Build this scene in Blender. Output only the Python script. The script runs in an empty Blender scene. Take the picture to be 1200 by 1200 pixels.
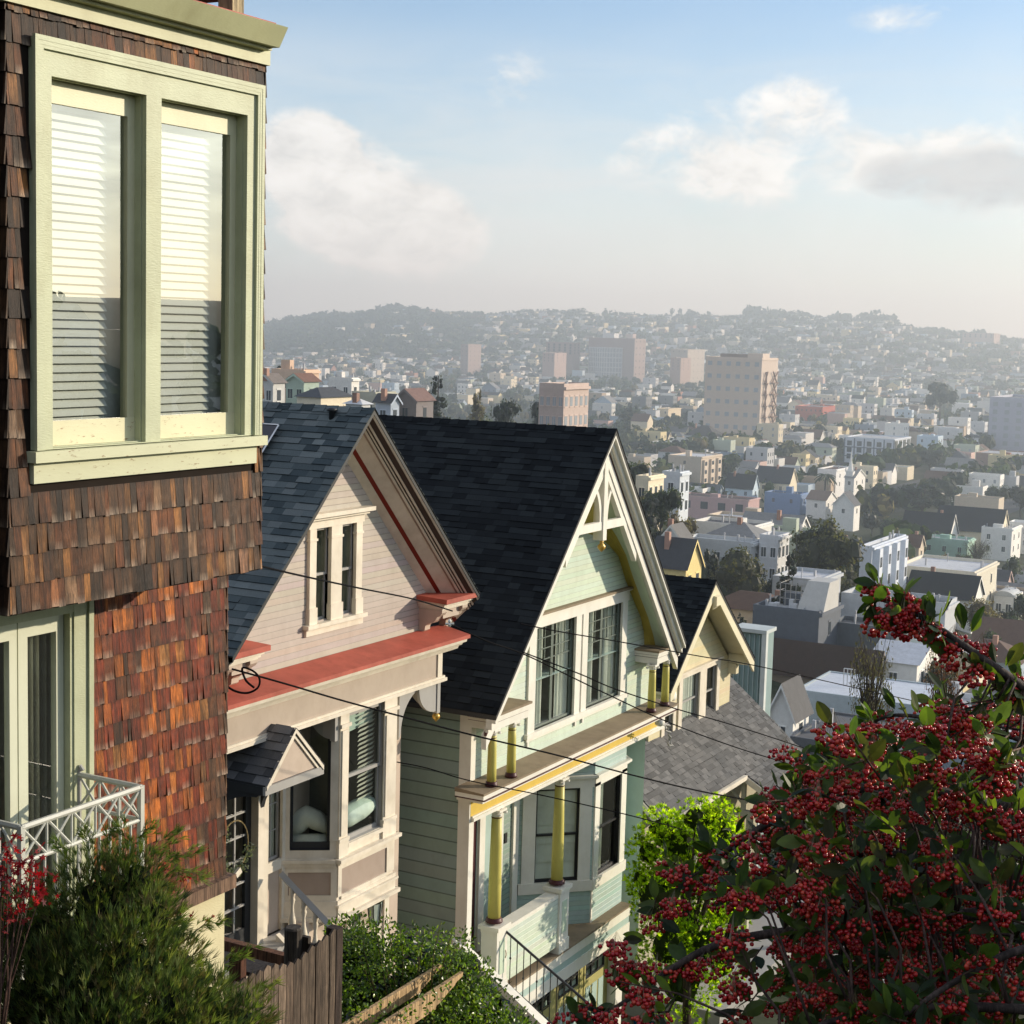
import bpy, math, random
from mathutils import Vector, Matrix, noise as mnoise
rnd = random.Random(7)
C = bpy.context.scene.collection
SC = bpy.context.scene
R = math.radians
# ------------------------------------------------------------------ camera
FOC, PITCH, ROLL, YAW = 1931.52, -0.1121954, 0.0276693, 0.5021691
FW = Vector((-math.sin(YAW)*math.cos(PITCH), math.cos(YAW)*math.cos(PITCH), math.sin(PITCH)))
_r = Vector((math.cos(YAW), math.sin(YAW), 0)); _u = _r.cross(FW)
CR = math.cos(ROLL)*_r + math.sin(ROLL)*_u
CU = -math.sin(ROLL)*_r + math.cos(ROLL)*_u
cam = bpy.data.cameras.new('camera'); co = bpy.data.objects.new('camera', cam); C.objects.link(co)
m3 = Matrix((CR, CU, -FW)).transposed()
co.matrix_world = m3.to_4x4()
cam.sensor_width = 36; cam.lens = 36*FOC/1200; cam.clip_start = .05; cam.clip_end = 20000
SC.camera = co
def ray(px, py): return FW*FOC + CR*(px-600) - CU*(py-600)
def at(px, py, d=None, X=None, Y=None, Z=None):
    """the point of the place seen at photo pixel px,py at view depth d, or on the plane X, Y or Z"""
    v = ray(px, py)
    if d is not None: return v*(d/FOC)
    if X is not None: return v*(X/v.x)
    if Y is not None: return v*(Y/v.y)
    return v*(Z/v.z)
def proj(p):
    w = p.dot(FW)
    return 600+FOC*p.dot(CR)/w, 600-FOC*p.dot(CU)/w, w
# ------------------------------------------------------------------ objects
def settag(o, label=None, cat=None, group=None, kind=None):
    if label: o['label'] = label
    if cat: o['category'] = cat
    if group: o['group'] = group
    if kind: o['kind'] = kind
    return o
def thing(name, label, cat, loc=(0, 0, 0), group=None, rz=0):
    o = bpy.data.objects.new(name, None); C.objects.link(o)
    o.location = loc; o.rotation_euler = (0, 0, rz); o.empty_display_size = .2
    return settag(o, label, cat, group)
def origin(o):
    v = Vector((0, 0, 0))
    while o is not None: v += Vector(o.location); o = o.parent
    return v
BK = 1.0
class MB:
    def __init__(s): s.v = []; s.f = []; s.c = []; s.M = None; s.has = False; s.mi = []; s.m = 0
    def add(s, vs, fs, col=None, smooth=False):
        b = len(s.v)
        if s.M is not None: vs = [s.M @ Vector(p) for p in vs]
        s.v.extend([tuple(p) for p in vs])
        for k, f in enumerate(fs):
            s.f.append([b+i for i in f]); s.mi.append(s.m)
            if col is None: s.c.append(None)
            elif isinstance(col, list): s.c.append([col[i] for i in f]); s.has = True
            else: s.c.append([col]*len(f)); s.has = True
        return s
    def box(s, x0, x1, y0, y1, z0, z1, col=None):
        return s.add([(x0,y0,z0),(x1,y0,z0),(x1,y1,z0),(x0,y1,z0),(x0,y0,z1),(x1,y0,z1),(x1,y1,z1),(x0,y1,z1)],
              [(0,3,2,1),(4,5,6,7),(0,1,5,4),(1,2,6,5),(2,3,7,6),(3,0,4,7)], col)
    def quad(s, a, b, c, d, col=None): return s.add([a,b,c,d], [(0,1,2,3)], col)
    def prism(s, poly, fn, a, b, col=None):
        n = len(poly)
        vs = [fn(p, a) for p in poly]+[fn(p, b) for p in poly]
        fs = [tuple(range(n-1, -1, -1)), tuple(range(n, 2*n))]+[(i, (i+1) % n, n+(i+1) % n, n+i) for i in range(n)]
        return s.add(vs, fs, col)
    def yz(s, poly, xa, xb, col=None): return s.prism(poly, lambda p, x: (x, p[0], p[1]), xa, xb, col)
    def xz(s, poly, ya, yb, col=None): return s.prism(poly, lambda p, y: (p[0], y, p[1]), ya, yb, col)
    def xy(s, poly, za, zb, col=None): return s.prism(poly, lambda p, z: (p[0], p[1], z), za, zb, col)
    def tube(s, pts, r, n=8, col=None, cap=True):
        pts = [Vector(p) for p in pts]; rs = r if isinstance(r, (list, tuple)) else [r]*len(pts)
        vs = []; fs = []; prev = None
        for i, p in enumerate(pts):
            t = (pts[min(i+1, len(pts)-1)]-pts[max(i-1, 0)])
            t = t.normalized() if t.length > 1e-9 else Vector((0,0,1))
            if prev is None:
                a = t.cross(Vector((0,0,1)) if abs(t.z) < .9 else Vector((1,0,0))).normalized()
            else:
                a = prev - t*prev.dot(t); a = a.normalized() if a.length > 1e-6 else t.orthogonal().normalized()
            prev = a; b = t.cross(a)
            for k in range(n):
                an = 2*math.pi*k/n; vs.append(p+(a*math.cos(an)+b*math.sin(an))*rs[i])
        for i in range(len(pts)-1):
            for k in range(n):
                fs.append((i*n+k, i*n+(k+1) % n, (i+1)*n+(k+1) % n, (i+1)*n+k))
        if cap: fs += [tuple(range(n-1, -1, -1)), tuple(range((len(pts)-1)*n, len(pts)*n))]
        return s.add(vs, fs, col)
    def lathe(s, prof, c, n=16, col=None):
        vs = []; fs = []; m = len(prof)
        for r, z in prof:
            for k in range(n):
                a = 2*math.pi*k/n; vs.append((c[0]+r*math.cos(a), c[1]+r*math.sin(a), c[2]+z))
        for i in range(m-1):
            for k in range(n): fs.append((i*n+k, i*n+(k+1) % n, (i+1)*n+(k+1) % n, (i+1)*n+k))
        fs += [tuple(range(n-1, -1, -1)), tuple(range((m-1)*n, m*n))]
        return s.add(vs, fs, col)
    def build(s, name, mat, parent=None, smooth=False, top=None):
        me = bpy.data.meshes.new(name)
        og = origin(parent) if parent is not None else Vector((0,0,0))
        if top is not None: og = Vector(top)
        me.from_pydata([(p[0]*BK-og.x, p[1]*BK-og.y, p[2]*BK-og.z) for p in s.v], [], s.f)
        for m in (mat if isinstance(mat, (list, tuple)) else [mat]): me.materials.append(m)
        if isinstance(mat, (list, tuple)): me.polygons.foreach_set('material_index', s.mi)
        if s.has:
            at_ = me.color_attributes.new('col', 'FLOAT_COLOR', 'CORNER')
            arr = []
            for f, c in zip(s.f, s.c):
                if c is None: c = [(.5,.5,.5)]*len(f)
                for q in c: arr.extend((q[0], q[1], q[2], 1.0))
            at_.data.foreach_set('color', arr)
        if smooth:
            me.polygons.foreach_set('use_smooth', [True]*len(me.polygons))
        me.update()
        o = bpy.data.objects.new(name, me); C.objects.link(o)
        if parent is not None: o.parent = parent
        if top is not None: o.location = top
        return o
def copy_tree(o, parent=None):
    c = o.copy(); C.objects.link(c); c.parent = parent
    for ch in list(o.children): copy_tree(ch, c)
    return c
# ------------------------------------------------------------------ materials
def lin(h):
    if isinstance(h, str):
        h = [int(h[i:i+2], 16)/255 for i in (0, 2, 4)]
        return tuple(c/12.92 if c <= .04045 else ((c+.055)/1.055)**2.4 for c in h)
    return tuple(h)
class NT:
    def __init__(s, name):
        s.m = bpy.data.materials.new(name); s.m.use_nodes = True; s.t = s.m.node_tree; s.t.nodes.clear()
        s.out = s.n('ShaderNodeOutputMaterial')
    def n(s, typ, **kw):
        nd = s.t.nodes.new(typ)
        for k, v in kw.items(): setattr(nd, k, v)
        return nd
    def l(s, a, b): s.t.links.new(a, b)
    def val(s, nd, **kw):
        for k, v in kw.items(): nd.inputs[k.replace('_', ' ')].default_value = v
        return nd
    def coord(s, scale=(1,1,1)):
        g = s.n('ShaderNodeNewGeometry'); mp = s.n('ShaderNodeMapping'); mp.inputs['Scale'].default_value = scale
        s.l(g.outputs['Position'], mp.inputs['Vector']); return mp.outputs[0]
    def noise(s, vec, scale=5, detail=4, rough=.55):
        nd = s.n('ShaderNodeTexNoise'); nd.inputs['Scale'].default_value = scale; nd.inputs['Detail'].default_value = detail
        nd.inputs['Roughness'].default_value = rough; s.l(vec, nd.inputs['Vector']); return nd.outputs['Fac']
    def ramp(s, fac, *stops):
        nd = s.n('ShaderNodeValToRGB'); e = nd.color_ramp.elements
        while len(e) < len(stops): e.new(.5)
        for el, (p, c) in zip(e, stops): el.position = p; el.color = (*c, 1) if len(c) == 3 else c
        s.l(fac, nd.inputs[0]); return nd.outputs[0]
    def mix(s, fac, a, b, mode='MIX'):
        nd = s.n('ShaderNodeMixRGB', blend_type=mode)
        for k, x in ((0, fac), (1, a), (2, b)):
            if isinstance(x, (int, float)): nd.inputs[k].default_value = x
            elif isinstance(x, (tuple, list)): nd.inputs[k].default_value = (*x[:3], 1)
            else: s.l(x, nd.inputs[k])
        return nd.outputs[0]
    def attr(s): nd = s.n('ShaderNodeAttribute'); nd.attribute_name = 'col'; return nd.outputs['Color']
    def bump(s, h, strength=.3, dist=.01):
        nd = s.n('ShaderNodeBump'); nd.inputs['Strength'].default_value = strength; nd.inputs['Distance'].default_value = dist
        s.l(h, nd.inputs['Height']); return nd.outputs[0]
    def bsdf(s, col, rough=.5, spec=.35, normal=None, metal=0):
        b = s.n('ShaderNodeBsdfPrincipled'); b.inputs['Roughness'].default_value = rough
        b.inputs['Specular IOR Level'].default_value = spec; b.inputs['Metallic'].default_value = metal
        if isinstance(col, (tuple, list)): b.inputs['Base Color'].default_value = (*col[:3], 1)
        else: s.l(col, b.inputs['Base Color'])
        if normal is not None: s.l(normal, b.inputs['Normal'])
        return b
    def done(s, b): s.l(b if not hasattr(b, 'outputs') else b.outputs[0], s.out.inputs[0]); return s.m
def paint(name, col, rough=.5, dirt=.16, bump=.25, use_col=False):
    t = NT(name); col = lin(col)
    base = t.attr() if use_col else col
    n1 = t.noise(t.coord((1,1,1)), 1.3, 5, .6); n2 = t.noise(t.coord((2.6,2.6,1.5)), 1.6, 6, .65)
    k = t.mix(1, t.ramp(n1, (.3, (1-dirt,)*3), (.7, (1,)*3)), t.ramp(n2, (.28, (1-dirt*.7, 1-dirt*.8, 1-dirt*.95)), (.55, (1,)*3)), 'MULTIPLY')
    c = t.mix(1, base, k, 'MULTIPLY')
    n3 = t.noise(t.coord((14,14,60)), 3, 3)
    return t.done(t.bsdf(c, rough, .3, t.bump(n3, bump, .004)))
def peeling(name, col, under):
    t = NT(name); n = t.noise(t.coord((6,6,22)), 2.2, 7, .72); n1 = t.noise(t.coord(), 2, 4)
    c = t.mix(t.ramp(n, (.60, (0,0,0)), (.67, (1,1,1))), t.mix(t.ramp(n1, (.3, (0,)*3), (.7, (1,)*3)), tuple(x*.86 for x in lin(col)), lin(col)), lin(under))
    return t.done(t.bsdf(c, .55, .3, t.bump(n, .35, .004)))
def woodcol(name, grain=1.0, rough=.75):
    """weathered wood, tinted by the colour given to each board"""
    t = NT(name); g = t.noise(t.coord((95,95,3.0)), 1.6, 6, .75); g2 = t.noise(t.coord((26,26,2.0)), 1.2, 4, .6); bl = t.noise(t.coord((7,7,5)), 1.5, 3)
    c = t.mix(1, t.attr(), t.ramp(g, (.28, (.22,.2,.2)), (.5, (.85,.85,.85)), (.72, (1.9,1.85,1.8))), 'MULTIPLY')
    c = t.mix(1, c, t.ramp(g2, (.34, (.35,.33,.32)), (.6, (1.15,1.1,1.05))), 'MULTIPLY')
    c = t.mix(t.ramp(bl, (.5, (0,)*3), (.75, (.5,)*3)), c, t.mix(1, c, (.45,.42,.42), 'MULTIPLY'))
    return t.done(t.bsdf(c, rough, .25, t.bump(g, .7*grain, .006)))
def asphalt_shingle(name, speck=.35, rough=.9):
    t = NT(name); n = t.noise(t.coord(), 140, 3, .7); n2 = t.noise(t.coord(), .7, 4)
    c = t.mix(1, t.attr(), t.ramp(n, (.3, (1-speck,)*3), (.7, (1+speck,)*3)), 'MULTIPLY')
    c = t.mix(1, c, t.ramp(n2, (.3, (.78,.8,.82)), (.7, (1.12,1.1,1.08))), 'MULTIPLY')
    return t.done(t.bsdf(c, rough, .2, t.bump(n, .5, .004)))
def leafmat(name, trans=.45, rough=.45, spec=.4, tint=(1.25,1.35,.5)):
    t = NT(name); a = t.attr(); n = t.noise(t.coord(), 40, 2)
    c = t.mix(1, a, t.ramp(n, (.3, (.75,)*3), (.7, (1.2,)*3)), 'MULTIPLY')
    b = t.bsdf(c, rough, spec); tr = t.n('ShaderNodeBsdfTranslucent'); t.l(t.mix(1, c, tint, 'MULTIPLY'), tr.inputs[0])
    mx = t.n('ShaderNodeMixShader'); mx.inputs[0].default_value = trans; t.l(b.outputs[0], mx.inputs[1]); t.l(tr.outputs[0], mx.inputs[2])
    return t.done(mx)
def glassmat(name, refl=1.0, tint=(.93,.97,.95), wob=.0, rough=0.0):
    """thin window glass: clear, with the mirror reflection of a double surface"""
    t = NT(name); g = t.n('ShaderNodeNewGeometry'); dt = t.n('ShaderNodeVectorMath', operation='DOT_PRODUCT'); t.l(g.outputs['Normal'], dt.inputs[0]); t.l(g.outputs['Incoming'], dt.inputs[1])
    def mt(op, a, b=None, c=None):
        n = t.n('ShaderNodeMath', operation=op); n.use_clamp = op == 'MULTIPLY_ADD'
        for i, x in enumerate((a, b, c)):
            if isinstance(x, (int, float)): n.inputs[i].default_value = x
            elif x is not None: t.l(x, n.inputs[i])
        return n
    q = mt('POWER', mt('SUBTRACT', 1, mt('ABSOLUTE', dt.outputs['Value']).outputs[0]).outputs[0], 5); f = mt('MULTIPLY_ADD', q.outputs[0], .957, .043)
    mu = mt('MULTIPLY_ADD', f.outputs[0], 1.75*refl, .01*refl)
    tr = t.n('ShaderNodeBsdfTransparent'); tr.inputs[0].default_value = (*tint, 1)
    gl = t.n('ShaderNodeBsdfGlossy'); gl.inputs['Roughness'].default_value = rough
    if wob:
        nrm = t.bump(t.noise(t.coord(), .9, 2), wob, .02); t.l(nrm, gl.inputs['Normal'])
    mx = t.n('ShaderNodeMixShader'); t.l(mu.outputs[0], mx.inputs[0]); t.l(tr.outputs[0], mx.inputs[1]); t.l(gl.outputs[0], mx.inputs[2])
    return t.done(mx)
def flat(name, col, rough=.6, spec=.3, metal=0, var=.12):
    t = NT(name); n = t.noise(t.coord(), 6, 4); c = t.mix(1, lin(col), t.ramp(n, (.3, (1-var,)*3), (.7, (1+var,)*3)), 'MULTIPLY')
    return t.done(t.bsdf(c, rough, spec, None, metal))
M = {}
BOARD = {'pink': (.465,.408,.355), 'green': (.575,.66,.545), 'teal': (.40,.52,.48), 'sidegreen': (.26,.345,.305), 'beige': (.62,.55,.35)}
for k_, c_ in BOARD.items(): M[k_+'_board'] = paint(k_+'_boards', c_, .52, .12, .25, True)
M['olive'] = paint('olive_green_paint', (.50,.53,.355), .5, .22, .5)
M['sill'] = peeling('weathered_olive_sill', (.56,.57,.385), (.24,.17,.09))
M['olive_peel'] = peeling('chipped_pale_paint', (.72,.70,.52), (.22,.13,.07))
M['shingle'] = woodcol('weathered_cedar_shingle', 1.0, .58)
M['stucco'] = paint('cream_stucco', (.66,.60,.38), .85, .12, .8)
M['pink'] = paint('tan_pink_paint', (.52,.425,.345), .55, .14, .3)
for k_ in ('pink', 'green', 'teal', 'sidegreen', 'beige'): pass
M['mauve'] = paint('taupe_panel_paint', (.36,.285,.235), .5, .1, .3)
M['cream'] = paint('cream_trim_paint', (.76,.69,.57), .45, .2, .3)
M['greytrim'] = paint('grey_trim_paint', (.36,.35,.33), .45, .1)
M['charcoal'] = paint('charcoal_paint', (.035,.037,.04), .45, .1)
M['red'] = paint('red_ledge_paint', (.46,.105,.07), .6, .34, .5)
M['maroon'] = paint('maroon_paint', (.13,.012,.010), .5, .1)
M['brown'] = paint('brown_paint', (.075,.05,.042), .5, .1)
M['green'] = paint('sage_green_paint', (.55,.655,.515), .5, .1, .2)
M['teal'] = paint('grey_teal_paint', (.40,.52,.48), .5, .1, .2)
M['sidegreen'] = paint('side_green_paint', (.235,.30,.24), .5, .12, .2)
M['white'] = paint('white_trim_paint', (.78,.76,.68), .45, .12, .2)
M['yellow'] = paint('mustard_paint', (.66,.47,.09), .5, .1)
M['colyellow'] = paint('column_yellow_paint', (.56,.50,.13), .45, .08, .1)
M['plum'] = paint('plum_paint', (.07,.018,.022), .45, .1)
M['ledge'] = paint('weathered_brown_ledge', (.27,.21,.14), .75, .25, .5)
M['beige'] = paint('beige_paint', (.62,.55,.35), .55, .12)
M['roof'] = asphalt_shingle('asphalt_shingles')
M['glass'] = glassmat('window_glass', 1.0, wob=.02)
M['glass_bright'] = glassmat('old_window_glass', 3.5, wob=.012)
M['dark'] = flat('dark_room', (.012,.012,.012), .9, .1)
M['room'] = flat('dim_room', (.13,.13,.115), .9, .1)
M['paleroom'] = flat('pale_room', (.26,.29,.25), .9, .1)
M['curtain'] = paint('white_curtain', (.74,.76,.66), .8, .2, .6)
M['cushion'] = paint('pale_green_cushion', (.45,.56,.48), .9, .2, .8)
M['blind'] = paint('white_blind', (.84,.84,.78), .5, .05)
M['iron_white'] = paint('white_painted_iron', (.55,.56,.50), .45, .2)
M['black'] = flat('black_metal', (.02,.02,.022), .4, .5)
M['cable'] = flat('cable', (.008,.008,.009), .9, .05)
M['gold'] = flat('gold_paint', (.5,.30,.05), .35, .6, .3)
M['fence'] = woodcol('weathered_fence_wood', .8)
M['rawwood'] = woodcol('raw_pine', .4)
M['solar'] = flat('solar_cell', (.008,.01,.022), .12, .6)
M['alu'] = flat('aluminium', (.6,.6,.6), .35, .5, .8)
M['leaf'] = leafmat('leaf')
M['leafgloss'] = leafmat('glossy_leaf', .38, .32, .5, (1.5,1.7,.35))
M['leafmatte'] = leafmat('soft_leaf', .3, .7, .15)
M['redleaf'] = leafmat('red_leaf', .5, .5, .3, (1.6,.5,.5))
M['bark'] = woodcol('bark', 1.0)
M['house'] = paint('painted_house_wall', (.5,.5,.5), .7, .12, .2, True)
M['cityroof'] = paint('city_roof', (.3,.3,.3), .8, .2, .2, True)
M['citywin'] = flat('city_window', (.05,.06,.07), .15, .5)
M['citywin_pale'] = flat('city_window_pale', (.30,.33,.36), .2, .5)
M['metalroof'] = paint('white_coated_roof', (.62,.64,.68), .38, .16, .2)
# ------------------------------------------------------------------ building helpers
def TF(o, n):
    n = Vector((n[0], n[1], 0)).normalized(); u = Vector((-n.y, n.x, 0)); m = Matrix.Identity(4)
    for i in range(3): m[i][0] = u[i]; m[i][1] = n[i]; m[i][2] = (0,0,1)[i]; m[i][3] = o[i]
    return m
def FX(X): return TF((X, 0, 0), (1, 0))
def cuts(a, b, holes, i, j, step=None):
    s = {a, b}
    for h in holes:
        for q in (h[i], h[j]):
            if a < q < b: s.add(q)
    if step:
        k = a
        while k < b: s.add(round(k, 5)); k += step
    return sorted(s)
def wallquads(mb, u0, u1, v0, v1, holes=(), n=0, col=None):
    U = cuts(u0, u1, holes, 0, 1); V = cuts(v0, v1, holes, 2, 3)
    for a, b in zip(U, U[1:]):
        for c, d in zip(V, V[1:]):
            um, vm = (a+b)/2, (c+d)/2
            if any(h[0] < um < h[1] and h[2] < vm < h[3] for h in holes): continue
            mb.quad((a,n,c), (b,n,c), (b,n,d), (a,n,d), col)
def siding(mb, rng, v0, v1, exp=.13, t=.014, holes=(), kind='green', cove=.13):
    """lap boards with a coved joint, its lap shadow painted as a darker strip; rng(v) gives the left and right limits at height v"""
    base = BOARD[kind]; r0 = random.Random(int(v0*100)); k = 0; v = v0
    while v < v1-.005:
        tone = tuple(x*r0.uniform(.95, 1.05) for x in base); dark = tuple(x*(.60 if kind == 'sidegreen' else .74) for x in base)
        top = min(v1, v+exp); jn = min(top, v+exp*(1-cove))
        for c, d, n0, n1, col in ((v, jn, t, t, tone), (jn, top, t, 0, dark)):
            if d-c < .001: continue
            vm = (c+d)/2
            for c2, d2 in zip(cuts(c, d, holes, 2, 3), cuts(c, d, holes, 2, 3)[1:]):
                vm = (c2+d2)/2; am, bm = rng(vm)
                if bm-am < .01: continue
                spans = [(am, bm)]
                for h in holes:
                    if h[2] < vm < h[3]:
                        ns = []
                        for x, y in spans:
                            if h[1] <= x or h[0] >= y: ns.append((x, y)); continue
                            if h[0] > x: ns.append((x, h[0]))
                            if h[1] < y: ns.append((h[1], y))
                        spans = ns
                (a0, b0), (a1, b1) = rng(c2), rng(d2); f = lambda z: n0+(n1-n0)*(z-c)/(d-c)
                for x, y in spans:
                    xl0, xl1 = (a0, a1) if x == am else (x, x); xr0, xr1 = (b0, b1) if y == bm else (y, y)
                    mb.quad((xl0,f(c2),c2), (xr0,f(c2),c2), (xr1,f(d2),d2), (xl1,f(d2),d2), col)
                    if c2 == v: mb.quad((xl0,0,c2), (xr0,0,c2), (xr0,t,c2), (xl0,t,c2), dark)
        v += exp
def lerp(a, b, t): return tuple(x+(y-x)*t for x, y in zip(a, b))
def mul(c, k): return tuple(x*k for x in c)
def roof_tabs(mb, P0, U, V, LU, LV, exp, wid, th, cols, clip=None, rng=rnd):
    """shingle courses on a slope: P0 eave corner, U along the eave, V up the slope"""
    P0, U, V = Vector(P0), Vector(U).normalized(), Vector(V).normalized(); N = U.cross(V)
    if N.z < 0: N = -N
    nr = int(math.ceil(LV/exp))
    for r in range(nr):
        b0 = r*exp; b1 = min(LV, b0+exp*1.02); u = -rng.random()*wid
        while u < LU:
            w = wid*rng.uniform(.55, 1.35); a0, a1 = max(0, u), min(LU, u+w); u += w
            if a1-a0 < .01: continue
            if clip:
                q = clip(b0); a0, a1 = max(a0, q[0]), min(a1, q[1])
                if a1-a0 < .01: continue
            h = th*(1.9 if rng.random() < .45 else .8); c = mul(cols[rng.randrange(len(cols))], rng.uniform(.82, 1.18))
            q = [P0+U*a0+V*b0+N*h, P0+U*a1+V*b0+N*h, P0+U*a1+V*b1+N*.002, P0+U*a0+V*b1+N*.002]
            dk = mul(c, .45)
            mb.add(q, [(0,1,2,3)], c)
            mb.add([P0+U*a0+V*b0, P0+U*a1+V*b0, q[1], q[0]], [(0,1,2,3)], dk)
            mb.add([P0+U*a0+V*b0, q[0], q[3]], [(0,1,2)], dk); mb.add([P0+U*a1+V*b0, q[1], q[2]], [(0,1,2)], dk)
SH = {'or': (.42,.125,.020), 'am': (.30,.13,.034), 'rd': (.17,.030,.010), 'br': (.075,.038,.018), 'dk': (.022,.013,.009), 'gr': (.17,.125,.09), 'lg': (.40,.33,.26), 'rb': (.13,.045,.016)}
def cedar(mb, u0, u1, v0, v1, exp=.155, weights=None, holes=(), rng=rnd):
    """split cedar shingles, each with its own colour and weathered foot"""
    row = 0; v = v0
    while v < v1-.02:
        u = u0-rng.random()*.06
        while u < u1:
            w = rng.choice([rng.uniform(.03, .06), rng.uniform(.05, .10)]); a0, a1 = max(u0, u+.0012), min(u1, u+w-.0012); u += w
            if a1-a0 < .012: continue
            top = min(v1, v+exp+.012); bot = v+rng.uniform(-.007, .004)
            um = (a0+a1)/2; vm = (bot+top)/2; skip = False
            for h in holes:
                if h[0]-.01 < um < h[1]+.01 and h[2] < vm < h[3]: skip = True
            if skip: continue
            W = weights((um-u0)/(u1-u0), (vm-v0)/(v1-v0)) if callable(weights) else weights
            pt = mnoise.noise(Vector((um*1.7+v0*3, vm*2.2, v0*7)))+.6*mnoise.noise(Vector((um*5, vm*6, 3)))
            t_ = max(0, min(.999, .46+.44*pt+rng.gauss(0, .20)))
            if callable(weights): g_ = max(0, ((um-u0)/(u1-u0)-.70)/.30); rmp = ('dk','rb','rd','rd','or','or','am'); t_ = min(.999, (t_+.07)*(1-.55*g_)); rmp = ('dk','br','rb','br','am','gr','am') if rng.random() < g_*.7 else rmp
            else: rmp = weights
            i_ = t_*(len(rmp)-1); c = lerp(SH[rmp[int(i_)]], SH[rmp[int(i_)+1]], i_-int(i_)); c = mul(c, rng.uniform(.78, 1.2))
            foot = lerp(c, SH['lg'] if rng.random() < .42 else SH['dk'], rng.uniform(.15, .65)); head = lerp(c, SH['dk'], rng.uniform(.3, .8))
            n0 = rng.uniform(.013, .020); tl = rng.uniform(-.004, .004)
            m1 = bot+(top-bot)*.3; m2 = bot+(top-bot)*.72
            P = lambda a, vv, f, e=0: (a, .002+(n0-.002)*(1-f)+e, vv)
            vs = [P(a0,bot,0,tl), P(a1,bot,0,-tl), P(a0,m1,.3,tl*.7), P(a1,m1,.3,-tl*.7), P(a0,m2,.72), P(a1,m2,.72), P(a0,top,1), P(a1,top,1),
                  (a0,-.002,bot), (a1,-.002,bot), (a0,-.002,top), (a1,-.002,top)]
            dk = mul(c, .4)
            mb.add(vs, [(0,1,3,2), (2,3,5,4), (4,5,7,6), (8,9,1,0), (8,0,2,4,6,10), (1,9,11,7,5,3)], [foot, foot, c, c, c, c, head, head, dk, dk, dk, dk])
        v += exp; row += 1
def frame_mb(u0, u1, v0, v1, wl, wr, wt, wb, n0, n1):
    mb = MB()
    mb.box(u0, u0+wl, n0, n1, v0, v1); mb.box(u1-wr, u1, n0, n1, v0, v1)
    mb.box(u0+wl, u1-wr, n0, n1, v1-wt, v1); mb.box(u0+wl, u1-wr, n0, n1, v0, v0+wb)
    return mb
def fbuild(mb, T, name, mat, parent, smooth=False):
    mb.M = None; mb.v = [tuple(T @ Vector(p)) for p in mb.v]
    return mb.build(name, mat, parent, smooth)
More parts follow.
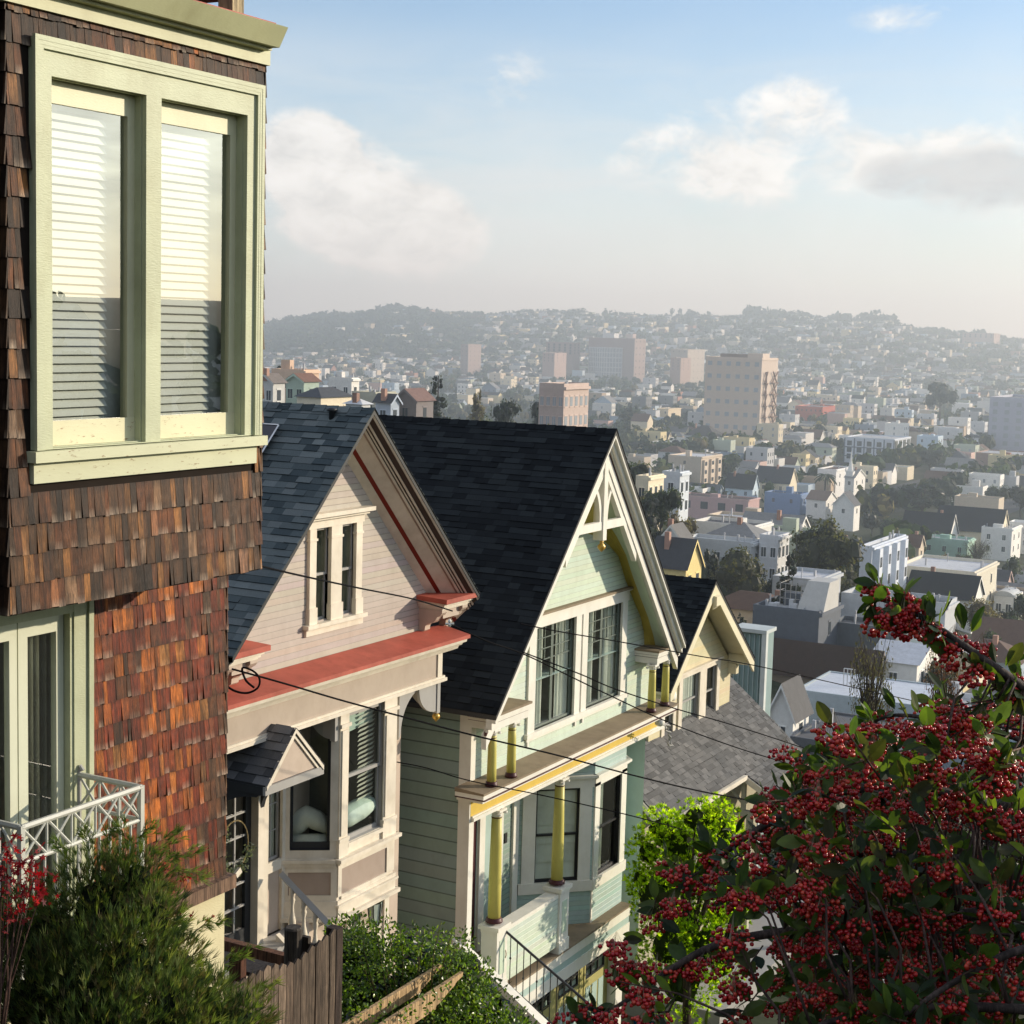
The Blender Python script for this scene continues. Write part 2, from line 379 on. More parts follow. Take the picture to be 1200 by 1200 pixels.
def window(T, u0, u1, v0, v1, house, sash='white', kind='hung', glass='glass', rec=.09, st=.05, rail=.06, top_r=None, bot_r=None, grid=None, inner='curtain', jamb=None, depth=.5, roommat='room', cfun=None):
    """a window set into its opening: jamb box, sashes, panes, dim room and what hangs in it"""
    w = MB()
    for q in ((u0-.004, u0, v0, v1), (u1, u1+.004, v0, v1)): w.box(q[0], q[1], -rec-.05, .002, v0, v1)
    w.box(u0, u1, -rec-.05, .002, v1, v1+.004); w.box(u0, u1, -rec-.05, .004, v0-.004, v0)
    wo = fbuild(w, T, 'window', M[jamb or sash], house)
    bot_r = bot_r or rail; top_r = top_r or rail
    vm = v0+(v1-v0)*.5
    parts = [(v0, v1, -rec-.03, -rec)] if kind == 'fixed' else [(vm-rail*.4, v1, -rec-.03, -rec), (v0, vm+rail*.4, -rec-.07, -rec-.032)]
    if kind == 'pair': parts = None
    mb = MB(); pn = MB(); mu = MB()
    def one(a, b, c, d, n0, n1, g, tr, br):
        f = frame_mb(a, b, c, d, st, st, tr, br, n0, n1); mb.v_off = 0
        k = len(mb.v); mb.v += f.v; mb.f += [[i+k for i in q] for q in f.f]; mb.c += f.c; mb.mi += f.mi
        nm = (n0+n1)/2
        pn.quad((a+st,nm,c+br), (b-st,nm,c+br), (b-st,nm,d-tr), (a+st,nm,d-tr))
        if g:
            nc, nr, fr = g; gv0 = c+br+(d-tr-c-br)*(1-fr); gv1 = d-tr
            for i in range(1, nc):
                x = a+st+(b-a-2*st)*i/nc; mu.box(x-.009, x+.009, nm-.009, nm+.012, gv0, gv1)
            for i in range(0 if fr < 1 else 1, nr):
                z = gv0+(gv1-gv0)*i/nr; mu.box(a+st, b-st, nm-.0085, nm+.0115, z-.009, z+.009)
    if parts:
        for i, (c, d, n0, n1) in enumerate(parts):
            one(u0, u1, c, d, n0, n1, grid, top_r if i == 0 else rail*.8, rail*.8 if (i == 0 and len(parts) > 1) else bot_r)
    else:
        um = (u0+u1)/2
        one(u0, um-.004, v0, v1, -rec-.03, -rec, grid, rail, bot_r); one(um+.004, u1, v0, v1, -rec-.0305, -rec+.0005, grid, rail, bot_r)
    so = fbuild(mb, T, 'sash', M[sash], wo)
    fbuild(pn, T, 'pane', M[glass], wo)
    if mu.v: fbuild(mu, T, 'muntin', M[sash], wo)
    rm = MB(); e = .02
    rm.quad((u0-e,-depth,v0-e),(u1+e,-depth,v0-e),(u1+e,-depth,v1+e),(u0-e,-depth,v1+e))
    for a, b in (((u0-e,v0-e),(u0-e,v1+e)), ((u1+e,v0-e),(u1+e,v1+e)), ((u0-e,v0-e),(u1+e,v0-e)), ((u0-e,v1+e),(u1+e,v1+e))):
        rm.quad((a[0],-depth,a[1]), (b[0],-depth,b[1]), (b[0],-rec-.05,b[1]), (a[0],-rec-.05,a[1]))
    fbuild(rm, T, 'room', M[roommat], wo)
    n = -rec-.085
    if inner in ('curtain', 'curtains', 'half'):
        cb = MB(); W = u1-u0
        rg = [(u0-.1, u1+.15)] if inner == 'curtain' else [(u0-.1, u0+W*.36), (u1-W*.34, u1+.15)] if inner == 'curtains' else [(u0, u0+W*.45)]
        for a, b in rg:
            k = 26; pts = [(a+(b-a)*i/k, n+.018*math.sin(i*1.9+a*7)+.008*math.sin(i*.7)) for i in range(k+1)]
            for p, q in zip(pts, pts[1:]): cb.quad((p[0],p[1],v0), (q[0],q[1],v0), (q[0],q[1],v1), (p[0],p[1],v1))
        fbuild(cb, T, 'curtain', M['curtain'], wo)
    elif inner == 'shade':
        cb = MB(); m = 5
        for i in range(m):
            a = v0+(v1-v0)*i/m; b = v0+(v1-v0)*(i+1)/m
            cb.quad((u0,n+.03,a), (u1,n+.03,a), (u1,n-.005,b), (u0,n-.005,b)); cb.quad((u0,n-.005,a), (u1,n-.005,a), (u1,n+.03,a), (u0,n+.03,a))
        fbuild(cb, T, 'roman_shade', M['curtain'], wo)
    elif inner == 'blind':
        cb = MB(); k = int((v1-v0)/.048)
        for i in range(k):
            z = v0+(i+.5)*(v1-v0)/k; ue = u0+(u1-u0)*.80; cb.quad((u0-.1,n-.012,z+.020), (ue,n-.012,z+.020), (ue,n+.012,z-.019), (u0-.1,n+.012,z-.019))
        fbuild(cb, T, 'blind', M['blind'], wo)
    if cfun: cfun(wo, n)
    return wo
def slope_mb(mb, s0, z0, s1, z1, d0, d1, xa, xb, col=None):
    """beam along a rake from (s0,z0) to (s1,z1), between vertical drops d0 and d1"""
    mb.yz([(s0, z0-d0), (s1, z1-d0), (s1, z1-d1), (s0, z0-d1)], xa, xb, col)
def profile_y(mb, prof, y0, y1, col=None):
    """moulding with (x,z) profile run along the street direction"""
    mb.xz(prof, y0, y1, col)
def column(house, name, x, y, z0, z1, r0, r1, mat, capmat, basemat, ionic=True):
    mb = MB(); H = z1-z0
    mb.lathe([(r0, 0), (r0*1.0, H*.3), ((r0+r1)/2*1.01, H*.65), (r1, H)], (x, y, z0), 20)
    o = mb.build(name, M[mat], house, True)
    b = MB(); b.lathe([(r0*1.35,-.0), (r0*1.38,.03), (r0*1.2,.05), (r0*1.22,.075), (r0*1.02,.09)], (x,y,z0-.02), 20); b.build('column_base', M[basemat], o, True)
    c = MB(); h = .16
    c.lathe([(r1*1.03,0), (r1*1.05,h*.5), (r1*1.3,h*.6), (r1*1.3,h*.75)], (x,y,z1-h), 20)
    c.box(x-r1*1.5, x+r1*1.5, y-r1*1.5, y+r1*1.5, z1-h*.25, z1)
    if ionic:
        for sx in (-1, 1):
            for sy in (-1, 1):
                c.lathe([(r1*.45,-.02),(r1*.5,0),(r1*.45,.02)], (x+sx*r1*1.25, y+sy*r1*1.25, z1-h*.5), 10)
    c.build('capital', M[capmat], o, False)
    n = MB(); n.lathe([(r1*1.04,0),(r1*1.1,.012),(r1*1.04,.024)], (x,y,z1-h-.024), 20); n.build('neck_ring', M['plum'], o, True)
    return o
# ------------------------------------------------------------------ 1. the brown shingle house
LH = thing('shingle_house', 'brown cedar shingle house with olive green trim, nearest on the left', 'house', (-7.1, 7, -8))
BX, WX = -6.5, -7.1
TB, TW = FX(BX), FX(WX)
oL, oR = (6.60, 7.33, -.72, 1.24), (7.47, 8.25, -.72, 1.24)
b = MB()
b.M = TB; wallquads(b, 6.30, 8.46, -1.61, 1.66, [oL, oR], -.004)
b.M = None
b.quad((WX,6.30,-1.61),(BX-.004,6.30,-1.61),(BX-.004,6.30,1.66),(WX,6.30,1.66)); b.quad((WX,8.46,-1.61),(BX-.004,8.46,-1.61),(BX-.004,8.46,1.66),(WX,8.46,1.66))
b.quad((WX,6.30,-1.60),(BX-.004,6.30,-1.60),(BX-.004,8.46,-1.60),(WX,8.46,-1.60))
dW = (6.3, 7.36, -3.86, -1.80)
b.M = TW; wallquads(b, -2, 8.88, -3.95, 1.66, [dW, (6.4, 8.4, -1.5, 1.6)], -.004); b.M = None
b.quad((-16,8.875,-9),(WX,8.875,-9),(WX,8.875,1.66),(-16,8.875,1.66)); b.quad((-16,-2,-9),(WX,-2,-9),(WX,-2,1.66),(-16,-2,1.66))
b.quad((-16,-2,1.655),(BX,-2,1.655),(BX,8.46,1.655),(-16,8.875,1.655)); b.quad((-16,-2,-9),(-16,8.875,-9),(-16,8.875,1.66),(-16,-2,1.66))
b.build('wall', flat('tar_paper', (.02,.015,.012), .9, .1), LH)
sh = MB(); sh.M = TB
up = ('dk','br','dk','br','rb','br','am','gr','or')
cedar(sh, 6.30, 8.47, -1.60, 1.62, .157, up, [(6.44, 8.39, -.93, 1.45)])
sh.M = TF((BX, 6.30, 0), (0,-1)); cedar(sh, -.62, .012, -1.60, 1.62, .157, ('dk','br','dk','br'))  # side away from the sun gets dark tones only, its shade painted in
sh.M = TF((BX, 8.46, 0), (0,1)); cedar(sh, -.012, .62, -1.60, 1.62, .157, up)
sh.build('bay_shingles', M['shingle'], LH)
lw = MB(); lw.M = TW
def lowmix(a, c):
    g = max(0, (a-.72)/.28)
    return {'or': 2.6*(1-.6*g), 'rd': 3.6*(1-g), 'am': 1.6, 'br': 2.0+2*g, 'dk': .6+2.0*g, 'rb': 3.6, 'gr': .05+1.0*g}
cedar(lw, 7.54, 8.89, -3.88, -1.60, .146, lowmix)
lw.M = TF((WX, 8.875, 0), (0,1)); cedar(lw, -.012, 1.0, -3.88, 1.6, .157, up)
lw.build('lower_shingles', M['shingle'], LH)
# window trim
c = MB(); c.M = TB
f = frame_mb(6.47, 8.39, -.73, 1.43, .125, .135, .185, .005, -.02, .035)
c.add(f.v, f.f)
c.box(7.336, 7.464, -.045, .0345, -.73, 1.247)
for k, (a, e) in enumerate(((.0, .022), (.022, .016), (.04, .012))):      # stepped back-band
    o_ = a
    c.box(6.47-.012+o_, 8.39+.012-o_, .035, .035+.014+e*.4, 1.43-o_-.014, 1.43+.012-o_)
    c.box(8.39-.014-o_, 8.39+.012-o_, .035, .035+.0138+e*.4, -.73, 1.43-o_-.014)
    c.box(6.47-.012+o_, 6.47+.012+o_, .035, .035+.0135+e*.4, -.73, 1.43-o_-.014)
for a, e in ((6.595, 7.3345), (7.4655, 8.255)):
    c.box(a, e, -.045, -.02, 1.24, 1.25); c.box(a-.003, a, -.16, -.02, -.73, 1.25); c.box(e, e+.003, -.16, -.02, -.73, 1.25)
c.M = None
c.build('window_trim', M['olive'], LH)
s_ = MB(); s_.M = TB; s_.box(6.43, 8.44, -.10, .075, -.795, -.735); s_.box(6.46, 8.385, -.01, .03, -.91, -.797); s_.build('window_sill', M['sill'], LH)
def sheer(wo, n):
    mb = MB(); mb.M = TB
    k = 18
    pts = [(sheer.a+(sheer.b-sheer.a)*i/k, n-.035+.006*math.sin(i*2.3)) for i in range(k+1)]
    for p, q in zip(pts, pts[1:]): mb.quad((p[0],p[1],-.66), (q[0],q[1],-.66), (q[0],q[1],1.2), (p[0],p[1],1.2))
    mb.build('sheer_curtain', flat('grey_sheer', (.60,.61,.58), .9, .1), wo)
sheer.a, sheer.b = 6.5, 7.75
M['oldsash'] = peeling('cream_sash_paint', (.66,.63,.42), (.30,.19,.10))
M['sashclean'] = paint('cream_sash_paint_clean', (.60,.58,.38), .45, .12)
window(TB, *oL, LH, sash='sashclean', kind='fixed', glass='glass_bright', rec=.048, st=.058, top_r=.12, bot_r=.005, inner='blind', jamb='olive', depth=1.2, cfun=sheer)
sheer.a, sheer.b = 7.4, 8.45
window(TB, *oR, LH, sash='sashclean', kind='fixed', glass='glass_bright', rec=.048, st=.058, top_r=.12, bot_r=.005, inner='blind', jamb='olive', depth=1.2, cfun=sheer)
r_ = MB(); r_.M = TB
for a, e in ((oL[0], oL[1]), (oR[0], oR[1])): r_.box(a, e, -.080, -.045, -.72, -.585)
r_.build('sash_bottom_rail', M['oldsash'], LH)
# cornice
k = MB()
k.box(BX-.01, BX+.035, 5.2, 8.455, 1.575, 1.672); k.box(WX, BX+.034, 8.45, 8.478, 1.575, 1.672)
k.xz([(BX-.02,1.672), (BX+.14,1.672), (BX+.205,1.79), (BX+.19,1.795), (BX-.02,1.795)], 4.6, 8.43)
k.xz([(BX+.036,1.655), (BX+.09,1.655), (BX+.09,1.671), (BX+.036,1.671)], 4.6, 8.42)
k.build('cornice', paint('olive_cornice_paint', (.47,.475,.28), .5, .2), LH)
k = MB(); k.box(-9, BX+.15, 3, 8.38, 1.795, 1.812); k.build('deck_roofing', M['red'], LH)
k = MB()
pw = [mul(SH['br'], 1.0)]
for y in (8.13, 6.3): k.box(BX-.10, BX+.01, y, y+.11, 1.812, 3.2, (.42,.36,.22))
k.box(-8.1, -8.0, 7.9, 8.0, 1.812, 3.2, SH['br']); k.box(-8.0, BX-.101, 8.15, 8.22, 1.93, 2.07, SH['br']); k.box(BX-.08, BX-.02, 4, 8.13, 1.99, 2.06, SH['br']); k.box(-8.05, BX-.10, 7.0, 7.7, 1.815, 2.3, SH['dk'])
k.build('deck_railing', M['fence'], LH)
# lower french doors
d = MB(); d.M = TW
d.box(7.385, 7.535, -.02, .03, -3.9, -1.625); d.box(6.2, 7.386, -.02, .028, -1.80, -1.62); d.box(7.36, 7.386, -.07, .02, -3.9, -1.80)
d.box(7.50, 7.54, .03, .045, -3.9, -1.625)
d.build('door_frame', M['olive'], LH)
d = MB(); d.M = TW
for a, e in ((6.30, 6.975), (6.985, 7.355)):
    f = frame_mb(a, e, -3.86, -1.81, .075, .06,   .10, .16, -.075, -.03); d.add(f.v, f.f)
do = d.build('french_door', paint('pale_door_paint', (.62,.64,.50), .45, .1), LH)
d = MB(); d.M = TW
for a, e in ((6.375, 6.915), (7.06, 7.295)): d.quad((a,-.055,-3.7),(e,-.055,-3.7),(e,-.055,-1.91),(a,-.055,-1.91))
d.build('pane', M['glass'], do)
d = MB(); d.M = TW; k = 30
for i in range(k):
    a, e = 6.3+1.1*i/k, 6.3+1.1*(i+1)/k
    d.quad((a,-.11+.02*math.sin(i*2.1),-3.86), (e,-.24+.02*math.sin(i*2.1+2.1),-3.86), (e,-.24+.02*math.sin(i*2.1+2.1),-1.8), (a,-.11+.02*math.sin(i*2.1),-1.8))
d.build('lace_curtain', paint('lace', (.55,.56,.50), .9, .45, .8), do)
d = MB(); d.M = TW; d.quad((6.2,-.6,-3.9),(7.5,-.6,-3.9),(7.5,-.6,-1.7),(6.2,-.6,-1.7)); d.build('room', M['dark'], do)
# base and foundation
k = MB(); k.box(WX-.02, WX+.07, -2, 8.93, -3.97, -3.875, (.20,.13,.09)); k.build('base_board', M['fence'], LH)
k = MB(); k.box(-16, WX+.012, -2, 8.872, -10, -3.972); k.build('foundation', M['stucco'], LH)
# iron balcony rail
g = MB(); X = -6.575; a, e = 6.455, 7.425; zt, zm, zb = -2.82, -3.02, -3.72
for p, q in (((X,a),(X,e)), ((X,e),(WX+.03,e)), ((X,a),(WX+.03,a)), ((X,a),(X,a-.0))):
    P, Q = Vector((p[0],p[1],0)), Vector((q[0],q[1],0))
    if (Q-P).length < .05: continue
    t = (Q-P).normalized(); nn = Vector((-t.y, t.x, 0))
    def bar(za, zb_, pa, pb, w=.011, h=.011):
        A, B = P+(Q-P)*pa, P+(Q-P)*pb; A.z, B.z = za, zb_
        g.tube([A, B], w, 6)
    for zz, w in ((zt, .018), (zm, .013), (zb, .013)): bar(zz, zz, 0, 1, w)
    L = (Q-P).length; nx = max(2, round(L/.19))
    for i in range(nx):
        bar(zm, zt, i/nx, (i+1)/nx, .009); bar(zt, zm, i/nx, (i+1)/nx, .009)
    for i in range(nx+1): bar(zm, zt, i/nx, i/nx, .008)
    nb = max(4, round(L/.085))
    for i in range(nb+1): bar(zb, zm, i/nb, i/nb, .008)
for p in ((X,e), (X,a)): g.box(p[0]-.016, p[0]+.016, p[1]-.016, p[1]+.016, -3.9, zt+.012)
RL = g.build('balcony_railing', M['iron_white'], LH)
for y in (a, e):
    g = MB(); g.tube([(WX+.03,y,-3.5), (WX+.03,y,-2.80), (WX+.045,y,-2.765), (WX+.06,y,-2.79)], .014, 6); g.build('wall_bracket', M['greytrim'], RL)
g = MB(); g.box(WX, X+.05, 6.40, 7.48, -3.93, -3.87); g.build('balcony_floor', M['olive'], RL)
# ------------------------------------------------------------------ 2. the tan pink gabled house
PH = thing('gabled_house', 'tan pink gabled cottage with red ledges and a dark blue roof, beside the shingle house', 'house', (-17, 22.5, -13))
W, F, MW = -15.65, -15.0, -16.05
ap, eL, eR = (22.52, -1.41), (18.90, -4.93), (26.12, -4.93)
sl = (ap[1]-eR[1])/(eR[0]-ap[0])
ROOFC = [(.078,.096,.100), (.108,.128,.130), (.052,.068,.074), (.145,.165,.165)]
def gable_roof(house, ap, eL, eR, xf, xb, thick, cols, exp, wid, th, mat='roof'):
    mb = MB()
    for e in (eL, eR):
        V = Vector((0, ap[0]-e[0], ap[1]-e[1])); L = V.length
        if e is eL: roof_tabs(mb, (xb, e[0], e[1]+.0), (1,0,0), V, xf-xb, L, exp, wid, th, cols)
        else: roof_tabs(mb, (xb, e[0], e[1]+.0), (1,0,0), V, xf-xb, L, exp, wid, th, cols)
    # ridge caps
    x = xf
    while x > xb:
        c = mul(cols[rnd.randrange(len(cols))], rnd.uniform(.8, 1.15)); w = .30
        for e in (eL, eR):
            d = Vector((0, e[0]-ap[0], e[1]-ap[1])).normalized()*.15
            p = Vector((0, ap[0], ap[1]+.03))
            mb.add([p+Vector((x,0,0)), p+d+Vector((x,0,0)), p+d+Vector((x-w,0,-.015)), p+Vector((x-w,0,-.015))], [(0,1,2,3)], c)
            mb.add([p+Vector((x,0,0)), p+d+Vector((x,0,0)), p+d+Vector((x,0,-.02)), p+Vector((x,0,-.02))], [(0,1,2,3)], mul(c,.4))
        x -= .24
    ro = mb.build('roof', M[mat], house)
    dk = MB()
    dk.yz([(eL[0],eL[1]-.01), (ap[0],ap[1]-.01), (eR[0],eR[1]-.01), (eR[0],eR[1]-thick), (ap[0],ap[1]-thick), (eL[0],eL[1]-thick)], xb, xf-.012)
    dk.build('roof_deck', M['charcoal'], ro)
    return ro
gable_roof(PH, ap, eL, eR, F+.03, -27, .09, ROOFC, .135, .34, .011)
# walls
und = lambda z: (ap[0]-(ap[1]-.62-z)/sl, ap[0]+(ap[1]-.62-z)/sl)
ATT = (21.80, 22.95, -4.90, -3.36)
b = MB(); b.M = FX(W)
def gable_rng(z): a, e = und(z); return max(a, 19.05), min(e, 25.5)
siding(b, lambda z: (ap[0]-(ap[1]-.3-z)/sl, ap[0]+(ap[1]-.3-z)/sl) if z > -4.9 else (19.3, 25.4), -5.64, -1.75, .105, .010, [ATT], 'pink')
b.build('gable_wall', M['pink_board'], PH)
b = MB(); b.M = FX(MW)
DOOR = (19.72, 20.93, -10.1, -7.35); SIDE = (21.14, 21.52, -8.88, -7.45)
wallquads(b, 19.2, 25.2, -13.5, -5.6, [DOOR, SIDE]); b.M = None
for y in (19.2, 25.2): b.quad((MW,y,-14),(-27,y,-14),(-27,y,-4.9),(MW,y,-4.9))
b.quad((MW,19.2,-5.62),(W,19.2,-5.62),(W,25.2,-5.62),(MW,25.2,-5.62))
b.quad((-27,19.2,-14),(-27,25.2,-14),(-27,25.2,-5),(-27,19.2,-5))
b.build('wall', M['pink'], PH)
# rakes
rk = MB(); br = MB(); rd = MB(); gr = MB()
def incl(mb, s0, z0, s1, z1, t0, t1, lift=0., x0=F, x1=W, v0=.085, v1=.72):
    """strip of the sloping rake moulding, t from the outer edge (0) to the wall (1)"""
    A = (x0+(x1-x0)*t0, v0+(v1-v0)*t0); B = (x0+(x1-x0)*t1, v0+(v1-v0)*t1); nx, nv = (v1-v0), (x0-x1)
    k = lift/math.hypot(nx, nv); A2 = (A[0]+nx*k, A[1]+nv*k); B2 = (B[0]+nx*k, B[1]+nv*k)
    P = lambda q, s, z: (q[0], s, z-q[1])
    mb.quad(P(A2,s0,z0), P(A2,s1,z1), P(B2,s1,z1), P(B2,s0,z0))
    for q, q2 in ((A,A2), (B,B2)): mb.quad(P(q,s0,z0), P(q,s1,z1), P(q2,s1,z1), P(q2,s0,z0))
    mb.quad(P(A,s0,z0), P(A2,s0,z0), P(B2,s0,z0), P(B,s0,z0))
for e in (eL, eR):
    s0, z0 = e; s1, z1 = ap
    slope_mb(rk, s0, z0, s1, z1, .015, .085, W, F+.01)
    incl(rk, s0, z0, s1, z1, 0, .05, .012); incl(br, s0, z0, s1, z1, .05, .17, .002); incl(rk, s0, z0, s1, z1, .17, .215, .02)
    incl(br, s0, z0, s1, z1, .215, .25, .001); incl(rk, s0, z0, s1, z1, .25, .28, .014); incl(br, s0, z0, s1, z1, .28, .31, .001); incl(rk, s0, z0, s1, z1, .31, .36, .018)
    incl(gr, s0, z0, s1, z1, .36, .40, .004); incl(rk, s0, z0, s1, z1, .40, .70, .0); incl(rd, s0, z0, s1, z1, .70, .80, .003); incl(rk, s0, z0, s1, z1, .80, 1.0, .012)
o = rk.build('rake_moulding', M['cream'], PH)
br.build('brown_stripe', M['brown'], o); gr.build('grey_stripe', M['mauve'], o); rd.build('red_stripe', paint('dark_red_paint', (.20,.022,.014), .5, .1), o)
# attic window
tm = MB(); tm.M = FX(W)
tm.box(21.62, 21.80, -.02, .07, -4.93, -3.36); tm.box(22.95, 23.13, -.02, .07, -4.93, -3.36); tm.box(22.22, 22.53, -.06, .07, -4.93, -3.36)
for a, e in ((21.60,21.82), (22.93,23.15), (22.20,22.55)):
    tm.box(a, e, .0, .09, -4.93, -4.66); tm.box(a, e, .0, .085, -3.56, -3.52)
tm.box(21.58, 23.17, -.02, .08, -3.36, -3.22); tm.box(21.53, 23.22, -.02, .15, -3.22, -3.17); tm.box(21.46, 23.30, -.02, .22, -3.17, -3.10)
tm.box(21.52, 23.24, -.1, .13, -5.0, -4.93); tm.box(21.56, 23.20, -.02, .06, -5.12, -5.0)
tm.build('window_trim', M['cream'], PH)
for a, e in ((21.80, 22.22), (22.53, 22.95)):
    window(FX(W), a, e, -4.92, -3.36, PH, sash='greytrim', rec=.02, st=.035, rail=.05, inner='half', depth=.6, roommat='paleroom')
# cornice returns
def bracket(mb, T, u0, u1, prof):
    mb.M = T; mb.prism(prof, lambda p, u: (u, p[0], p[1]), u0, u1); mb.M = None
OGEE = [(0,0), (.50,0), (.50,-.05), (.46,-.10), (.40,-.13), (.36,-.20), (.30,-.25), (.20,-.27), (.15,-.32), (.14,-.40), (.09,-.44), (.09,-.52), (0,-.52)]
for a, e in ((24.98, 26.10), (18.92, 19.83)):
    rt = MB(); rt.M = FX(W); rt.prism([(-.02,.0), (.655,-.03), (.655,-.115), (-.02,-.085)], lambda p, u: (u, p[0], p[1]-4.87), a, e); rt.build('return_cap', M['red'], PH)
    cr = MB(); cr.M = FX(W)
    for q, (n0, z0, z1) in enumerate(((.62,-4.99,-4.955), (.575,-5.04,-4.99), (.53,-5.09,-5.04), (.50,-5.12,-5.09))): cr.box(a+.02+.03*q, e-.02-.03*q, -.02, n0, z0, z1)
    cr.build('return_moulding', M['cream'], PH)
    bk = MB()
    bracket(bk, TF((W, 0, -5.12), (1,0)), a+.10, a+.28, OGEE); bracket(bk, TF((W, 0, -5.12), (1,0)), e-.30, e-.12, OGEE); bk.box(W-.01, W+.42, a+.27, e-.29, -5.30, -5.11)
    bk.build('bracket', M['pink'], PH)
# red pent ledge, crown, frieze
lg = MB(); lg.yz([(0,0)]*0 or [(18.80,-5.54),(25.80,-5.54),(25.80,-5.60),(18.80,-5.60)], W-.02, W+.05)
lg.xz([(W+.04,-5.535), (F+.0,-5.655), (F+.0,-5.72), (W+.04,-5.62)], 18.75, 25.86)
lo = lg.build('pent_ledge', M['red'], PH)
cr = MB()
pr = [(-16.3,-5.70), (-15.015,-5.725), (-15.03,-5.78), (-15.10,-5.80), (-15.13,-5.85), (-15.19,-5.87), (-15.22,-5.93), (-15.30,-5.94), (-16.3,-5.94)]
cr.xz(pr, 18.80, 25.62); cr.xz([(x-.0,z) if i in (0,8) else (x-.012, z-.002) for i,(x,z) in enumerate(pr)], 25.6, 25.80)
cr.box(-16.1, -15.20, 18.95, 25.40, -6.46, -6.40); cr.box(-16.1, -15.23, 18.97, 25.37, -6.40, -6.36)
cr.box(-15.28, -15.245, 25.14, 25.29, -6.36, -5.94); cr.box(-15.28, -15.246, 18.98, 19.1, -6.36, -5.94)
cr.build('crown_moulding', M['cream'], PH)
fz = MB(); fz.box(-16.08, -15.27, 19.0, 25.28, -6.44, -5.93); fz.build('frieze', M['mauve'] if False else paint('tan_frieze_paint', (.43,.355,.285), .5, .12), PH)
# hanging corner brackets with gilt drop
def arc_bracket(T, u, name='corner_bracket', mat='greytrim', drop=True, s=1.0):
    mb = MB(); mb.M = T
    pts = []
    n = 10
    poly = [(0,0), (.80*s,0)]
    for i in range(n+1):
        a = math.pi/2*i/n; poly.append((.80*s*math.cos(a)*0+ .80*s-(.68*s)*math.sin(a), -.06-.72*s*(1-math.cos(a))*1.0))
    poly += [(.05,-.82*s), (0,-.82*s)]
    mb.prism(poly, lambda p, q: (q, -.8*s+.8*s-p[0], p[1]) , u-.035, u+.035)
    o = mb.build(name, M[mat], PH)
    return o
for yy, xx in ((25.20, -15.30), (22.05, -15.35)):
    mb = MB(); n = 10; s = .8 if yy > 25 else .62; r = .55*s
    # post drop at the outer corner, curved brace back to the wall
    mb.box(xx-.05, xx+.05, yy-.05, yy+.05, -6.46-.72*s, -6.46)
    poly = [(xx-.05, -6.46), (xx-.75*s, -6.46)]
    for i in range(n+1):
        a = math.pi/2*i/n; poly.append((xx-.05-(.70*s)*(math.cos(a)), -6.50-(.62*s)*math.sin(a)))
    mb.xz(poly, yy-.03, yy+.03)
    if yy > 25:
        poly = [(yy-.05, -6.46), (yy-.80*s, -6.46)]
        for i in range(n+1):
            a = math.pi/2*i/n; poly.append((yy-.05-(.74*s)*(math.cos(a)), -6.50-(.62*s)*math.sin(a)))
        mb.yz(poly, xx-.03, xx+.03)
    o = mb.build('corner_bracket', M['greytrim'], PH)
    if yy > 25:
        mb = MB(); mb.lathe([(.02,-.0),(.06,-.03),(.075,-.07),(.06,-.11),(.02,-.15),(.005,-.17)], (xx,yy,-6.46-.72*s), 14); mb.build('gilt_drop', M['gold'], o, True)
mb = MB(); n = 10        # fretted arch at the right end of the bay
poly = [(24.0,-6.46), (24.75,-6.46)]
for i in range(n+1):
    a = math.pi/2*i/n; poly.append((24.06+.68*(1-math.sin(a)), -6.5-.72*(1-math.cos(a))))
poly.append((24.0, -7.3))
mb.yz(poly, -15.37, -15.33); mb.build('corner_bracket', M['greytrim'], PH)
# bay window
BF = -15.30
L0, L1, R1, R0 = (MW, 21.60), (BF, 22.12), (BF, 23.84), (MW, 24.36)
def face(p, q): return TF((p[0], p[1], 0), (q[1]-p[1], -(q[0]-p[0]))), math.hypot(q[0]-p[0], q[1]-p[1])
FT = FX(BF); LT, LL = face(L0, L1); RT, RL_ = face(R1, R0)
fo = (22.37, 23.45, -8.72, -6.50); so = (.12, LL-.13, -8.78, -6.50)
bw = MB()
bw.M = FT; wallquads(bw, L1[1], R1[1], -9.9, -6.44, [fo]); 
bw.M = LT; wallquads(bw, 0, LL, -9.9, -6.44, [so]); bw.M = RT; wallquads(bw, 0, RL_, -9.9, -6.44)
bw.M = None; bw.xy([L0, L1, R1, R0], -9.9, -9.86)
bo = bw.build('bay', M['cream'], PH)
def cushions(wo, n):
    mb = MB(); mb.M = FT
    mb.lathe([], (0,0,0), 3) if False else None
    pts = [(22.45, n-.10, -8.42), (22.7, n-.10, -8.40), (23.1, n-.10, -8.36), (23.42, n-.10, -8.33)]
    q = MB(); q.M = FT; q.tube(pts, [.16,.19,.19,.15], 14); q.build('cushion', M['cushion'], wo, True)
    q = MB(); q.M = FT
    for i in range(24):
        z = -6.6-.08*i; q.quad((22.95,n-.02,z),(23.42,n-.02,z+.03),(23.42,n-.06,z-.03),(22.95,n-.06,z-.06))
    q.build('blind', M['curtain'], wo)
    q = MB(); q.M = FT; q.quad((22.38,n-.08,-6.95),(23.44,n-.08,-6.85),(23.44,n-.08,-6.5),(22.38,n-.08,-6.5)); q.build('valance', M['cushion'], wo)
window(FT, *fo, PH, sash='greytrim', rec=.05, st=.045, rail=.07, inner=None, depth=1.0, roommat='room', cfun=cushions)
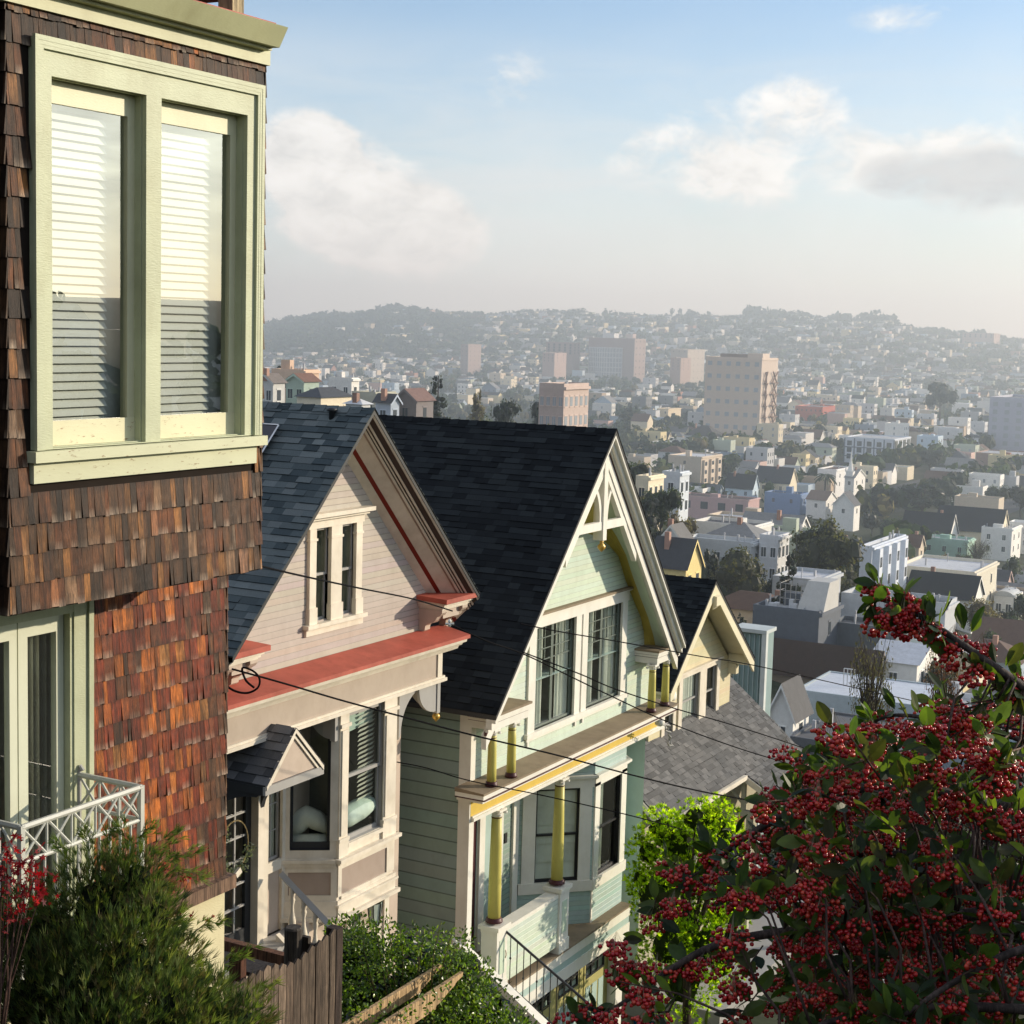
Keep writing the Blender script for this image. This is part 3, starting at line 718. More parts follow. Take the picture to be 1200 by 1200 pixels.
def bed(wo, n):
    q = MB(); q.M = LT
    q.tube([(.1,n-.18,-8.55),(.25,n-.22,-8.40),(.4,n-.2,-8.30),(.55,n-.18,-8.36),(LL-.12,n-.15,-8.5)], [.15,.2,.19,.17,.12], 12); q.tube([(.05,n-.1,-8.72),(LL-.05,n-.1,-8.72)], .14, 10)
    q.build('cushion', M['curtain'], wo, True)
window(LT, *so, PH, sash='charcoal', kind='fixed', rec=.05, st=.05, rail=.06, bot_r=.12, inner=None, depth=1.1, roommat='dark', cfun=bed)
tr = MB()
tr.M = FT
for a, e in ((22.12, 22.37), (23.45, 23.84)):
    tr.box(a-.0, e, -.01, .03, -9.0, -6.46); tr.box(a+.03, e-.04, .03, .055, -8.55, -6.75)
    tr.box(a-.02, e+.02, -.01, .07, -6.70, -6.64); tr.box(a-.02, e+.02, -.01, .06, -8.66, -8.60); tr.box(a-.015, e+.015, -.01, .045, -8.98, -8.66)
tr.box(22.05, 23.92, -.03, .13, -8.99, -8.93); tr.box(22.08, 23.88, -.03, .09, -9.03, -8.99); tr.box(22.37, 23.45, -.05, .05, -8.80, -8.73)
for a, e, c, d in ((22.12,22.22,-9.6,-9.03), (23.6,23.84,-9.6,-9.03), (22.22,23.6,-9.13,-9.03), (22.22,23.6,-9.66,-9.58)): tr.box(a, e, -.01, .03, c, d)
tr.box(22.09, 23.87, -.01, .045, -9.72, -9.655); tr.box(22.06, 23.90, -.01, .09, -9.76, -9.72); tr.box(22.10, 23.86, -.01, .05, -9.93, -9.76); tr.box(22.05, 23.92, -.01, .12, -10.0, -9.93)
tr.M = LT
tr.box(-.02, .12, -.01, .03, -9.0, -6.46); tr.box(LL-.13, LL-.0, -.01, .03, -8.62, -6.46)
tr.box(-.04, LL-.03, -.05, .10, -8.99, -8.93); tr.box(-.02, LL-.02, -.01, .06, -9.06, -8.99)
for a, e, c, d in ((-.01,.1,-9.66,-9.06), (LL-.1,LL,-9.66,-9.06), (.1,LL-.1,-9.16,-9.06), (.1,LL-.1,-9.66,-9.56)): tr.box(a, e, -.01, .028, c, d)
tr.box(-.02, LL, -.01, .05, -9.93, -9.66); tr.box(-.02, LL+.02, -.01, .10, -10.0, -9.93)
tr.M = RT; tr.box(-.0, .13, -.01, .03, -9.0, -6.46); tr.box(0, RL_, -.01, .09, -8.99, -8.93); tr.box(0, RL_, -.01, .1, -10.0, -9.93)
tr.build('bay_trim', M['cream'], bo)
pn = MB(); pn.M = FT; pn.box(22.22, 23.6, -.005, .006, -9.58, -9.13); pn.M = LT; pn.box(.1, LL-.1, -.005, .006, -9.56, -9.16); pn.build('bay_panel', M['mauve'], bo)
# pilaster of the angled side (grey in shade)
# main front below and around the door
t = MB(); t.M = FX(MW)
t.box(20.93, 21.14, -.02, .06, -10.3, -7.1); t.box(21.52, 21.70, -.02, .058, -10.3, -7.1); t.box(21.14, 21.52, -.02, .05, -9.06, -8.88); t.box(21.14, 21.52, -.02, .05, -7.45, -7.1)
t.box(21.14, 21.52, -.02, .05, -10.3, -10.12); t.box(20.78, 20.94, -.02, .13, -10.3, -7.2); t.box(19.5, 19.72, -.02, .06, -10.3, -7.1)
t.build('door_trim', M['cream'], PH)
window(FX(MW), *SIDE, PH, sash='greytrim', kind='fixed', rec=.04, st=.03, rail=.04, grid=(2, 3, 1.0), inner='curtain', depth=.4)
t = MB(); t.M = FX(MW); f = frame_mb(19.72, 20.78, -10.1, -7.35, .13, .14, .14, .28, -.08, -.02); t.add(f.v, f.f); do = t.build('front_door', M['charcoal'], PH)
t = MB(); t.M = FX(MW); t.quad((19.8,-.05,-9.9),(20.66,-.05,-9.9),(20.66,-.05,-7.45),(19.8,-.05,-7.45)); t.build('pane', M['glass'], do)
t = MB(); t.M = FX(MW)
for i in (1, 2): t.box(19.85+.79*i/3-.016, 19.85+.79*i/3+.016, -.06, -.028, -9.82, -7.49)
for i in range(1, 6): t.box(19.85, 20.64, -.062, -.026, -9.82+2.33*i/6-.016, -9.82+2.33*i/6+.016)
t.build('muntin', M['greytrim'], do)
t = MB(); t.M = FX(MW); t.quad((19.7,-.5,-10.1),(20.9,-.5,-10.1),(20.9,-.5,-7.3),(19.7,-.5,-7.3)); t.build('room', M['room'], do)
# porch hood
HX, hs, hz = -14.80, 20.22, -6.24
hp = 20.97; hl = 19.50; he = -6.99
hd = MB()
for e in (hl, hp):
    V = Vector((0, hs-e, hz-he)); roof_tabs(hd, (MW, e, he), (1,0,0), V, HX-MW+.02, V.length, .15, .27, .012, [(.085,.088,.094), (.12,.122,.128), (.06,.063,.068), (.15,.152,.158)])
ho = hd.build('porch_hood', M['roof'], PH)
t = MB(); t.yz([(hl,he-.01),(hs,hz-.01),(hp,he-.01),(hp,he-.10),(hs,hz-.10),(hl,he-.10)], MW, HX-.01)
t.box(MW, HX-.02, hl-.01, hl+.10, he-.16, he-.03); t.box(MW, HX-.02, hp-.10, hp+.01, he-.16, he-.03)
for y in (hl+.06, hp-.09):
    n = 10; poly = [(MW,-7.12), (HX-.1,-7.12)]
    for i in range(n+1):
        a = math.pi/2*i/n; poly.append((MW+.12+(HX-.2-MW-.12)*(1-math.sin(a)), -7.2-.75*(1-math.cos(a))))
    poly.append((MW,-7.98)); t.xz(poly, y-.05, y+.05)
t.build('hood_frame', M['charcoal'], ho)
t = MB(); t.box(HX-.05, HX-.0, hl-.02, hp+.02, he-.15, he-.02); t.build('hood_beam', M['greytrim'], ho)
t = MB(); t.yz([(hl+.1,he-.01),(hs,hz-.1),(hp-.1,he-.01)], HX-.07, HX-.04); t.build('hood_gable', M['pink'], ho)
t = MB()
for e in (hl, hp):
    slope_mb(t, e, he, hs, hz, -.005, .075, HX-.02, HX+.015); slope_mb(t, e, he, hs, hz, .10, .16, HX-.042, HX-.012)
t.build('hood_rake', M['cream'], ho)
# landing, stairs and rail
t = MB(); t.box(MW, -15.55, 19.5, 21.7, -10.32, -10.12)
for i in range(10): t.box(-15.55+.0+i*.27, -15.55+(i+1)*.27, 19.6, 21.1, -13.6, -10.2-.17*(i+1)+.02)
st = t.build('front_stairs', M['greytrim'], PH)
t = MB(); y = 21.10
A, B = Vector((MW+.35, y, -8.98)), Vector((-13.6, y, -10.42)); t.tube([A, B], .065, 4); t.build('handrail', M['greytrim'], st)
t = MB()
for i in range(1, 9):
    p = A+(B-A)*(i/9); h = .92
    t.lathe([(.05,0),(.055,.06),(.03,.12),(.062,.28),(.065,.36),(.035,.50),(.028,.62),(.05,.72),(.035,.76),(.05,.8),(.05,.92)], (p.x, p.y, p.z-h-.03), 10)
t.build('baluster', M['cream'], st, True)
t = MB(); t.xz([(MW+.3,-10.0),(-13.6,-11.45),(-13.6,-11.75),(MW+.3,-10.35)], y-.05, y+.05); t.build('stringer', M['cream'], st)
# basement front under the bay
t = MB(); t.M = FX(-15.62); t.box(21.6, 24.2, -.3, 0, -13.6, -9.98)
t.build('basement_wall', M['pink'], PH)
t = MB(); t.M = FX(-15.62); t.box(22.85, 23.0, -.01, .04, -13.6, -9.99); t.box(23.72, 23.92, -.01, .04, -13.6, -9.99); t.box(24.05, 24.2, -.01, .03, -13.6, -9.99); t.box(21.62, 22.8, -.01, .03, -10.62, -10.5)
t.build('basement_trim', M['cream'], PH)
t = MB(); t.M = FX(-15.60)      # black scrollwork plate by the basement door
for r in range(3):
    for i in range(4):
        u, v = 23.08+i*.16, -10.98-r*.14
        t.tube([(u+.065*math.cos(a*.52), .03, v+.065*math.sin(a*.52)) for a in range(13)], .012, 5)
for u in (23.0, 23.66): t.tube([(u,.03,-11.4),(u,.03,-10.75)], .014, 5)
t.build('scroll_grille', M['black'], PH)
t = MB()
for a in range(6):
    x, y = -15.38+.12*math.cos(a*1.047), 23.42+.17*math.sin(a*1.047); x2, y2 = -15.38+.08*math.cos(a*1.047), 23.42+.11*math.sin(a*1.047)
    t.tube([(x,y,-10.10),(x2,y2,-10.50)], .012, 5)
    a2 = a+1; t.tube([(x2,y2,-10.5), (-15.38+.08*math.cos(a2*1.047), 23.42+.11*math.sin(a2*1.047), -10.5)], .012, 5)
t.tube([(-15.6,23.25,-10.62),(-15.5,23.3,-10.55),(-15.40,23.40,-10.5)], .02, 5)
lt = t.build('wall_lantern', M['black'], PH)
t = MB()
for a in range(6):
    a2 = a+1; P = lambda q, k, z: (-15.38+.115*k*math.cos(q*1.047), 23.42+.165*k*math.sin(q*1.047), z)
    t.quad(P(a,1,-10.1), P(a2,1,-10.1), P(a2,.66,-10.5), P(a,.66,-10.5))
t.build('lantern_glass', flat('frosted_glass', (.42,.48,.42), .3, .5), lt)
# roof fittings
V = Vector((0, ap[0]-eL[0], ap[1]-eL[1])).normalized(); N = Vector((0, -V.z, V.y)); U = Vector((1,0,0))
A0 = at(322, 500, Y=21.5); k = (A0.z-(ap[1]-(ap[0]-A0.y)*sl))
yt = 22.0; P0 = None
best = min(((abs((lambda p: p.z-(ap[1]-(ap[0]-p.y)*sl)-.14)(at(327, 499, Y=y/100)))), y/100) for y in range(2000, 2250))
tr_ = at(327, 499, Y=best[1])
def sq(u, v, n): return tr_+U*u-V*v+N*n
t = MB(); t.quad(sq(-1.65,.02,.02), sq(-.02,.02,.02), sq(-.02,.98,.02), sq(-1.65,.98,.02)); sp = t.build('solar_panel', M['solar'], PH)
t = MB()
for a, e in (((-1.67,0),(0,0)), ((0,0),(0,1)), ((-1.67,1),(0,1)), ((-1.67,0),(-1.67,1))): t.tube([sq(*a,.02), sq(*e,.02)], .017, 4)
t.build('panel_frame', M['alu'], sp)
t = MB()
for q in ((-.3,.3), (-.3,.8)): t.tube([sq(-1.3,q[1],0), sq(-.3,q[1],-.02)], .02, 4); t.tube([sq(*q,0), sq(*q,-.16)], .02, 4)
vp = at(388, 482, d=1); best = min(((abs((lambda p: p.z-(ap[1]-(ap[0]-p.y)*sl)-.05)(at(389, 486, Y=y/100)))), y/100) for y in range(2000, 2250)); vp = at(389, 486, Y=best[1])
t = MB(); t.lathe([(.05,-.1),(.05,.05),(.09,.06),(.09,.10),(.03,.12)], vp, 12); t.build('roof_vent', M['charcoal'], PH, True)
# wreath on the front door
wr = thing('door_wreath', 'grey green leaf wreath with a cream bow hanging on the dark cottage door', 'wreath', (-15.9, 20.3, -8.3))
t = MB(); rr = random.Random(3); wc = Vector((MW+.03, 20.28, -8.36))
t.tube([wc+Vector((0, .36*math.cos(a*.2618), .42*math.sin(a*.2618))) for a in range(25)], .012, 5, (.35,.28,.14)); t.build('hoop', M['fence'], wr)
t = MB()
for i in range(420):
    a = rr.uniform(math.pi*.75, math.pi*1.95); q = wc+Vector((rr.uniform(0,.09), .36*math.cos(a)+rr.gauss(0,.055), .42*math.sin(a)+rr.gauss(0,.055)))
    d = Vector((rr.uniform(-1,1), rr.uniform(-1,1), rr.uniform(-1,1))).normalized(); s = d.orthogonal().normalized()*.016; L = .055
    c = lerp((.16,.20,.13), (.40,.42,.34), rr.random())
    t.add([q-s*.2, q+d*L*.5+s, q+d*L, q+d*L*.5-s], [(0,1,2,3)], c)
t.build('leaves', M['leafmatte'], wr)
t = MB(); t.M = Matrix.Translation(wc+Vector((.09,-.02,-.40))) @ Matrix.Rotation(.5, 4, 'X'); t.box(-.02,.03,-.07,.07,-.05,.05); t.build('bow', M['cream'], wr)
# ------------------------------------------------------------------ 3. the sage green house
GH = thing('gabled_house', 'sage green house with black roof, yellow porch columns and a white gable truss', 'house', (-17, 31, -14))
W, F, MW = -15.63, -15.0, -16.55
ap, eL, eR = (31.36, -2.10), (26.50, -7.27), (35.62, -7.27)
DKR = [(.012,.0145,.0165), (.0165,.020,.0225), (.008,.010,.012), (.021,.025,.027)]
gable_roof(GH, ap, eL, eR, -14.76, -28, .10, DKR, .15, .36, .010)
slR = (ap[1]-eR[1])/(eR[0]-ap[0]); slL = (ap[1]-eL[1])/(ap[0]-eL[0])
wL, wR = (29.57, 31.39, -8.33, -6.16), (31.97, 33.74, -8.33, -6.16)
b = MB(); b.M = FX(W)
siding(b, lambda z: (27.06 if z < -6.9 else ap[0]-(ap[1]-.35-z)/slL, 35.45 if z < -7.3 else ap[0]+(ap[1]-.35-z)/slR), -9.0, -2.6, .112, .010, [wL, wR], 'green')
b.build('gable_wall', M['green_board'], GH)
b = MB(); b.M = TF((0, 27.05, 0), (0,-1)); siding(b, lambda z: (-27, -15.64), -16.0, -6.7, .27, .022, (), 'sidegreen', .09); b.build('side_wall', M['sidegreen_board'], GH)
b = MB(); b.M = FX(MW); wallquads(b, 27.07, 35.4, -16.5, -6.7, [(28.7, 29.78, -13.43, -9.84)], -.45); b.M = None
b.quad((-28,35.4,-16),(W,35.4,-16),(W,35.4,-7.2),(-28,35.4,-7.2)); b.quad((-28,27.07,-16),(-28,35.4,-16),(-28,35.4,-4),(-28,27.07,-4))
b.quad((-28,27.07,-7.3),(W-.02,27.07,-7.3),(W-.02,35.4,-7.3),(-28,35.4,-7.3))
b.build('wall', M['teal'], GH)
# rakes with crown, plum line and white board
wt = MB(); pl = MB()
for e in (eL, eR):
    s0, z0 = e; s1, z1 = ap
    slope_mb(wt, s0, z0, s1, z1, .10, .17, -14.98, -14.78); slope_mb(wt, s0, z0, s1, z1, .165, .30, -14.99, -14.86); slope_mb(wt, s0, z0, s1, z1, .29, .36, -15.0, -14.93)
    slope_mb(pl, s0, z0, s1, z1, .36, .43, -15.02, -14.965)
    slope_mb(wt, s0, z0, s1, z1, .43, .70, -15.08, -14.97)
o = wt.build('rake_board', M['white'], GH); pl.build('plum_stripe', M['plum'], o)
# coved soffit between the wall and the rake
hc = [(0,-4.40),(.5,-4.42),(1.0,-4.52),(1.64,-4.80),(2.14,-5.10),(2.55,-5.68),(3.0,-6.18),(3.48,-6.68),(3.68,-7.05),(3.76,-7.45)]
cv = MB(); sf = MB()
for sg in (-1, 1):
    sl_ = slR if sg > 0 else slL; sc = 1.0 if sg > 0 else 1.08
    rows = []
    for i, (d, z) in enumerate(hc):
        t = i/(len(hc)-1); do = t*4.14*sc; zo = ap[1]-.72-sl_*do
        if i == 0: zo = ap[1]-.75
        row = []
        for k in range(9):
            q = k/8; x = (W+.012)*(1-q)+(-15.05)*q
            bl = q**1.0; bow = .10*math.sin(math.pi*q)
            y = ap[0]+sg*((d*sc)*(1-bl)+do*bl); zz = z*(1-bl)+zo*bl
            row.append(Vector((x-bow*.5, y+sg*bow*.35, zz+bow*.5)))
        rows.append(row)
    fine = []
    for a, e in zip(rows, rows[1:]):
        for k in range(8):
            tgt = cv if k < (6 if sg < 0 and zz < 99 else 4) else sf
            tgt.quad(a[k], a[k+1], e[k+1], e[k])
cv.build('yellow_cove', paint('cove_yellow_paint', (.50,.40,.09), .55, .12), GH); sf.build('soffit', M['green'], GH)
# king post truss in the gable
t = MB(); X0, X1 = -15.08, -14.98
for sg, sl_ in ((-1, slL), (1, slR)):
    fs = ap[0]+sg*1.72; slope_mb(t, fs, ap[1]-.62-sl_*1.72, ap[0], ap[1]-.62, 0, .30, X0-.03, X1-.012)
    t.lathe([(.02,-.05),(.11,-.02),(.11,.02),(.02,.05)], (0,0,0), 3) if False else None
    n = 12; R0, R1 = .78, .64
    pts = []
    for i in range(n+1):
        a = i/n; y = ap[0]+sg*(.14+.62*(1-math.cos(a*1.35))); z = -4.06+ .82*math.sin(a*1.45); pts.append((y, z))
    for (y0, z0), (y1, z1) in zip(pts, pts[1:]):
        t.yz([(y0-.045,z0), (y1-.045,z1), (y1+.055,z1+.01), (y0+.055,z0+.01)], X0-.02, X1-.02)
t.box(X0-.02, X1-.008, ap[0]-1.30, ap[0]+1.30, -4.235, -4.055)
t.box(X0-.12, X1+.02, ap[0]-.085, ap[0]+.085, -4.46, -2.7)
to = t.build('gable_truss', M['white'], GH)
t = MB(); t.lathe([(.02,0),(.045,-.03),(.03,-.06),(.085,-.12),(.085,-.17),(.04,-.22),(.008,-.25)], (-15.03, ap[0], -4.46), 16); t.build('gilt_finial', M['gold'], to, True)
# windows
tr = MB(); tr.M = FX(W)
for a, e in ((29.27, 29.57), (31.39, 31.64), (31.72, 31.97), (33.74, 34.0)): tr.box(a, e, -.02, .06, -8.36, -6.16)
tr.box(31.64, 31.72, -.02, .03, -8.36, -6.16)
tr.box(29.22, 34.05, -.02, .07, -6.16, -5.93); tr.box(29.15, 34.12, -.02, .12, -5.93, -5.89); tr.box(29.20, 34.10, -.05, .10, -8.43, -8.33); tr.box(29.27, 34.0, -.02, .05, -8.50, -8.43)
for a in (29.33, 31.5, 31.86, 33.86): tr.box(a-.03, a+.03, -.02, .055, -8.60, -8.50)
tr.build('window_trim', M['white'], GH)
t = MB(); t.M = FX(W); t.box(29.12, 34.15, -.02, .15, -5.89, -5.845); t.build('window_cap', M['ledge'], GH)
M['sashgrey'] = paint('grey_green_sash', (.16,.19,.165), .4, .1)
for o_ in (wL, wR): window(FX(W), *o_, GH, sash='sashgrey', kind='pair', rec=.05, st=.045, rail=.055, grid=(3, 3, .34), inner='curtains', depth=.9, roommat='paleroom')
# cornice returns over the paired columns
for a, e in ((26.88, 28.36), (34.55, 36.0)):
    c_ = MB(); c_.box(W, F+.01, a, e, -7.42, -7.375); o = c_.build('return_cap', M['ledge'], GH)
    c_ = MB(); c_.box(W, F-.005, a+.01, e-.01, -7.48, -7.425); c_.box(W, F-.03, a+.03, e-.03, -7.54, -7.49); c_.box(W, F-.055, a+.06, e-.06, -7.70, -7.555); c_.build('return_moulding', M['white'], o)
    c_ = MB(); c_.box(W, F-.026, a+.028, e-.028, -7.49, -7.478); c_.box(W, F-.05, a+.055, e-.055, -7.556, -7.54); c_.build('plum_stripe', M['plum'], o)
    for y in (a+.20, e-.50) if a < 30 else (a+.05, e-.62): column(GH, 'upper_column', -15.16, y, -8.80, -7.70, .092, .075, 'colyellow', 'white', 'plum')
t = MB(); t.box(W-.01, W+.045, 28.9, 29.2, -8.85, -7.42) if False else None
# long ledge with yellow frieze
t = MB(); t.xz([(W-.02,-8.80),(F,-8.84),(F,-8.88),(W-.02,-8.88)], 26.52, 35.85); t.build('pent_ledge', M['ledge'], GH)
t = MB(); t.box(W-.02, F-.02, 26.54, 35.82, -8.97, -8.882); t.box(W-.02, F-.07, 26.60, 35.72, -9.06, -8.97); t.box(-15.86, -15.60, 27.025, 27.21, -16, -6.9)
go = t.build('ledge_trim', M['white'], GH)
t = MB(); t.box(W-.02, -14.99, 26.53, 35.83, -8.99, -8.968); t.build('plum_stripe', M['plum'], go)
BK = 1.026          # the porch front stands a little behind the ledge
t = MB(); t.box(MW, -15.14, 26.40, 35.45, -9.37, -9.30); t.box(MW, -15.17, 26.41, 35.42, -9.31, -9.27); t.box(-15.5, -15.185, 35.15, 35.45, -9.3, -8.9); t.build('porch_trim', M['white'], GH)
t = MB(); t.box(MW, -15.20, 26.38, 35.40, -9.28, -8.80); t.build('yellow_frieze', M['yellow'], GH)
# porch columns, pedestals, knee wall
pd = MB(); gp = MB()
for y in (27.44, 30.13):
    column(GH, 'porch_column', -15.22, y, -11.64, -9.37, .128, .098, 'colyellow', 'white', 'plum')
    pd.box(-15.44, -14.98, y-.24, y+.27, -11.78, -11.70); pd.box(-15.40, -15.02, y-.21, y+.24, -11.84, -11.78)
    pd.box(-15.39, -15.03, y-.195, y+.225, -13.13, -11.84); pd.box(-15.42, -15.01, y-.22, y+.25, -13.13, -12.86)
    gp = MB(); gp.box(-15.031, -15.022, y-.09, y+.12, -12.7, -12.0); gp.build('pedestal_panel', M['green'], GH)
    pass
    
pd.box(-15.36, -15.06, 27.66, 29.94, -11.90, -11.82); pd.build('pedestal', M['white'], GH)
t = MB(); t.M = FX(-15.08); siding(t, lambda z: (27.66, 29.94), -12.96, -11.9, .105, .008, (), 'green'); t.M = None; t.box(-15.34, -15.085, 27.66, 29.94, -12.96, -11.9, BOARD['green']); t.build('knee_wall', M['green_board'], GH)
t = MB(); t.box(MW, -15.01, 26.3, 33.6, -13.16, -13.12); t.build('porch_floor', M['ledge'], GH)
t = MB(); t.box(MW+.05, -15.06, 26.3, 33.62, -13.40, -13.165); t.box(MW+.05, -15.06, 26.3, 33.6, -13.84, -13.56); t.box(-15.5, -15.2, 33.27, 33.62, -17, -13.84); t.box(-15.45, -15.02, 27.9, 33.65, -13.18, -13.17); t.build('porch_skirt', M['white'], GH)
t = MB(); t.box(MW+.06, -15.075, 26.3, 33.58, -13.57, -13.39); t.build('skirt_band', M['teal'], GH)
# bay on the porch
BF = -15.30; L0, L1, R1, R0 = (MW, 30.75), (BF, 31.98), (BF, 33.60), (MW, 34.85)
LT, LL = face(L0, L1); RT, RL_ = face(R1, R0)
fo = (32.22, 33.34, -12.12, -10.02); so = (.42, 1.42, -12.12, -10.02)
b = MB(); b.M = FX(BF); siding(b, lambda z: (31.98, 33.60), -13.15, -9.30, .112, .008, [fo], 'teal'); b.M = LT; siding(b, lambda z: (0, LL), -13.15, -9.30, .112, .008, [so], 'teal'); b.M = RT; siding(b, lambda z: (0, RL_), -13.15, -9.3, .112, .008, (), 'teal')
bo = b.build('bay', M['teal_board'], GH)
t = MB()
t.M = FX(BF)
t.box(31.98, 32.22, -.01, .04, -12.3, -9.95); t.box(33.34, 33.60, -.01, .04, -12.3, -9.95); t.box(31.98, 33.6, -.01, .04, -10.02, -9.8); t.box(31.92, 33.66, -.01, .13, -9.80, -9.74); t.box(31.96, 33.63, -.01, .08, -9.84, -9.80); t.box(31.93, 33.65, -.01, .07, -12.36, -12.12)
t.box(31.965, 32.03, -.01, .025, -13.14, -12.36)
t.M = LT
t.box(.12, .42, -.01, .04, -12.3, -9.95); t.box(1.42, 1.70, -.01, .04, -12.3, -9.95); t.box(.1, LL, -.01, .039, -10.02, -9.8); t.box(.05, LL+.03, -.01, .12, -9.80, -9.74); t.box(.05, LL+.01, -.01, .07, -12.36, -12.12)
t.M = RT; t.box(0, RL_, -.01, .12, -9.80, -9.74); t.box(0, .25, -.01, .04, -12.3, -9.95)
t.build('bay_trim', M['white'], bo)
window(FX(BF), *fo, GH, sash='black', rec=.04, st=.035, rail=.05, inner='half', depth=.8, roommat='dark')
window(LT, *so, GH, sash='black', rec=.03, st=.045, rail=.055, inner='shade', depth=.8)
# door wall
t = MB(); t.M = FX(MW); t.box(29.05, 29.28, -.02, .05, -13.1, -9.6); t.box(29.85, 30.06, -.02, .05, -13.1, -9.4); t.box(30.5, 30.74, -.02, .06, -13.1, -9.4); t.box(27.8, 28.0, -.02, .05, -13.1, -9.6); t.build('door_trim', M['white'], GH)
t = MB(); t.M = FX(MW); t.box(28.0, 29.05, -.08, -.02, -13.1, -9.6); t.build('front_door', M['plum'], GH)
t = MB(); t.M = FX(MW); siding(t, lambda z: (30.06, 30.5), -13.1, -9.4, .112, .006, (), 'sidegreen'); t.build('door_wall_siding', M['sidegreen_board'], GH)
t = MB(); t.M = FX(MW); t.box(30.18, 30.28, .0, .03, -11.05, -10.83); t.build('doorbell', M['black'], GH)
# garage doors
GX = -15.42
t = MB(); t.M = FX(GX); wallquads(t, 28.6, 33.27, -17, -13.84, [(29.30,30.34,-14.46,-13.95), (30.75,31.72,-14.5,-13.95), (32.07,33.06,-14.52,-13.95)], 0)
for u in (30.34, 30.66, 31.78, 32.0): t.box(u, u+.06, 0, .02, -17, -13.84)
g_ = t.build('garage_door', paint('olive_garage_paint', (.42,.38,.15), .5, .1), GH)
t = MB(); t.M = FX(GX)
for a, e in ((29.30,30.34), (30.75,31.72), (32.07,33.06)):
    f = frame_mb(a, e, -14.5, -13.95, .03, .03, .03, .03, -.04, .01); t.add(f.v, f.f)
    for i in (1, 2): t.box(a+(e-a)*i/3-.015, a+(e-a)*i/3+.015, -.03, .008, -14.5, -13.95)
    t.box(a, e, -.031, .0065, -14.24, -14.21)
t.build('garage_sash', M['black'], g_)
t = MB(); t.M = FX(GX)
for a, e in ((29.30,30.34), (30.75,31.72), (32.07,33.06)): t.quad((a,-.03,-14.5),(e,-.03,-14.5),(e,-.03,-13.95),(a,-.03,-13.95))
t.build('pane', M['glass'], g_)
t = MB(); t.M = FX(GX)
for a, e in ((29.30,30.34), (30.75,31.72), (32.07,33.06)):
    for i in range(3): t.box(a+(e-a)*i/3+.04, a+(e-a)*(i+1)/3-.04, -.01, .012, -16.6, -14.72)
t.build('garage_panel', M['teal'], g_)
t = MB(); t.M = FX(GX); t.quad((29,-.3,-14.6),(33.2,-.3,-14.6),(33.2,-.3,-13.9),(29,-.3,-13.9)); t.build('room', M['room'], g_)
# stairs down to the street
t = MB()
for i in range(16): t.box(-15.0+i*.28, -15.0+(i+1)*.28, 26.4, 27.6, -17.5, -13.15-.165*(i+1))
st = t.build('porch_stairs', M['greytrim'], GH)
t = MB(); A = at(548, 1112, Y=26.3); B = at(640, 1200, Y=26.3); D = (B-A)*2.6
t.xz([(A.x-.3,A.z+.17),(A.x+D.x,A.z+D.z),(A.x+D.x,A.z+D.z-.16),(A.x-.3,A.z+.01)], 26.2, 26.42); t.build('stair_cap', M['white'], st)
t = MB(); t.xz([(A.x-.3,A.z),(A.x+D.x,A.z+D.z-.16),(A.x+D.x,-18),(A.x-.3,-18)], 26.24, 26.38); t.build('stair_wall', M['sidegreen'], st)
t = MB(); A = at(590, 1089, Y=27.62); B = at(695, 1181, Y=27.62); Dv = B-A
t.tube([A+Vector((-.05,0,-.10)), A+Vector((0,0,-.01)), A, A+Dv*.5, A+Dv*1.8], .026, 6)
lo = Vector((0,0,-1.02)); t.tube([A+lo, A+Dv*1.8+lo], .016, 5)
for i in range(0, 24):
    p = A+Dv*(.01+i*.075); t.tube([p, p+lo], .0105, 5)
    if i % 2: t.lathe([(.01,-.03),(.026,0),(.01,.03)], tuple(p+lo*(.45 if i % 4 == 1 else .62)), 6)
t.build('iron_rail', M['black'], st)
t = MB(); p = A+Dv*.02+lo*.45; t.tube([p+Vector((.05*math.cos(a*.5), -.02, .10*math.sin(a*.5))) for a in range(14)], .012, 5); t.build('rail_scroll', M['cream'], st)
BK = 1.0
# ------------------------------------------------------------------ 4. the beige house with the dormer
K = 1.09
TH = thing('dormer_house', 'beige cottage with grey shingle roof and front dormer, beyond the sage green house', 'house', (-18, 41, -15))
W, F = -15.6*K, -15.0*K
ap, eL, eR = (37.93*K, -6.13*K), (35.35*K, -8.42*K), (40.92*K, -8.58*K)
gable_roof(TH, ap, eL, eR, F+.02, -26, .10, DKR, .15, .36, .010)
sR = (ap[1]-eR[1])/(eR[0]-ap[0]); sL = (ap[1]-eL[1])/(ap[0]-eL[0])
WN = [(37.42*K, 38.54*K, -9.90*K, -8.60*K), (38.98*K, 39.70*K, -9.93*K, -8.60*K), (36.38*K, 36.9*K, -10.08*K, -9.32*K)]
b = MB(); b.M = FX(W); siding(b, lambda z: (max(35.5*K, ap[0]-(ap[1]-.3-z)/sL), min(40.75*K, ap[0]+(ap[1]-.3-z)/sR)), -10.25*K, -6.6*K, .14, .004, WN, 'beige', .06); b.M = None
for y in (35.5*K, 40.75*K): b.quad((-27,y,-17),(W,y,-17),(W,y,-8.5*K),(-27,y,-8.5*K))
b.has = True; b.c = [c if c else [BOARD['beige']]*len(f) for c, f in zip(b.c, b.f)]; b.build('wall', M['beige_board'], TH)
t = MB()
for e in (eL, eR):
    slope_mb(t, e[0], e[1], ap[0], ap[1], .09, .40, F-.06, F); slope_mb(t, e[0], e[1], ap[0], ap[1], .09, .17, W-.2, F-.062)
t.xz([(F-.02, -6.5*K), (F+.10, -6.52*K), (F+.10, -6.75*K), (F-.02, -6.85*K)], ap[0]-.13, ap[0]+.13)
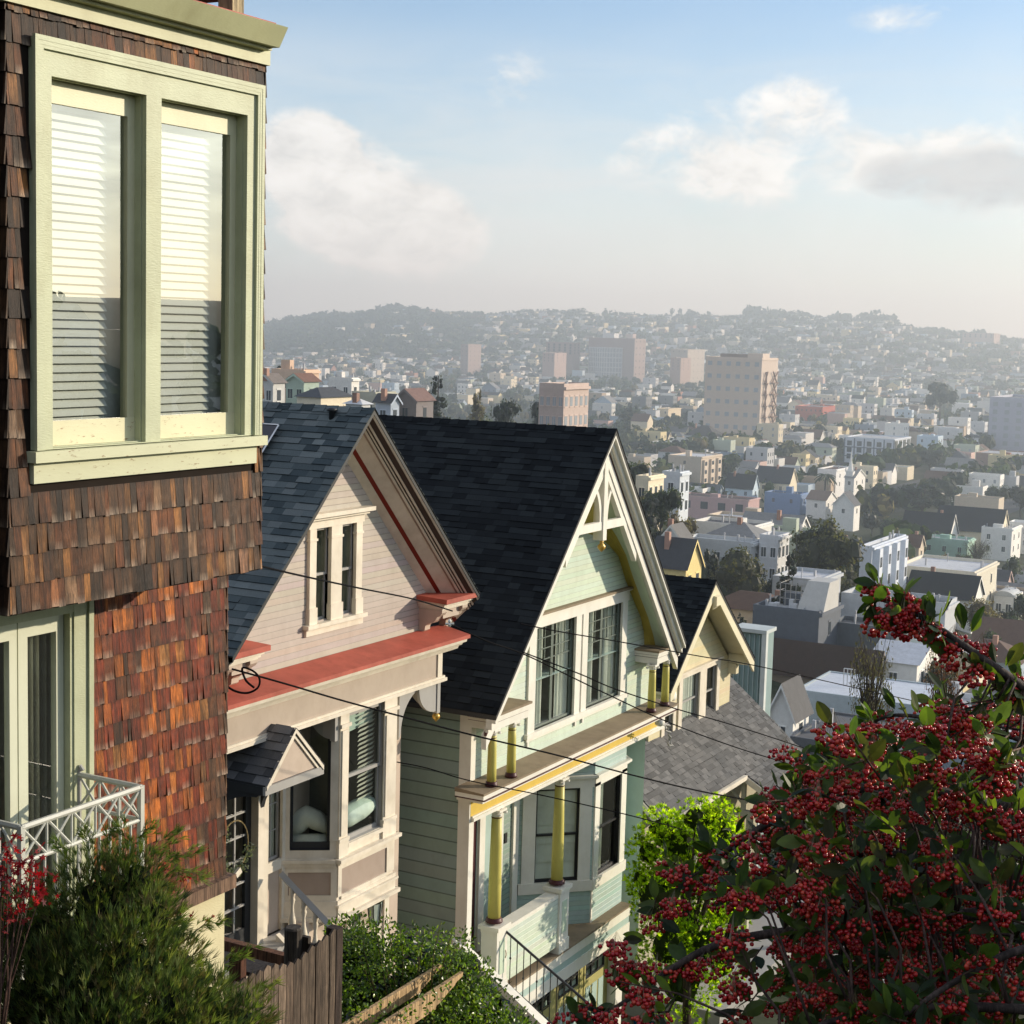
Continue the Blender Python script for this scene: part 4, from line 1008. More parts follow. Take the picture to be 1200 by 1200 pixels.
t.box(W, F-.06, 40.55*K, 40.75*K, -8.72*K, -8.46*K); t.box(W, W+.25, 40.55*K, 40.75*K, -9.0*K, -8.7*K); t.box(W, F-.06, 35.5*K, 35.68*K, -8.72*K, -8.46*K)
t.build('rake_board', paint('pale_cream_paint', (.72,.66,.47), .5, .1), TH)
t = MB(); t.M = FX(W)
t.box(37.2*K, 39.9*K, -.01, .05, -8.6*K, -8.47*K); t.box(37.15*K, 39.95*K, -.01, .12, -8.47*K, -8.43*K)
for a, e in ((37.2,37.42), (38.54,38.98), (39.70,39.9)): t.box(a*K, e*K, -.01, .05, -9.95*K, -8.6*K)
t.box(35.45*K, 41.0*K, -.02, .10, -10.32*K, -10.20*K); t.box(36.2*K, 36.38*K, -.01, .04, -10.2*K, -9.25*K); t.box(36.9*K, 37.05*K, -.01, .04, -10.2*K, -9.25*K)
t.xz([(0,0)]*0 or [(.0,-10.32*K),(.34,-10.42*K),(.34,-10.46*K),(.0,-10.40*K)], 35.45*K, 41.0*K) if False else None
t.build('window_trim', M['cream'], TH)
for i, o_ in enumerate(WN): window(FX(W), *o_, TH, sash='greytrim', rec=.05, st=.05, rail=.06, inner='curtain' if i == 0 else 'half', depth=.6)
t = MB(); t.M = FX(W); t.prism([(.0,-10.28*K),(.42,-10.45*K),(.42,-10.48*K),(.0,-10.40*K)], lambda p, u: (u, p[0], p[1]), 35.42*K, 41.0*K); t.build('dormer_flashing', M['cream'], TH)
# long front slope, flared at the eave
GRY = [(.118,.117,.116), (.136,.134,.132), (.102,.101,.100), (.15,.148,.145)]
yl, ym, yr = 36.30, 41.80, 45.85
seg = [(-19.4, -8.75), (-17.1, -10.62), (-16.1, -11.44), (-15.45, -12.0), (-14.7, -12.42), (-13.8, -12.85)]
t = MB()
for i, (a, e) in enumerate(zip(seg, seg[1:])):
    V = Vector((a[0]-e[0], 0, a[1]-e[1])); y0 = yl if i < 3 else ym
    roof_tabs(t, (e[0], y0, e[1]), (0,1,0), V, yr-y0, V.length+.01, .14, .27, .010, GRY)
ro = t.build('front_roof', M['roof'], TH)
t = MB()
for i, (a, e) in enumerate(zip(seg, seg[1:])):
    y0 = yl if i < 3 else ym
    t.xz([(a[0],a[1]-.01),(e[0],e[1]-.01),(e[0],e[1]-.12),(a[0],a[1]-.12)], y0+.01, yr-.01)
t.build('roof_deck', M['charcoal'], ro)
t = MB()
for i, (a, e) in enumerate(zip(seg, seg[1:])):
    for y in ((yl if i < 3 else ym), yr): t.xz([(a[0],a[1]-.03),(e[0],e[1]-.03),(e[0],e[1]-.22),(a[0],a[1]-.22)], y-.05, y+.03)
e3 = seg[3]; t.box(e3[0]-.05, e3[0]+.10, yl, ym-.06, e3[1]-.14, e3[1]-.015); t.box(seg[5][0]-.04, seg[5][0]+.08, ym, yr, seg[5][1]-.16, seg[5][1]-.02)
t.build('gutter', M['cream'], ro)
b = MB(); b.quad((-16.4,yl+.3,-18),(-16.4,yr-.3,-18),(-16.4,yr-.3,-11.2),(-16.4,yl+.3,-11.2)); b.quad((-27,yl+.3,-18),(-16.4,yl+.3,-18),(-16.4,yl+.3,-11.3),(-27,yl+.3,-9)); b.quad((-27,yr-.3,-18),(-16.4,yr-.3,-18),(-16.4,yr-.3,-11.3),(-27,yr-.3,-9))
b.build('porch_wall', paint('dim_beige_paint', (.42,.38,.27), .6, .15), TH)
# open truss under the porch end, beams and posts
t = MB(); y = ym+.12
t.xz([(-15.5,-12.10),(-13.85,-12.95),(-13.85,-13.08),(-15.5,-12.25)], y-.06, y+.06); t.xz([(-15.5,-12.10),(-16.4,-12.95),(-16.4,-13.08),(-15.5,-12.25)], y-.06, y+.06)
t.box(-16.4, -13.85, y-.07, y+.07, -13.22, -13.05); t.box(-15.56, -15.44, y-.05, y+.05, -13.1, -12.1)
for sx in (-1, 1): t.tube([(-15.5,y,-12.9),(-15.5+sx*.45,y,-12.45)], .045, 5)
t.box(-16.4, -13.9, y-.06, y+.06, -13.78, -13.66)
for x, yy in ((-13.95,y), (-13.95,yr-.2), (-15.3,y)): t.box(x-.08, x+.08, yy-.08, yy+.08, -17.5, -13.1)
t.box(-14.03, -13.87, ym+.1, yr-.1, -13.22, -13.05)
t.build('porch_truss', paint('porch_grey_green_paint', (.50,.48,.37), .5, .12), TH)
t = MB(); t.M = FX(-16.38); f = frame_mb(42.9, 44.3, -16.4, -13.9, .12, .12, .14, .3, 0, .06); t.add(f.v, f.f)
for i in (1, 2): t.box(42.9+1.4*i/3-.02, 42.9+1.4*i/3+.02, 0, .05, -16.3, -14.0)
for i in range(1, 5): t.box(42.95, 44.25, 0, .048, -16.1+2.1*i/5-.02, -16.1+2.1*i/5+.02)
do = t.build('front_door', M['maroon'], TH)
t = MB(); t.M = FX(-16.38); t.quad((43,.02,-16.1),(44.2,.02,-16.1),(44.2,.02,-14),(43,.02,-14)); t.build('pane', M['citywin_pale'], do)
t = MB(); t.box(-16.4, -13.9, yl+.3, yr-.3, -17.2, -16.6); 
for i in range(7): t.box(-13.9+i*.3, -13.9+(i+1)*.3, 43.2, 45.0, -19.6, -16.75-.17*(i+1))
t.build('front_stairs', M['greytrim'], TH)
# utility bits on the facades
t = MB(); c0 = at(773, 846, X=-15.1); t.lathe([(.05,-.1),(.11,-.06),(.12,.04),(.05,.1)], tuple(c0), 12); mi = t.build('weatherhead', M['white'], GH, True)
t = MB()
for i in range(5):
    q = random.Random(i); pts = [c0+Vector((.05, .0, -.05))]
    for k in range(6): pts.append(c0+Vector((.08+.05*q.random(), .1+.25*q.random()+.05*k, -.15-.12*k+.1*q.random())))
    t.tube(pts, .014, 5)
t.build('cable_loop', M['greytrim'], mi)
c0 = at(787, 813, X=-16.6); t = MB(); t.M = Matrix.Translation(c0) @ Matrix.Rotation(1.2, 4, 'Y'); t.lathe([(.04,-.12),(.16,-.08),(.19,.02),(.17,.06),(.02,.07)], (0,0,0), 16); t.build('security_light', M['white'], TH, True)
# ------------------------------------------------------------------ terrain
def interp(tab, x):
    if x <= tab[0][0]: return tab[0][1]
    for (a, p), (b, q) in zip(tab, tab[1:]):
        if x <= b: return p+(q-p)*(x-a)/(b-a)
    return tab[-1][1]
def sstep(a, b, x): t = max(0, min(1, (x-a)/(b-a))); return t*t*(3-2*t)
GY = [(-200,30),(-60,16),(-15,3),(0,-1.75),(8,-6.3),(22,-12.9),(30,-16.4),(40,-19.3),(55,-23.8),(80,-29.5),(120,-37),(180,-45),(300,-53),(500,-56)]
SKYL = [(300,381),(330,377),(360,372),(400,369),(440,364),(470,363),(510,367),(560,372),(600,369),(640,367),(680,368),(720,370),(760,371),(800,371),(850,372),(890,368),(930,368),(960,373),(1000,376),(1030,376),(1060,386),(1100,390),(1140,396),(1180,400),(1210,404)]
def azpx(X, Y):
    return 600+FOC*math.tan(math.atan2(X, Y)+YAW) if abs(math.atan2(X, Y)+YAW) < 1.2 else (2000 if math.atan2(X, Y)+YAW > 0 else -800)
_sk = []
for px, py in SKYL:
    v = ray(px, py); _sk.append((px, v.z/math.hypot(v.x, v.y)))
_sk = [(-800, .012), (200, .006)]+_sk+[(1400, .003), (2000, .012)]
def T(X, Y):
    r = math.hypot(X, Y)
    z = interp(GY, Y if r < 500 or Y > 300 else max(Y, 260 if Y > 100 else Y))
    if r > 300 and Y < 300: z = z+(-56-z)*sstep(300, 900, r)
    z += 31*math.exp(-((X+150)/75)**2-((Y-215)/95)**2)
    z += 55*math.exp(-((X-330)/150)**2-((Y-280)/190)**2)          # the next hill to the right of the street
    if r > 1850:
        t = interp(_sk, azpx(X, Y))*2900
        zz = t-6+4*mnoise.noise(Vector((X*.004, Y*.004, 0)))
        if r < 2900: z = -56+(zz+56)*sstep(1850, 2950, r)**.85
        else: z = zz-(r-2900)*.02
    return z
def terrain():
    rad = [0, 2, 4, 6, 8, 10, 12, 14, 16, 18, 20, 23, 26, 29, 32, 36, 40, 45, 50, 56, 63, 71, 80, 90, 102, 116, 132, 150, 172, 198, 228, 262, 300, 350, 420, 520, 650, 820, 1040, 1300, 1600, 1850, 2000, 2150, 2300, 2450, 2600, 2750, 2900, 3050, 3600, 5000, 9000]
    NA = 360; vs = [(0, 0, T(0, 0))]; fs = []
    for r in rad[1:]:
        for k in range(NA):
            a = 2*math.pi*k/NA; x, y = r*math.sin(a), r*math.cos(a); vs.append((x, y, T(x, y)))
    for k in range(NA): fs.append((0, 1+(k+1) % NA, 1+k))
    for i in range(len(rad)-2):
        for k in range(NA): fs.append((1+i*NA+k, 1+i*NA+(k+1) % NA, 1+(i+1)*NA+(k+1) % NA, 1+(i+1)*NA+k))
    me = bpy.data.meshes.new('ground'); me.from_pydata(vs, [], fs); me.polygons.foreach_set('use_smooth', [True]*len(fs))
    t = NT('ground_soil_and_scrub'); n = t.noise(t.coord(), .06, 6, .6); n2 = t.noise(t.coord(), 1.2, 4)
    c = t.mix(1, t.ramp(n, (.35, (.022,.032,.014)), (.55, (.04,.045,.024)), (.7, (.075,.07,.055))), t.ramp(n2, (.3, (.7,)*3), (.7, (1.2,)*3)), 'MULTIPLY')
    me.materials.append(t.done(t.bsdf(c, .95, .1))); o = bpy.data.objects.new('ground', me); C.objects.link(o); o['kind'] = 'structure'
terrain()
def solve(px, py, h, d0=45, d1=2600):
    d = d0
    while d < d1:
        p = at(px, py, d)
        if p.z-T(p.x, p.y) <= h: return d
        d += max(.5, d*.004)
    return d1
# ------------------------------------------------------------------ coverage grid: what nearer things hide (built from real sizes, used only to choose what is worth building)
G = 4; NG = 320; COV = [[False]*NG for _ in range(NG)]
def cover_poly(poly):
    for j in range(NG):
        y = j*G+2; xs = []
        for (x0, y0), (x1, y1) in zip(poly, poly[1:]+poly[:1]):
            if (y0 <= y) != (y1 <= y): xs.append(x0+(x1-x0)*(y-y0)/(y1-y0))
        xs.sort()
        for a, b in zip(xs[::2], xs[1::2]):
            for i in range(max(0, int(a//G)), min(NG, int(b//G)+1)): COV[j][i] = True
def visible(x0, x1, y0, y1, mark=False):
    i0, i1 = max(0, int(x0//G)), min(299, int(x1//G)); j0, j1 = max(0, int(y0//G)), min(299, int(y1//G))
    if i1 < i0 or j1 < j0: return 0
    n = v = 0
    for j in range(j0, j1+1):
        for i in range(i0, i1+1):
            n += 1
            if not COV[j][i]: v += 1
            if mark: COV[j][i] = True
    return v/max(1, n)
cover_poly([(0,0),(306,0),(306,475),(437,482),(722,502),(800,752),(838,682),(884,770),(960,900),(1010,860),(1200,800),(1200,1200),(0,1200)])
# ------------------------------------------------------------------ city buildings
PAL = {'white': (.70,.69,.65), 'cream': (.68,.60,.44), 'pale grey': (.50,.51,.52), 'beige': (.52,.44,.34), 'pinkish': (.52,.36,.31), 'pale blue': (.40,.49,.57), 'pale yellow': (.66,.56,.32), 'sage': (.40,.45,.36), 'tan': (.44,.34,.24), 'dark grey': (.16,.17,.18), 'slate blue': (.22,.28,.36), 'brick': (.34,.17,.12)}
RPAL = {'light': (.46,.47,.48), 'white': (.62,.63,.65), 'dark': (.06,.062,.07), 'brown': (.13,.08,.06), 'grey': (.24,.24,.24), 'tar': (.12,.12,.125)}
def hmesh(w, rf, wi, x0, x1, y0, y1, zb, zt, kind, wc, rc, det=2, rng=rnd, fl=2, nx=2, ny=3, pale=False, winR=True, winL=True, parapet=.5, hh=None):
    """one building: walls into w, roof into rf, window panes into wi; +X is its sunny front"""
    if kind == 'flat':
        w.box(x0, x1, y0, y1, zb, zt, wc)
        p = parapet
        if det >= 1:
            rf.quad((x0+.25,y0+.25,zt+.02),(x1-.25,y0+.25,zt+.02),(x1-.25,y1-.25,zt+.02),(x0+.25,y1-.25,zt+.02), rc)
            for a, b, c, d in ((x0,x1,y0,y0+.22),(x0,x1,y1-.22,y1),(x0,x0+.22,y0+.22,y1-.22),(x1-.22,x1,y0+.22,y1-.22)): w.box(a, b, c, d, zt, zt+p, mul(wc, 1.05))
        else: rf.quad((x0,y0,zt+.05),(x1,y0,zt+.05),(x1,y1,zt+.05),(x0,y1,zt+.05), rc)
        if det >= 1 and rng.random() < .6 and x1-x0 > 5 and parapet > .15:
            a, b = rng.uniform(x0+.8, max(x0+.9, x1-3)), rng.uniform(y0+.8, max(y0+.9, y1-2.5)); w.box(a, min(a+rng.uniform(1.2,2.8), x1-.3), b, min(b+rng.uniform(1,2.2), y1-.3), zt, zt+rng.uniform(1.,2.4), mul(wc, .95))
        if det >= 2:
            for _ in range(rng.randrange(2, 6)):
                a, b = rng.uniform(x0+.5, x1-.6), rng.uniform(y0+.5, y1-.6); s = rng.uniform(.1, .3); w.box(a, a+s, b, b+s, zt, zt+rng.uniform(.6, 1.5), (.45,.46,.48))
            w.box(x1-.02, x1+.35, y0, y1, zt-.1, zt+.3, mul(wc, 1.1))
    else:
        hh = hh if hh else rng.uniform(.33, .5)*(y1-y0) if kind == 'gable' else .33*(x1-x0) if kind == 'gabley' else .28*min(x1-x0, y1-y0)
        ze = zt-hh; o = .35 if det else .2
        w.box(x0, x1, y0, y1, zb, ze, wc)
        if kind == 'gable':         # ridge along X, gables face +X and -X
            ym = (y0+y1)/2; w.add([(x1,y0,ze),(x1,y1,ze),(x1,ym,zt),(x0,y0,ze),(x0,y1,ze),(x0,ym,zt)], [(0,1,2),(3,5,4)], wc)
            e = hh*o/((y1-y0)/2)
            for yy, s in ((y0,-1), (y1,1)):
                rf.add([(x0-o,yy+s*o,ze-e),(x1+o,yy+s*o,ze-e),(x1+o,ym,zt+.03),(x0-o,ym,zt+.03)], [(0,1,2,3)], rc)
                if det: w.add([(x1+o,yy+s*o,ze-e-.03),(x1+o,ym,zt),(x1+o,ym,zt-.35),(x1+o,yy+s*o,ze-e-.33)], [(0,1,2,3)], mul(wc, 1.15))
        elif kind == 'gabley':      # ridge along Y, gables face the viewer
            xm = (x0+x1)/2; w.add([(x0,y0,ze),(x1,y0,ze),(xm,y0,zt),(x0,y1,ze),(x1,y1,ze),(xm,y1,zt)], [(0,1,2),(3,5,4)], wc)
            e = hh*o/((x1-x0)/2)
            for xx, s in ((x0,-1), (x1,1)):
                rf.add([(xx+s*o,y0-o,ze-e),(xx+s*o,y1+o,ze-e),(xm,y1+o,zt+.03),(xm,y0-o,zt+.03)], [(0,1,2,3)], rc)
                if det: w.add([(xx+s*o,y0-o,ze-e-.03),(xm,y0-o,zt),(xm,y0-o,zt-.35),(xx+s*o,y0-o,ze-e-.33)], [(0,1,2,3)], mul(wc, 1.1))
        else:
            q = min(x1-x0, y1-y0)/2*.95; rf.add([(x0-o,y0-o,ze),(x1+o,y0-o,ze),(x1+o,y1+o,ze),(x0-o,y1+o,ze),(x0+q,y0+q,zt),(x1-q,y0+q,zt),(x1-q,y1-q,zt),(x0+q,y1-q,zt)], [(0,1,5,4),(1,2,6,5),(2,3,7,6),(3,0,4,7),(4,5,6,7)], rc)
        zt = ze
        if det >= 2 and rng.random() < .7: a, b = rng.uniform(x0+1, x1-1.5), (y0+y1)/2+rng.uniform(-1.5, .5); w.box(a, a+.6, b, b+.6, ze, ze+hh+.7, mul((.35,.2,.15), rng.uniform(.7,1.3)))
    if wi is None: return
    H = 2.9 if fl < 5 else (zt-zb-5)/fl; big = x1-x0 > 20
    for f in range(fl):
        zc = zt-1.9-f*H
        if zc-.9 < zb: break
        if winR:
            for i in range(ny):
                yc = y0+(y1-y0)*(i+.5)/ny; s = min(1.0 if big else .42, (y1-y0)/ny*.28); wi.box(x1-.05, x1+.03, yc-s, yc+s, zc-(1.0 if big else .7), zc+.7)
                if det >= 2 and not big: w.box(x1, x1+.06, yc-s-.15, yc+s+.15, zc+.75, zc+.93, mul(wc, 1.2)); w.box(x1, x1+.08, yc-s-.15, yc+s+.15, zc-.9, zc-.75, mul(wc, 1.2))
        if winL:
            for i in range(nx):
                xc = x0+(x1-x0)*(i+.5)/nx; s = min(1.15 if big else .4, (x1-x0)/nx*.24); wi.box(xc-s, xc+s, y0-.03, y0+.05, zc-(1.5 if big else .65), zc+.65)
                if det >= 2 and not big: w.box(xc-s-.1, xc+s+.1, y0-.06, y0, zc+.65, zc+.76, mul(wc, 1.25)); w.box(xc-s-.1, xc+s+.1, y0-.08, y0, zc-.78, zc-.65, mul(wc, 1.25)); w.box(xc-.025, xc+.025, y0-.05, y0-.031, zc-.65, zc+.65, mul(wc, 1.2))
LAND = []; FOOT = []; HB = []
def hb(name, label, cat, xl, xc, xr, yt, h, kind='flat', wall='white', roof='grey', fl=2, nx=3, ny=3, d=None, group=None, extra=None, parapet=.5, winR=True, winL=True, mat=None, roofmat=None, det=2, ridge=None, winmat='citywin'):
    """a building placed by its near upright corner at photo column xc and roof line yt"""
    d = d or solve(xc, yt, h*.86); P = at(xc, yt, d); x1, y0, zt = P.x, P.y, P.z
    x0 = at(xl, yt, Y=y0).x; y1 = at(xr, yt, X=x1).y
    if y1-y0 < 1 or x1-x0 < 1: print('BAD', name, x0, x1, y0, y1)
    zb = min(T(x0,y0), T(x1,y0), T(x1,y1), T(x0,y1))-1; y1 = min(y1, y0+60)
    o = thing(name, label, cat, ((x0+x1)/2, (y0+y1)/2, zb), group); FOOT.append((x0, x1, y0, y1))
    w, rf, wi = MB(), MB(), MB()
    wc = mul(PAL[wall] if isinstance(wall, str) else wall, 1.15); rc = RPAL[roof] if isinstance(roof, str) else roof
    rg = random.Random(int(xl*7+yt))
    rm = None if kind == 'flat' else (ridge or 12)*d/FOC
    hmesh(w, rf, wi, x0, x1, y0, y1, zb, zt+(rm or 0), kind, wc, rc, det, rg, fl, nx, ny, parapet=parapet, winR=winR, winL=winL, hh=rm)
    w.build('wall', mat or M['house'], o); 
    if rf.v: rf.build('roof', roofmat or M['cityroof'], o)
    if wi.v: wi.build('windows' if False else 'window', M[winmat], o) if len(wi.v) <= 8 else split_windows(wi, o, winmat)
    if extra: extra(o, x0, x1, y0, y1, zb, zt, wc)
    cover_poly([(xl-2,yt),(xc,yt),(xr+2,yt),(xr+2,yt+10),(xl-2,yt+10)])
    q0 = proj(Vector((x1, y0, T(x1,y0))))[1]; visible(xl, xr, yt, min(q0, yt+60), True)
    HB.append((xl, xr, yt, q0, d)); LAND.append((label, (xl+xr)/2, yt+8)); return o, (x0, x1, y0, y1, zb, zt, d)
def split_windows(wi, o, winmat):
    n = len(wi.v)//8; step = 8
    for k in range(min(n, 99)):
        m = MB(); m.v = wi.v[k*8:k*8+8]; m.f = [[i-k*8 for i in f] for f in wi.f[k*6:k*6+6]]; m.c = [None]*6; m.mi = [0]*6; m.build('window', M[winmat], o)
# --- foreground of the city, beyond the beige house
def ex_dark(o, x0, x1, y0, y1, zb, zt, wc):
    m = MB(); dx = x1-x0
    m.add([(x0+dx*.62,y0+.6,zt),(x1+.2,y0+.6,zt),(x1+.2,y0+6,zt),(x0+dx*.62,y0+6,zt),(x0+dx*.70,y0+2.6,zt+3.4),(x1+.2,y0+2.6,zt+3.4),(x1+.2,y0+6,zt+3.4),(x0+dx*.70,y0+6,zt+3.4)], [(0,1,5,4),(4,5,6,7),(1,2,6,5),(2,3,7,6),(3,0,4,7)], (.50,.49,.46)); m.build('stair_penthouse', M['house'], o)
    m = MB()
    for i in range(6):
        x = x0+dx*(.22+.08*i); m.tube([(x,y0+4,zt),(x,y0+4,zt+2.6)], .05, 4)
    for x, y in ((x0+dx*.22, y0+8), (x0+dx*.62, y0+8)): m.tube([(x,y,zt),(x,y,zt+2.6)], .05, 4)
    for z in (.9, 1.8, 2.6): m.tube([(x0+dx*.22,y0+4,zt+z),(x0+dx*.62,y0+4,zt+z)], .04, 4); m.tube([(x0+dx*.22,y0+4,zt+z),(x0+dx*.22,y0+8,zt+z),(x0+dx*.62,y0+8,zt+z)], .04, 4)
    m.build('roof_trellis', M['greytrim'], o)
    m = MB(); rg = random.Random(4)
    for i in range(9): a = x0+dx*rg.uniform(.1,.6); b = y0+rg.uniform(1,3.5); m.box(a, a+.5, b, b+.5, zt, zt+rg.uniform(.4,1.1), (.6,.6,.6))
    m.build('deck_furniture', M['house'], o)
hb('modern_house', 'dark slate modern house with rooftop deck, trellis and white stair penthouse', 'house', 882, 960, 985, 722, 9.5, 'flat', (.085,.098,.12), 'light', 2, 3, 1, extra=ex_dark, winL=False)
hb('modern_house', 'dark grey flat house with bracketed eaves right of the rooftop deck', 'house', 972, 1050, 1064, 742, 9, 'flat', (.10,.115,.13), 'tar', 1, 2, 1, winL=False)
hb('gabled_house', 'long dark brown roofed house behind the white roofed building', 'house', 893, 1026, 1036, 798, 4.0, 'gable', (.20,.16,.12), (.05,.03,.023), 1, 3, 1, ridge=33, winL=False)
def ex_ladder(o, x0, x1, y0, y1, zb, zt, wc):
    m = MB()
    for i in range(4): m.tube([(x0+3+i*.35,y0+5,zt),(x0+3+i*.35,y0+5,zt+1.6)], .05, 4)
    m.tube([(x0+3,y0+5,zt+1.6),(x0+4.1,y0+5,zt+1.6)], .05, 4); m.build('roof_hatch_rail', M['alu'], o)
hb('flat_roof_building', 'low building with bright white flat roof and weathered blue white boards', 'building', 931, 1080, 1112, 829, 6.5, 'flat', (.40,.46,.48), (.60,.62,.66), 1, 0, 0, extra=ex_ladder, parapet=.12, mat=peeling('weathered_boards', (.42,.48,.50), (.06,.07,.07)), roofmat=M['metalroof'], det=1)
hb('gabled_house', 'white roofed cottage just behind the bright flat roof, by a grey gable', 'house', 1020, 1075, 1100, 778, 7, 'gable', 'white', (.62,.63,.66), 1, 1, 2, ridge=15)
hb('small_house', 'small white house with dark grey roof squeezed left of the white flat roof', 'house', 901, 930, 948, 836, 6.0, 'gabley', 'white', (.09,.09,.095), 1, 1, 1, ridge=34)
hb('low_building', 'dark flat roofed shed building below the weathered boards', 'building', 925, 1050, 1090, 884, 4.5, 'flat', (.10,.105,.115), (.13,.13,.135), 1, 0, 0, winR=False, winL=False, parapet=.2)
def ex_pleat(o, x0, x1, y0, y1, zb, zt, wc):
    m = MB()
    for i in range(7): x = x0+(x1-x0)*i/6; m.box(x-.02, x+.02, y0-.06, y0-.001, zb, zt-.1, (.34,.42,.41))
    m.box(x0-.1, x1+.1, y0-.15, y1, zt-.02, zt+.12, (.52,.56,.55)); m.box(x1-.09, x1+.09, y0-.12, y0+.1, zb, zt, (.60,.63,.61)); m.build('corner_trim', M['house'], o)
hb('teal_building', 'tall grey teal building with white corner trim right behind the beige dormer', 'building', 862, 897, 907, 742, 9.5, 'flat', (.21,.29,.29), 'light', 1, 1, 0, d=62, extra=ex_pleat, winL=False, parapet=.1, det=1)
hb('tall_narrow_house', 'narrow pale green clapboard house with two dark windows, among bare trees', 'house', 1066, 1086, 1092, 752, 9, 'flat', (.50,.54,.47), 'tar', 2, 2, 0, parapet=.1)
hb('flat_roof_building', 'long pale grey flat roofed block with roof pipes, above the berry sprig', 'building', 985, 1108, 1121, 714, 8.5, 'flat', (.42,.44,.46), 'grey', 1, 0, 0, winL=False, winR=False, parapet=.8)
hb('solar_roof_building', 'pale yellow ended block with pipework on its white roof, behind the long grey block', 'building', 1050, 1142, 1168, 674, 9, 'flat', (.58,.54,.44), 'white', 2, 4, 2)
hb('gabled_house', 'black roofed gable house below the block with white roof', 'house', 1062, 1140, 1152, 702, 6, 'gable', 'white', (.03,.032,.036), 1, 2, 1, ridge=24)
def ex_barrel(o, x0, x1, y0, y1, zb, zt, wc):
    m = MB(); n = 10; xm = (x0+x1)/2; r = (x1-x0)/2
    pts = [(xm-r*math.cos(math.pi*i/n), zt+r*.55*math.sin(math.pi*i/n)) for i in range(n+1)]
    m.xz(pts, y0-.1, y1, (.55,.57,.58)); m.build('barrel_roof', M['cityroof'], o)
hb('barrel_roof_shed', 'white shed with a rounded barrel roof at the right edge', 'shed', 1165, 1188, 1196, 700, 6, 'flat', 'white', 'light', 1, 2, 1, extra=ex_barrel, parapet=.05)
def ex_bays(o, x0, x1, y0, y1, zb, zt, wc):
    for i in range(4):
        m = MB(); y = y0+(y1-y0)*(i+.15)/4; e = y0+(y1-y0)*(i+.72)/4
        m.add([(x1,y,zb),(x1+.9,y+.5,zb),(x1+.9,e-.5,zb),(x1,e,zb),(x1,y,zt),(x1+.9,y+.5,zt),(x1+.9,e-.5,zt),(x1,e,zt)], [(0,1,5,4),(1,2,6,5),(2,3,7,6),(4,5,6,7)], mul(wc, 1.15)); bo = m.build('bay', M['house'], o)
        m = MB()
        for z in (zt-2, zt-5): m.box(x1+.88, x1+.93, y+.8, e-.8, z-.8, z+.7)
        m.build('pane', M['citywin'], bo)
hb('row_building', 'pale blue grey row building with four white bay fronts in sunlight', 'building', 1008, 1022, 1061, 644, 9.5, 'flat', (.50,.54,.60), 'grey', 0, 1, 0, extra=ex_bays)
hb('gabled_house', 'brown roofed gable house right of the four white bays', 'house', 1058, 1077, 1083, 640, 8.5, 'gable', 'beige', 'brown', 1, 1, 1)
hb('green_house', 'mint green flat building behind the round garden trees at right', 'house', 1080, 1134, 1142, 636, 7.5, 'flat', (.30,.46,.38), 'light', 1, 3, 1)
hb('gabled_house', 'large black roofed house with solar panels near the right edge', 'house', 1095, 1172, 1182, 624, 8, 'gable', 'cream', (.025,.027,.033), 1, 2, 1, ridge=25)
hb('gabled_house', 'long black roofed house left of the solar panel roof', 'house', 1055, 1112, 1122, 628, 7, 'gable', 'white', (.022,.024,.030), 1, 2, 1, ridge=24)
hb('flat_house', 'white flat fronted house at the far right below the treetops', 'house', 1150, 1186, 1197, 622, 9, 'flat', 'white', 'light', 2, 2, 2)
hb('yellow_gabled_house', 'yellow gabled house with dark roof just above the black dormer roof', 'house', 762, 804, 822, 664, 9, 'gable', (.66,.53,.22), (.05,.052,.06), 2, 2, 2, ridge=30)
hb('victorian_house', 'cream Victorian false front house left of the yellow gable', 'house', 770, 780, 806, 668, 7.5, 'flat', 'cream', 'light', 2, 1, 3)
hb('flat_house', 'long low white flat roofed house left of the large round trees', 'house', 802, 880, 893, 640, 6.5, 'flat', (.45,.47,.48), 'white', 1, 3, 1)
hb('small_house', 'grey roofed white gable house in front of the yellow green tree', 'house', 772, 800, 812, 634, 6.5, 'gabley', 'white', (.16,.155,.15), 1, 1, 1, ridge=18)
hb('victorian_house', 'pale Victorian house with columned porch between the big trees', 'house', 890, 912, 925, 632, 9, 'flat', (.55,.56,.57), 'light', 2, 2, 3)
hb('flat_house', 'grey building with white metal roof behind the dark conifer', 'house', 905, 958, 985, 684, 8, 'flat', (.38,.40,.42), 'white', 1, 2, 3)
hb('long_building', 'long dusty pink building with dark brown roof and one lit end', 'building', 795, 877, 890, 587, 8, 'flat', (.44,.29,.28), (.06,.035,.03), 1, 4, 1, parapet=.25, winR=False)
def ex_bay2(o, x0, x1, y0, y1, zb, zt, wc):
    for i in range(3):
        m = MB(); y = y0+(y1-y0)*(i+.2)/3; e = y0+(y1-y0)*(i+.62)/3; m.box(x1, x1+.8, y, e, zb+2, zt-.8, mul(wc, 1.12)); bo = m.build('bay', M['house'], o); m = MB()
        for z in (2.2, 5.2, 8.2): m.box(x1+.78, x1+.83, y+.4, e-.4, zt-z-.6, zt-z+.8)
        m.build('pane', M['citywin'], bo)
hb('apartment_building', 'beige four storey apartment block with sunlit bays and a white roof', 'apartment block', 783, 822, 846, 537, 12.5, 'flat', (.50,.42,.33), 'white', 2, 1, 0, extra=ex_bay2)
hb('victorian_house', 'row of cream Victorian fronts left of the beige apartment block', 'house', 745, 760, 778, 562, 9, 'flat', 'cream', 'grey', 2, 1, 3)
hb('victorian_house', 'white Victorian front with curved blue grey side, below the apartment block', 'house', 776, 797, 808, 557, 9, 'flat', (.52,.56,.60), 'grey', 2, 1, 2)
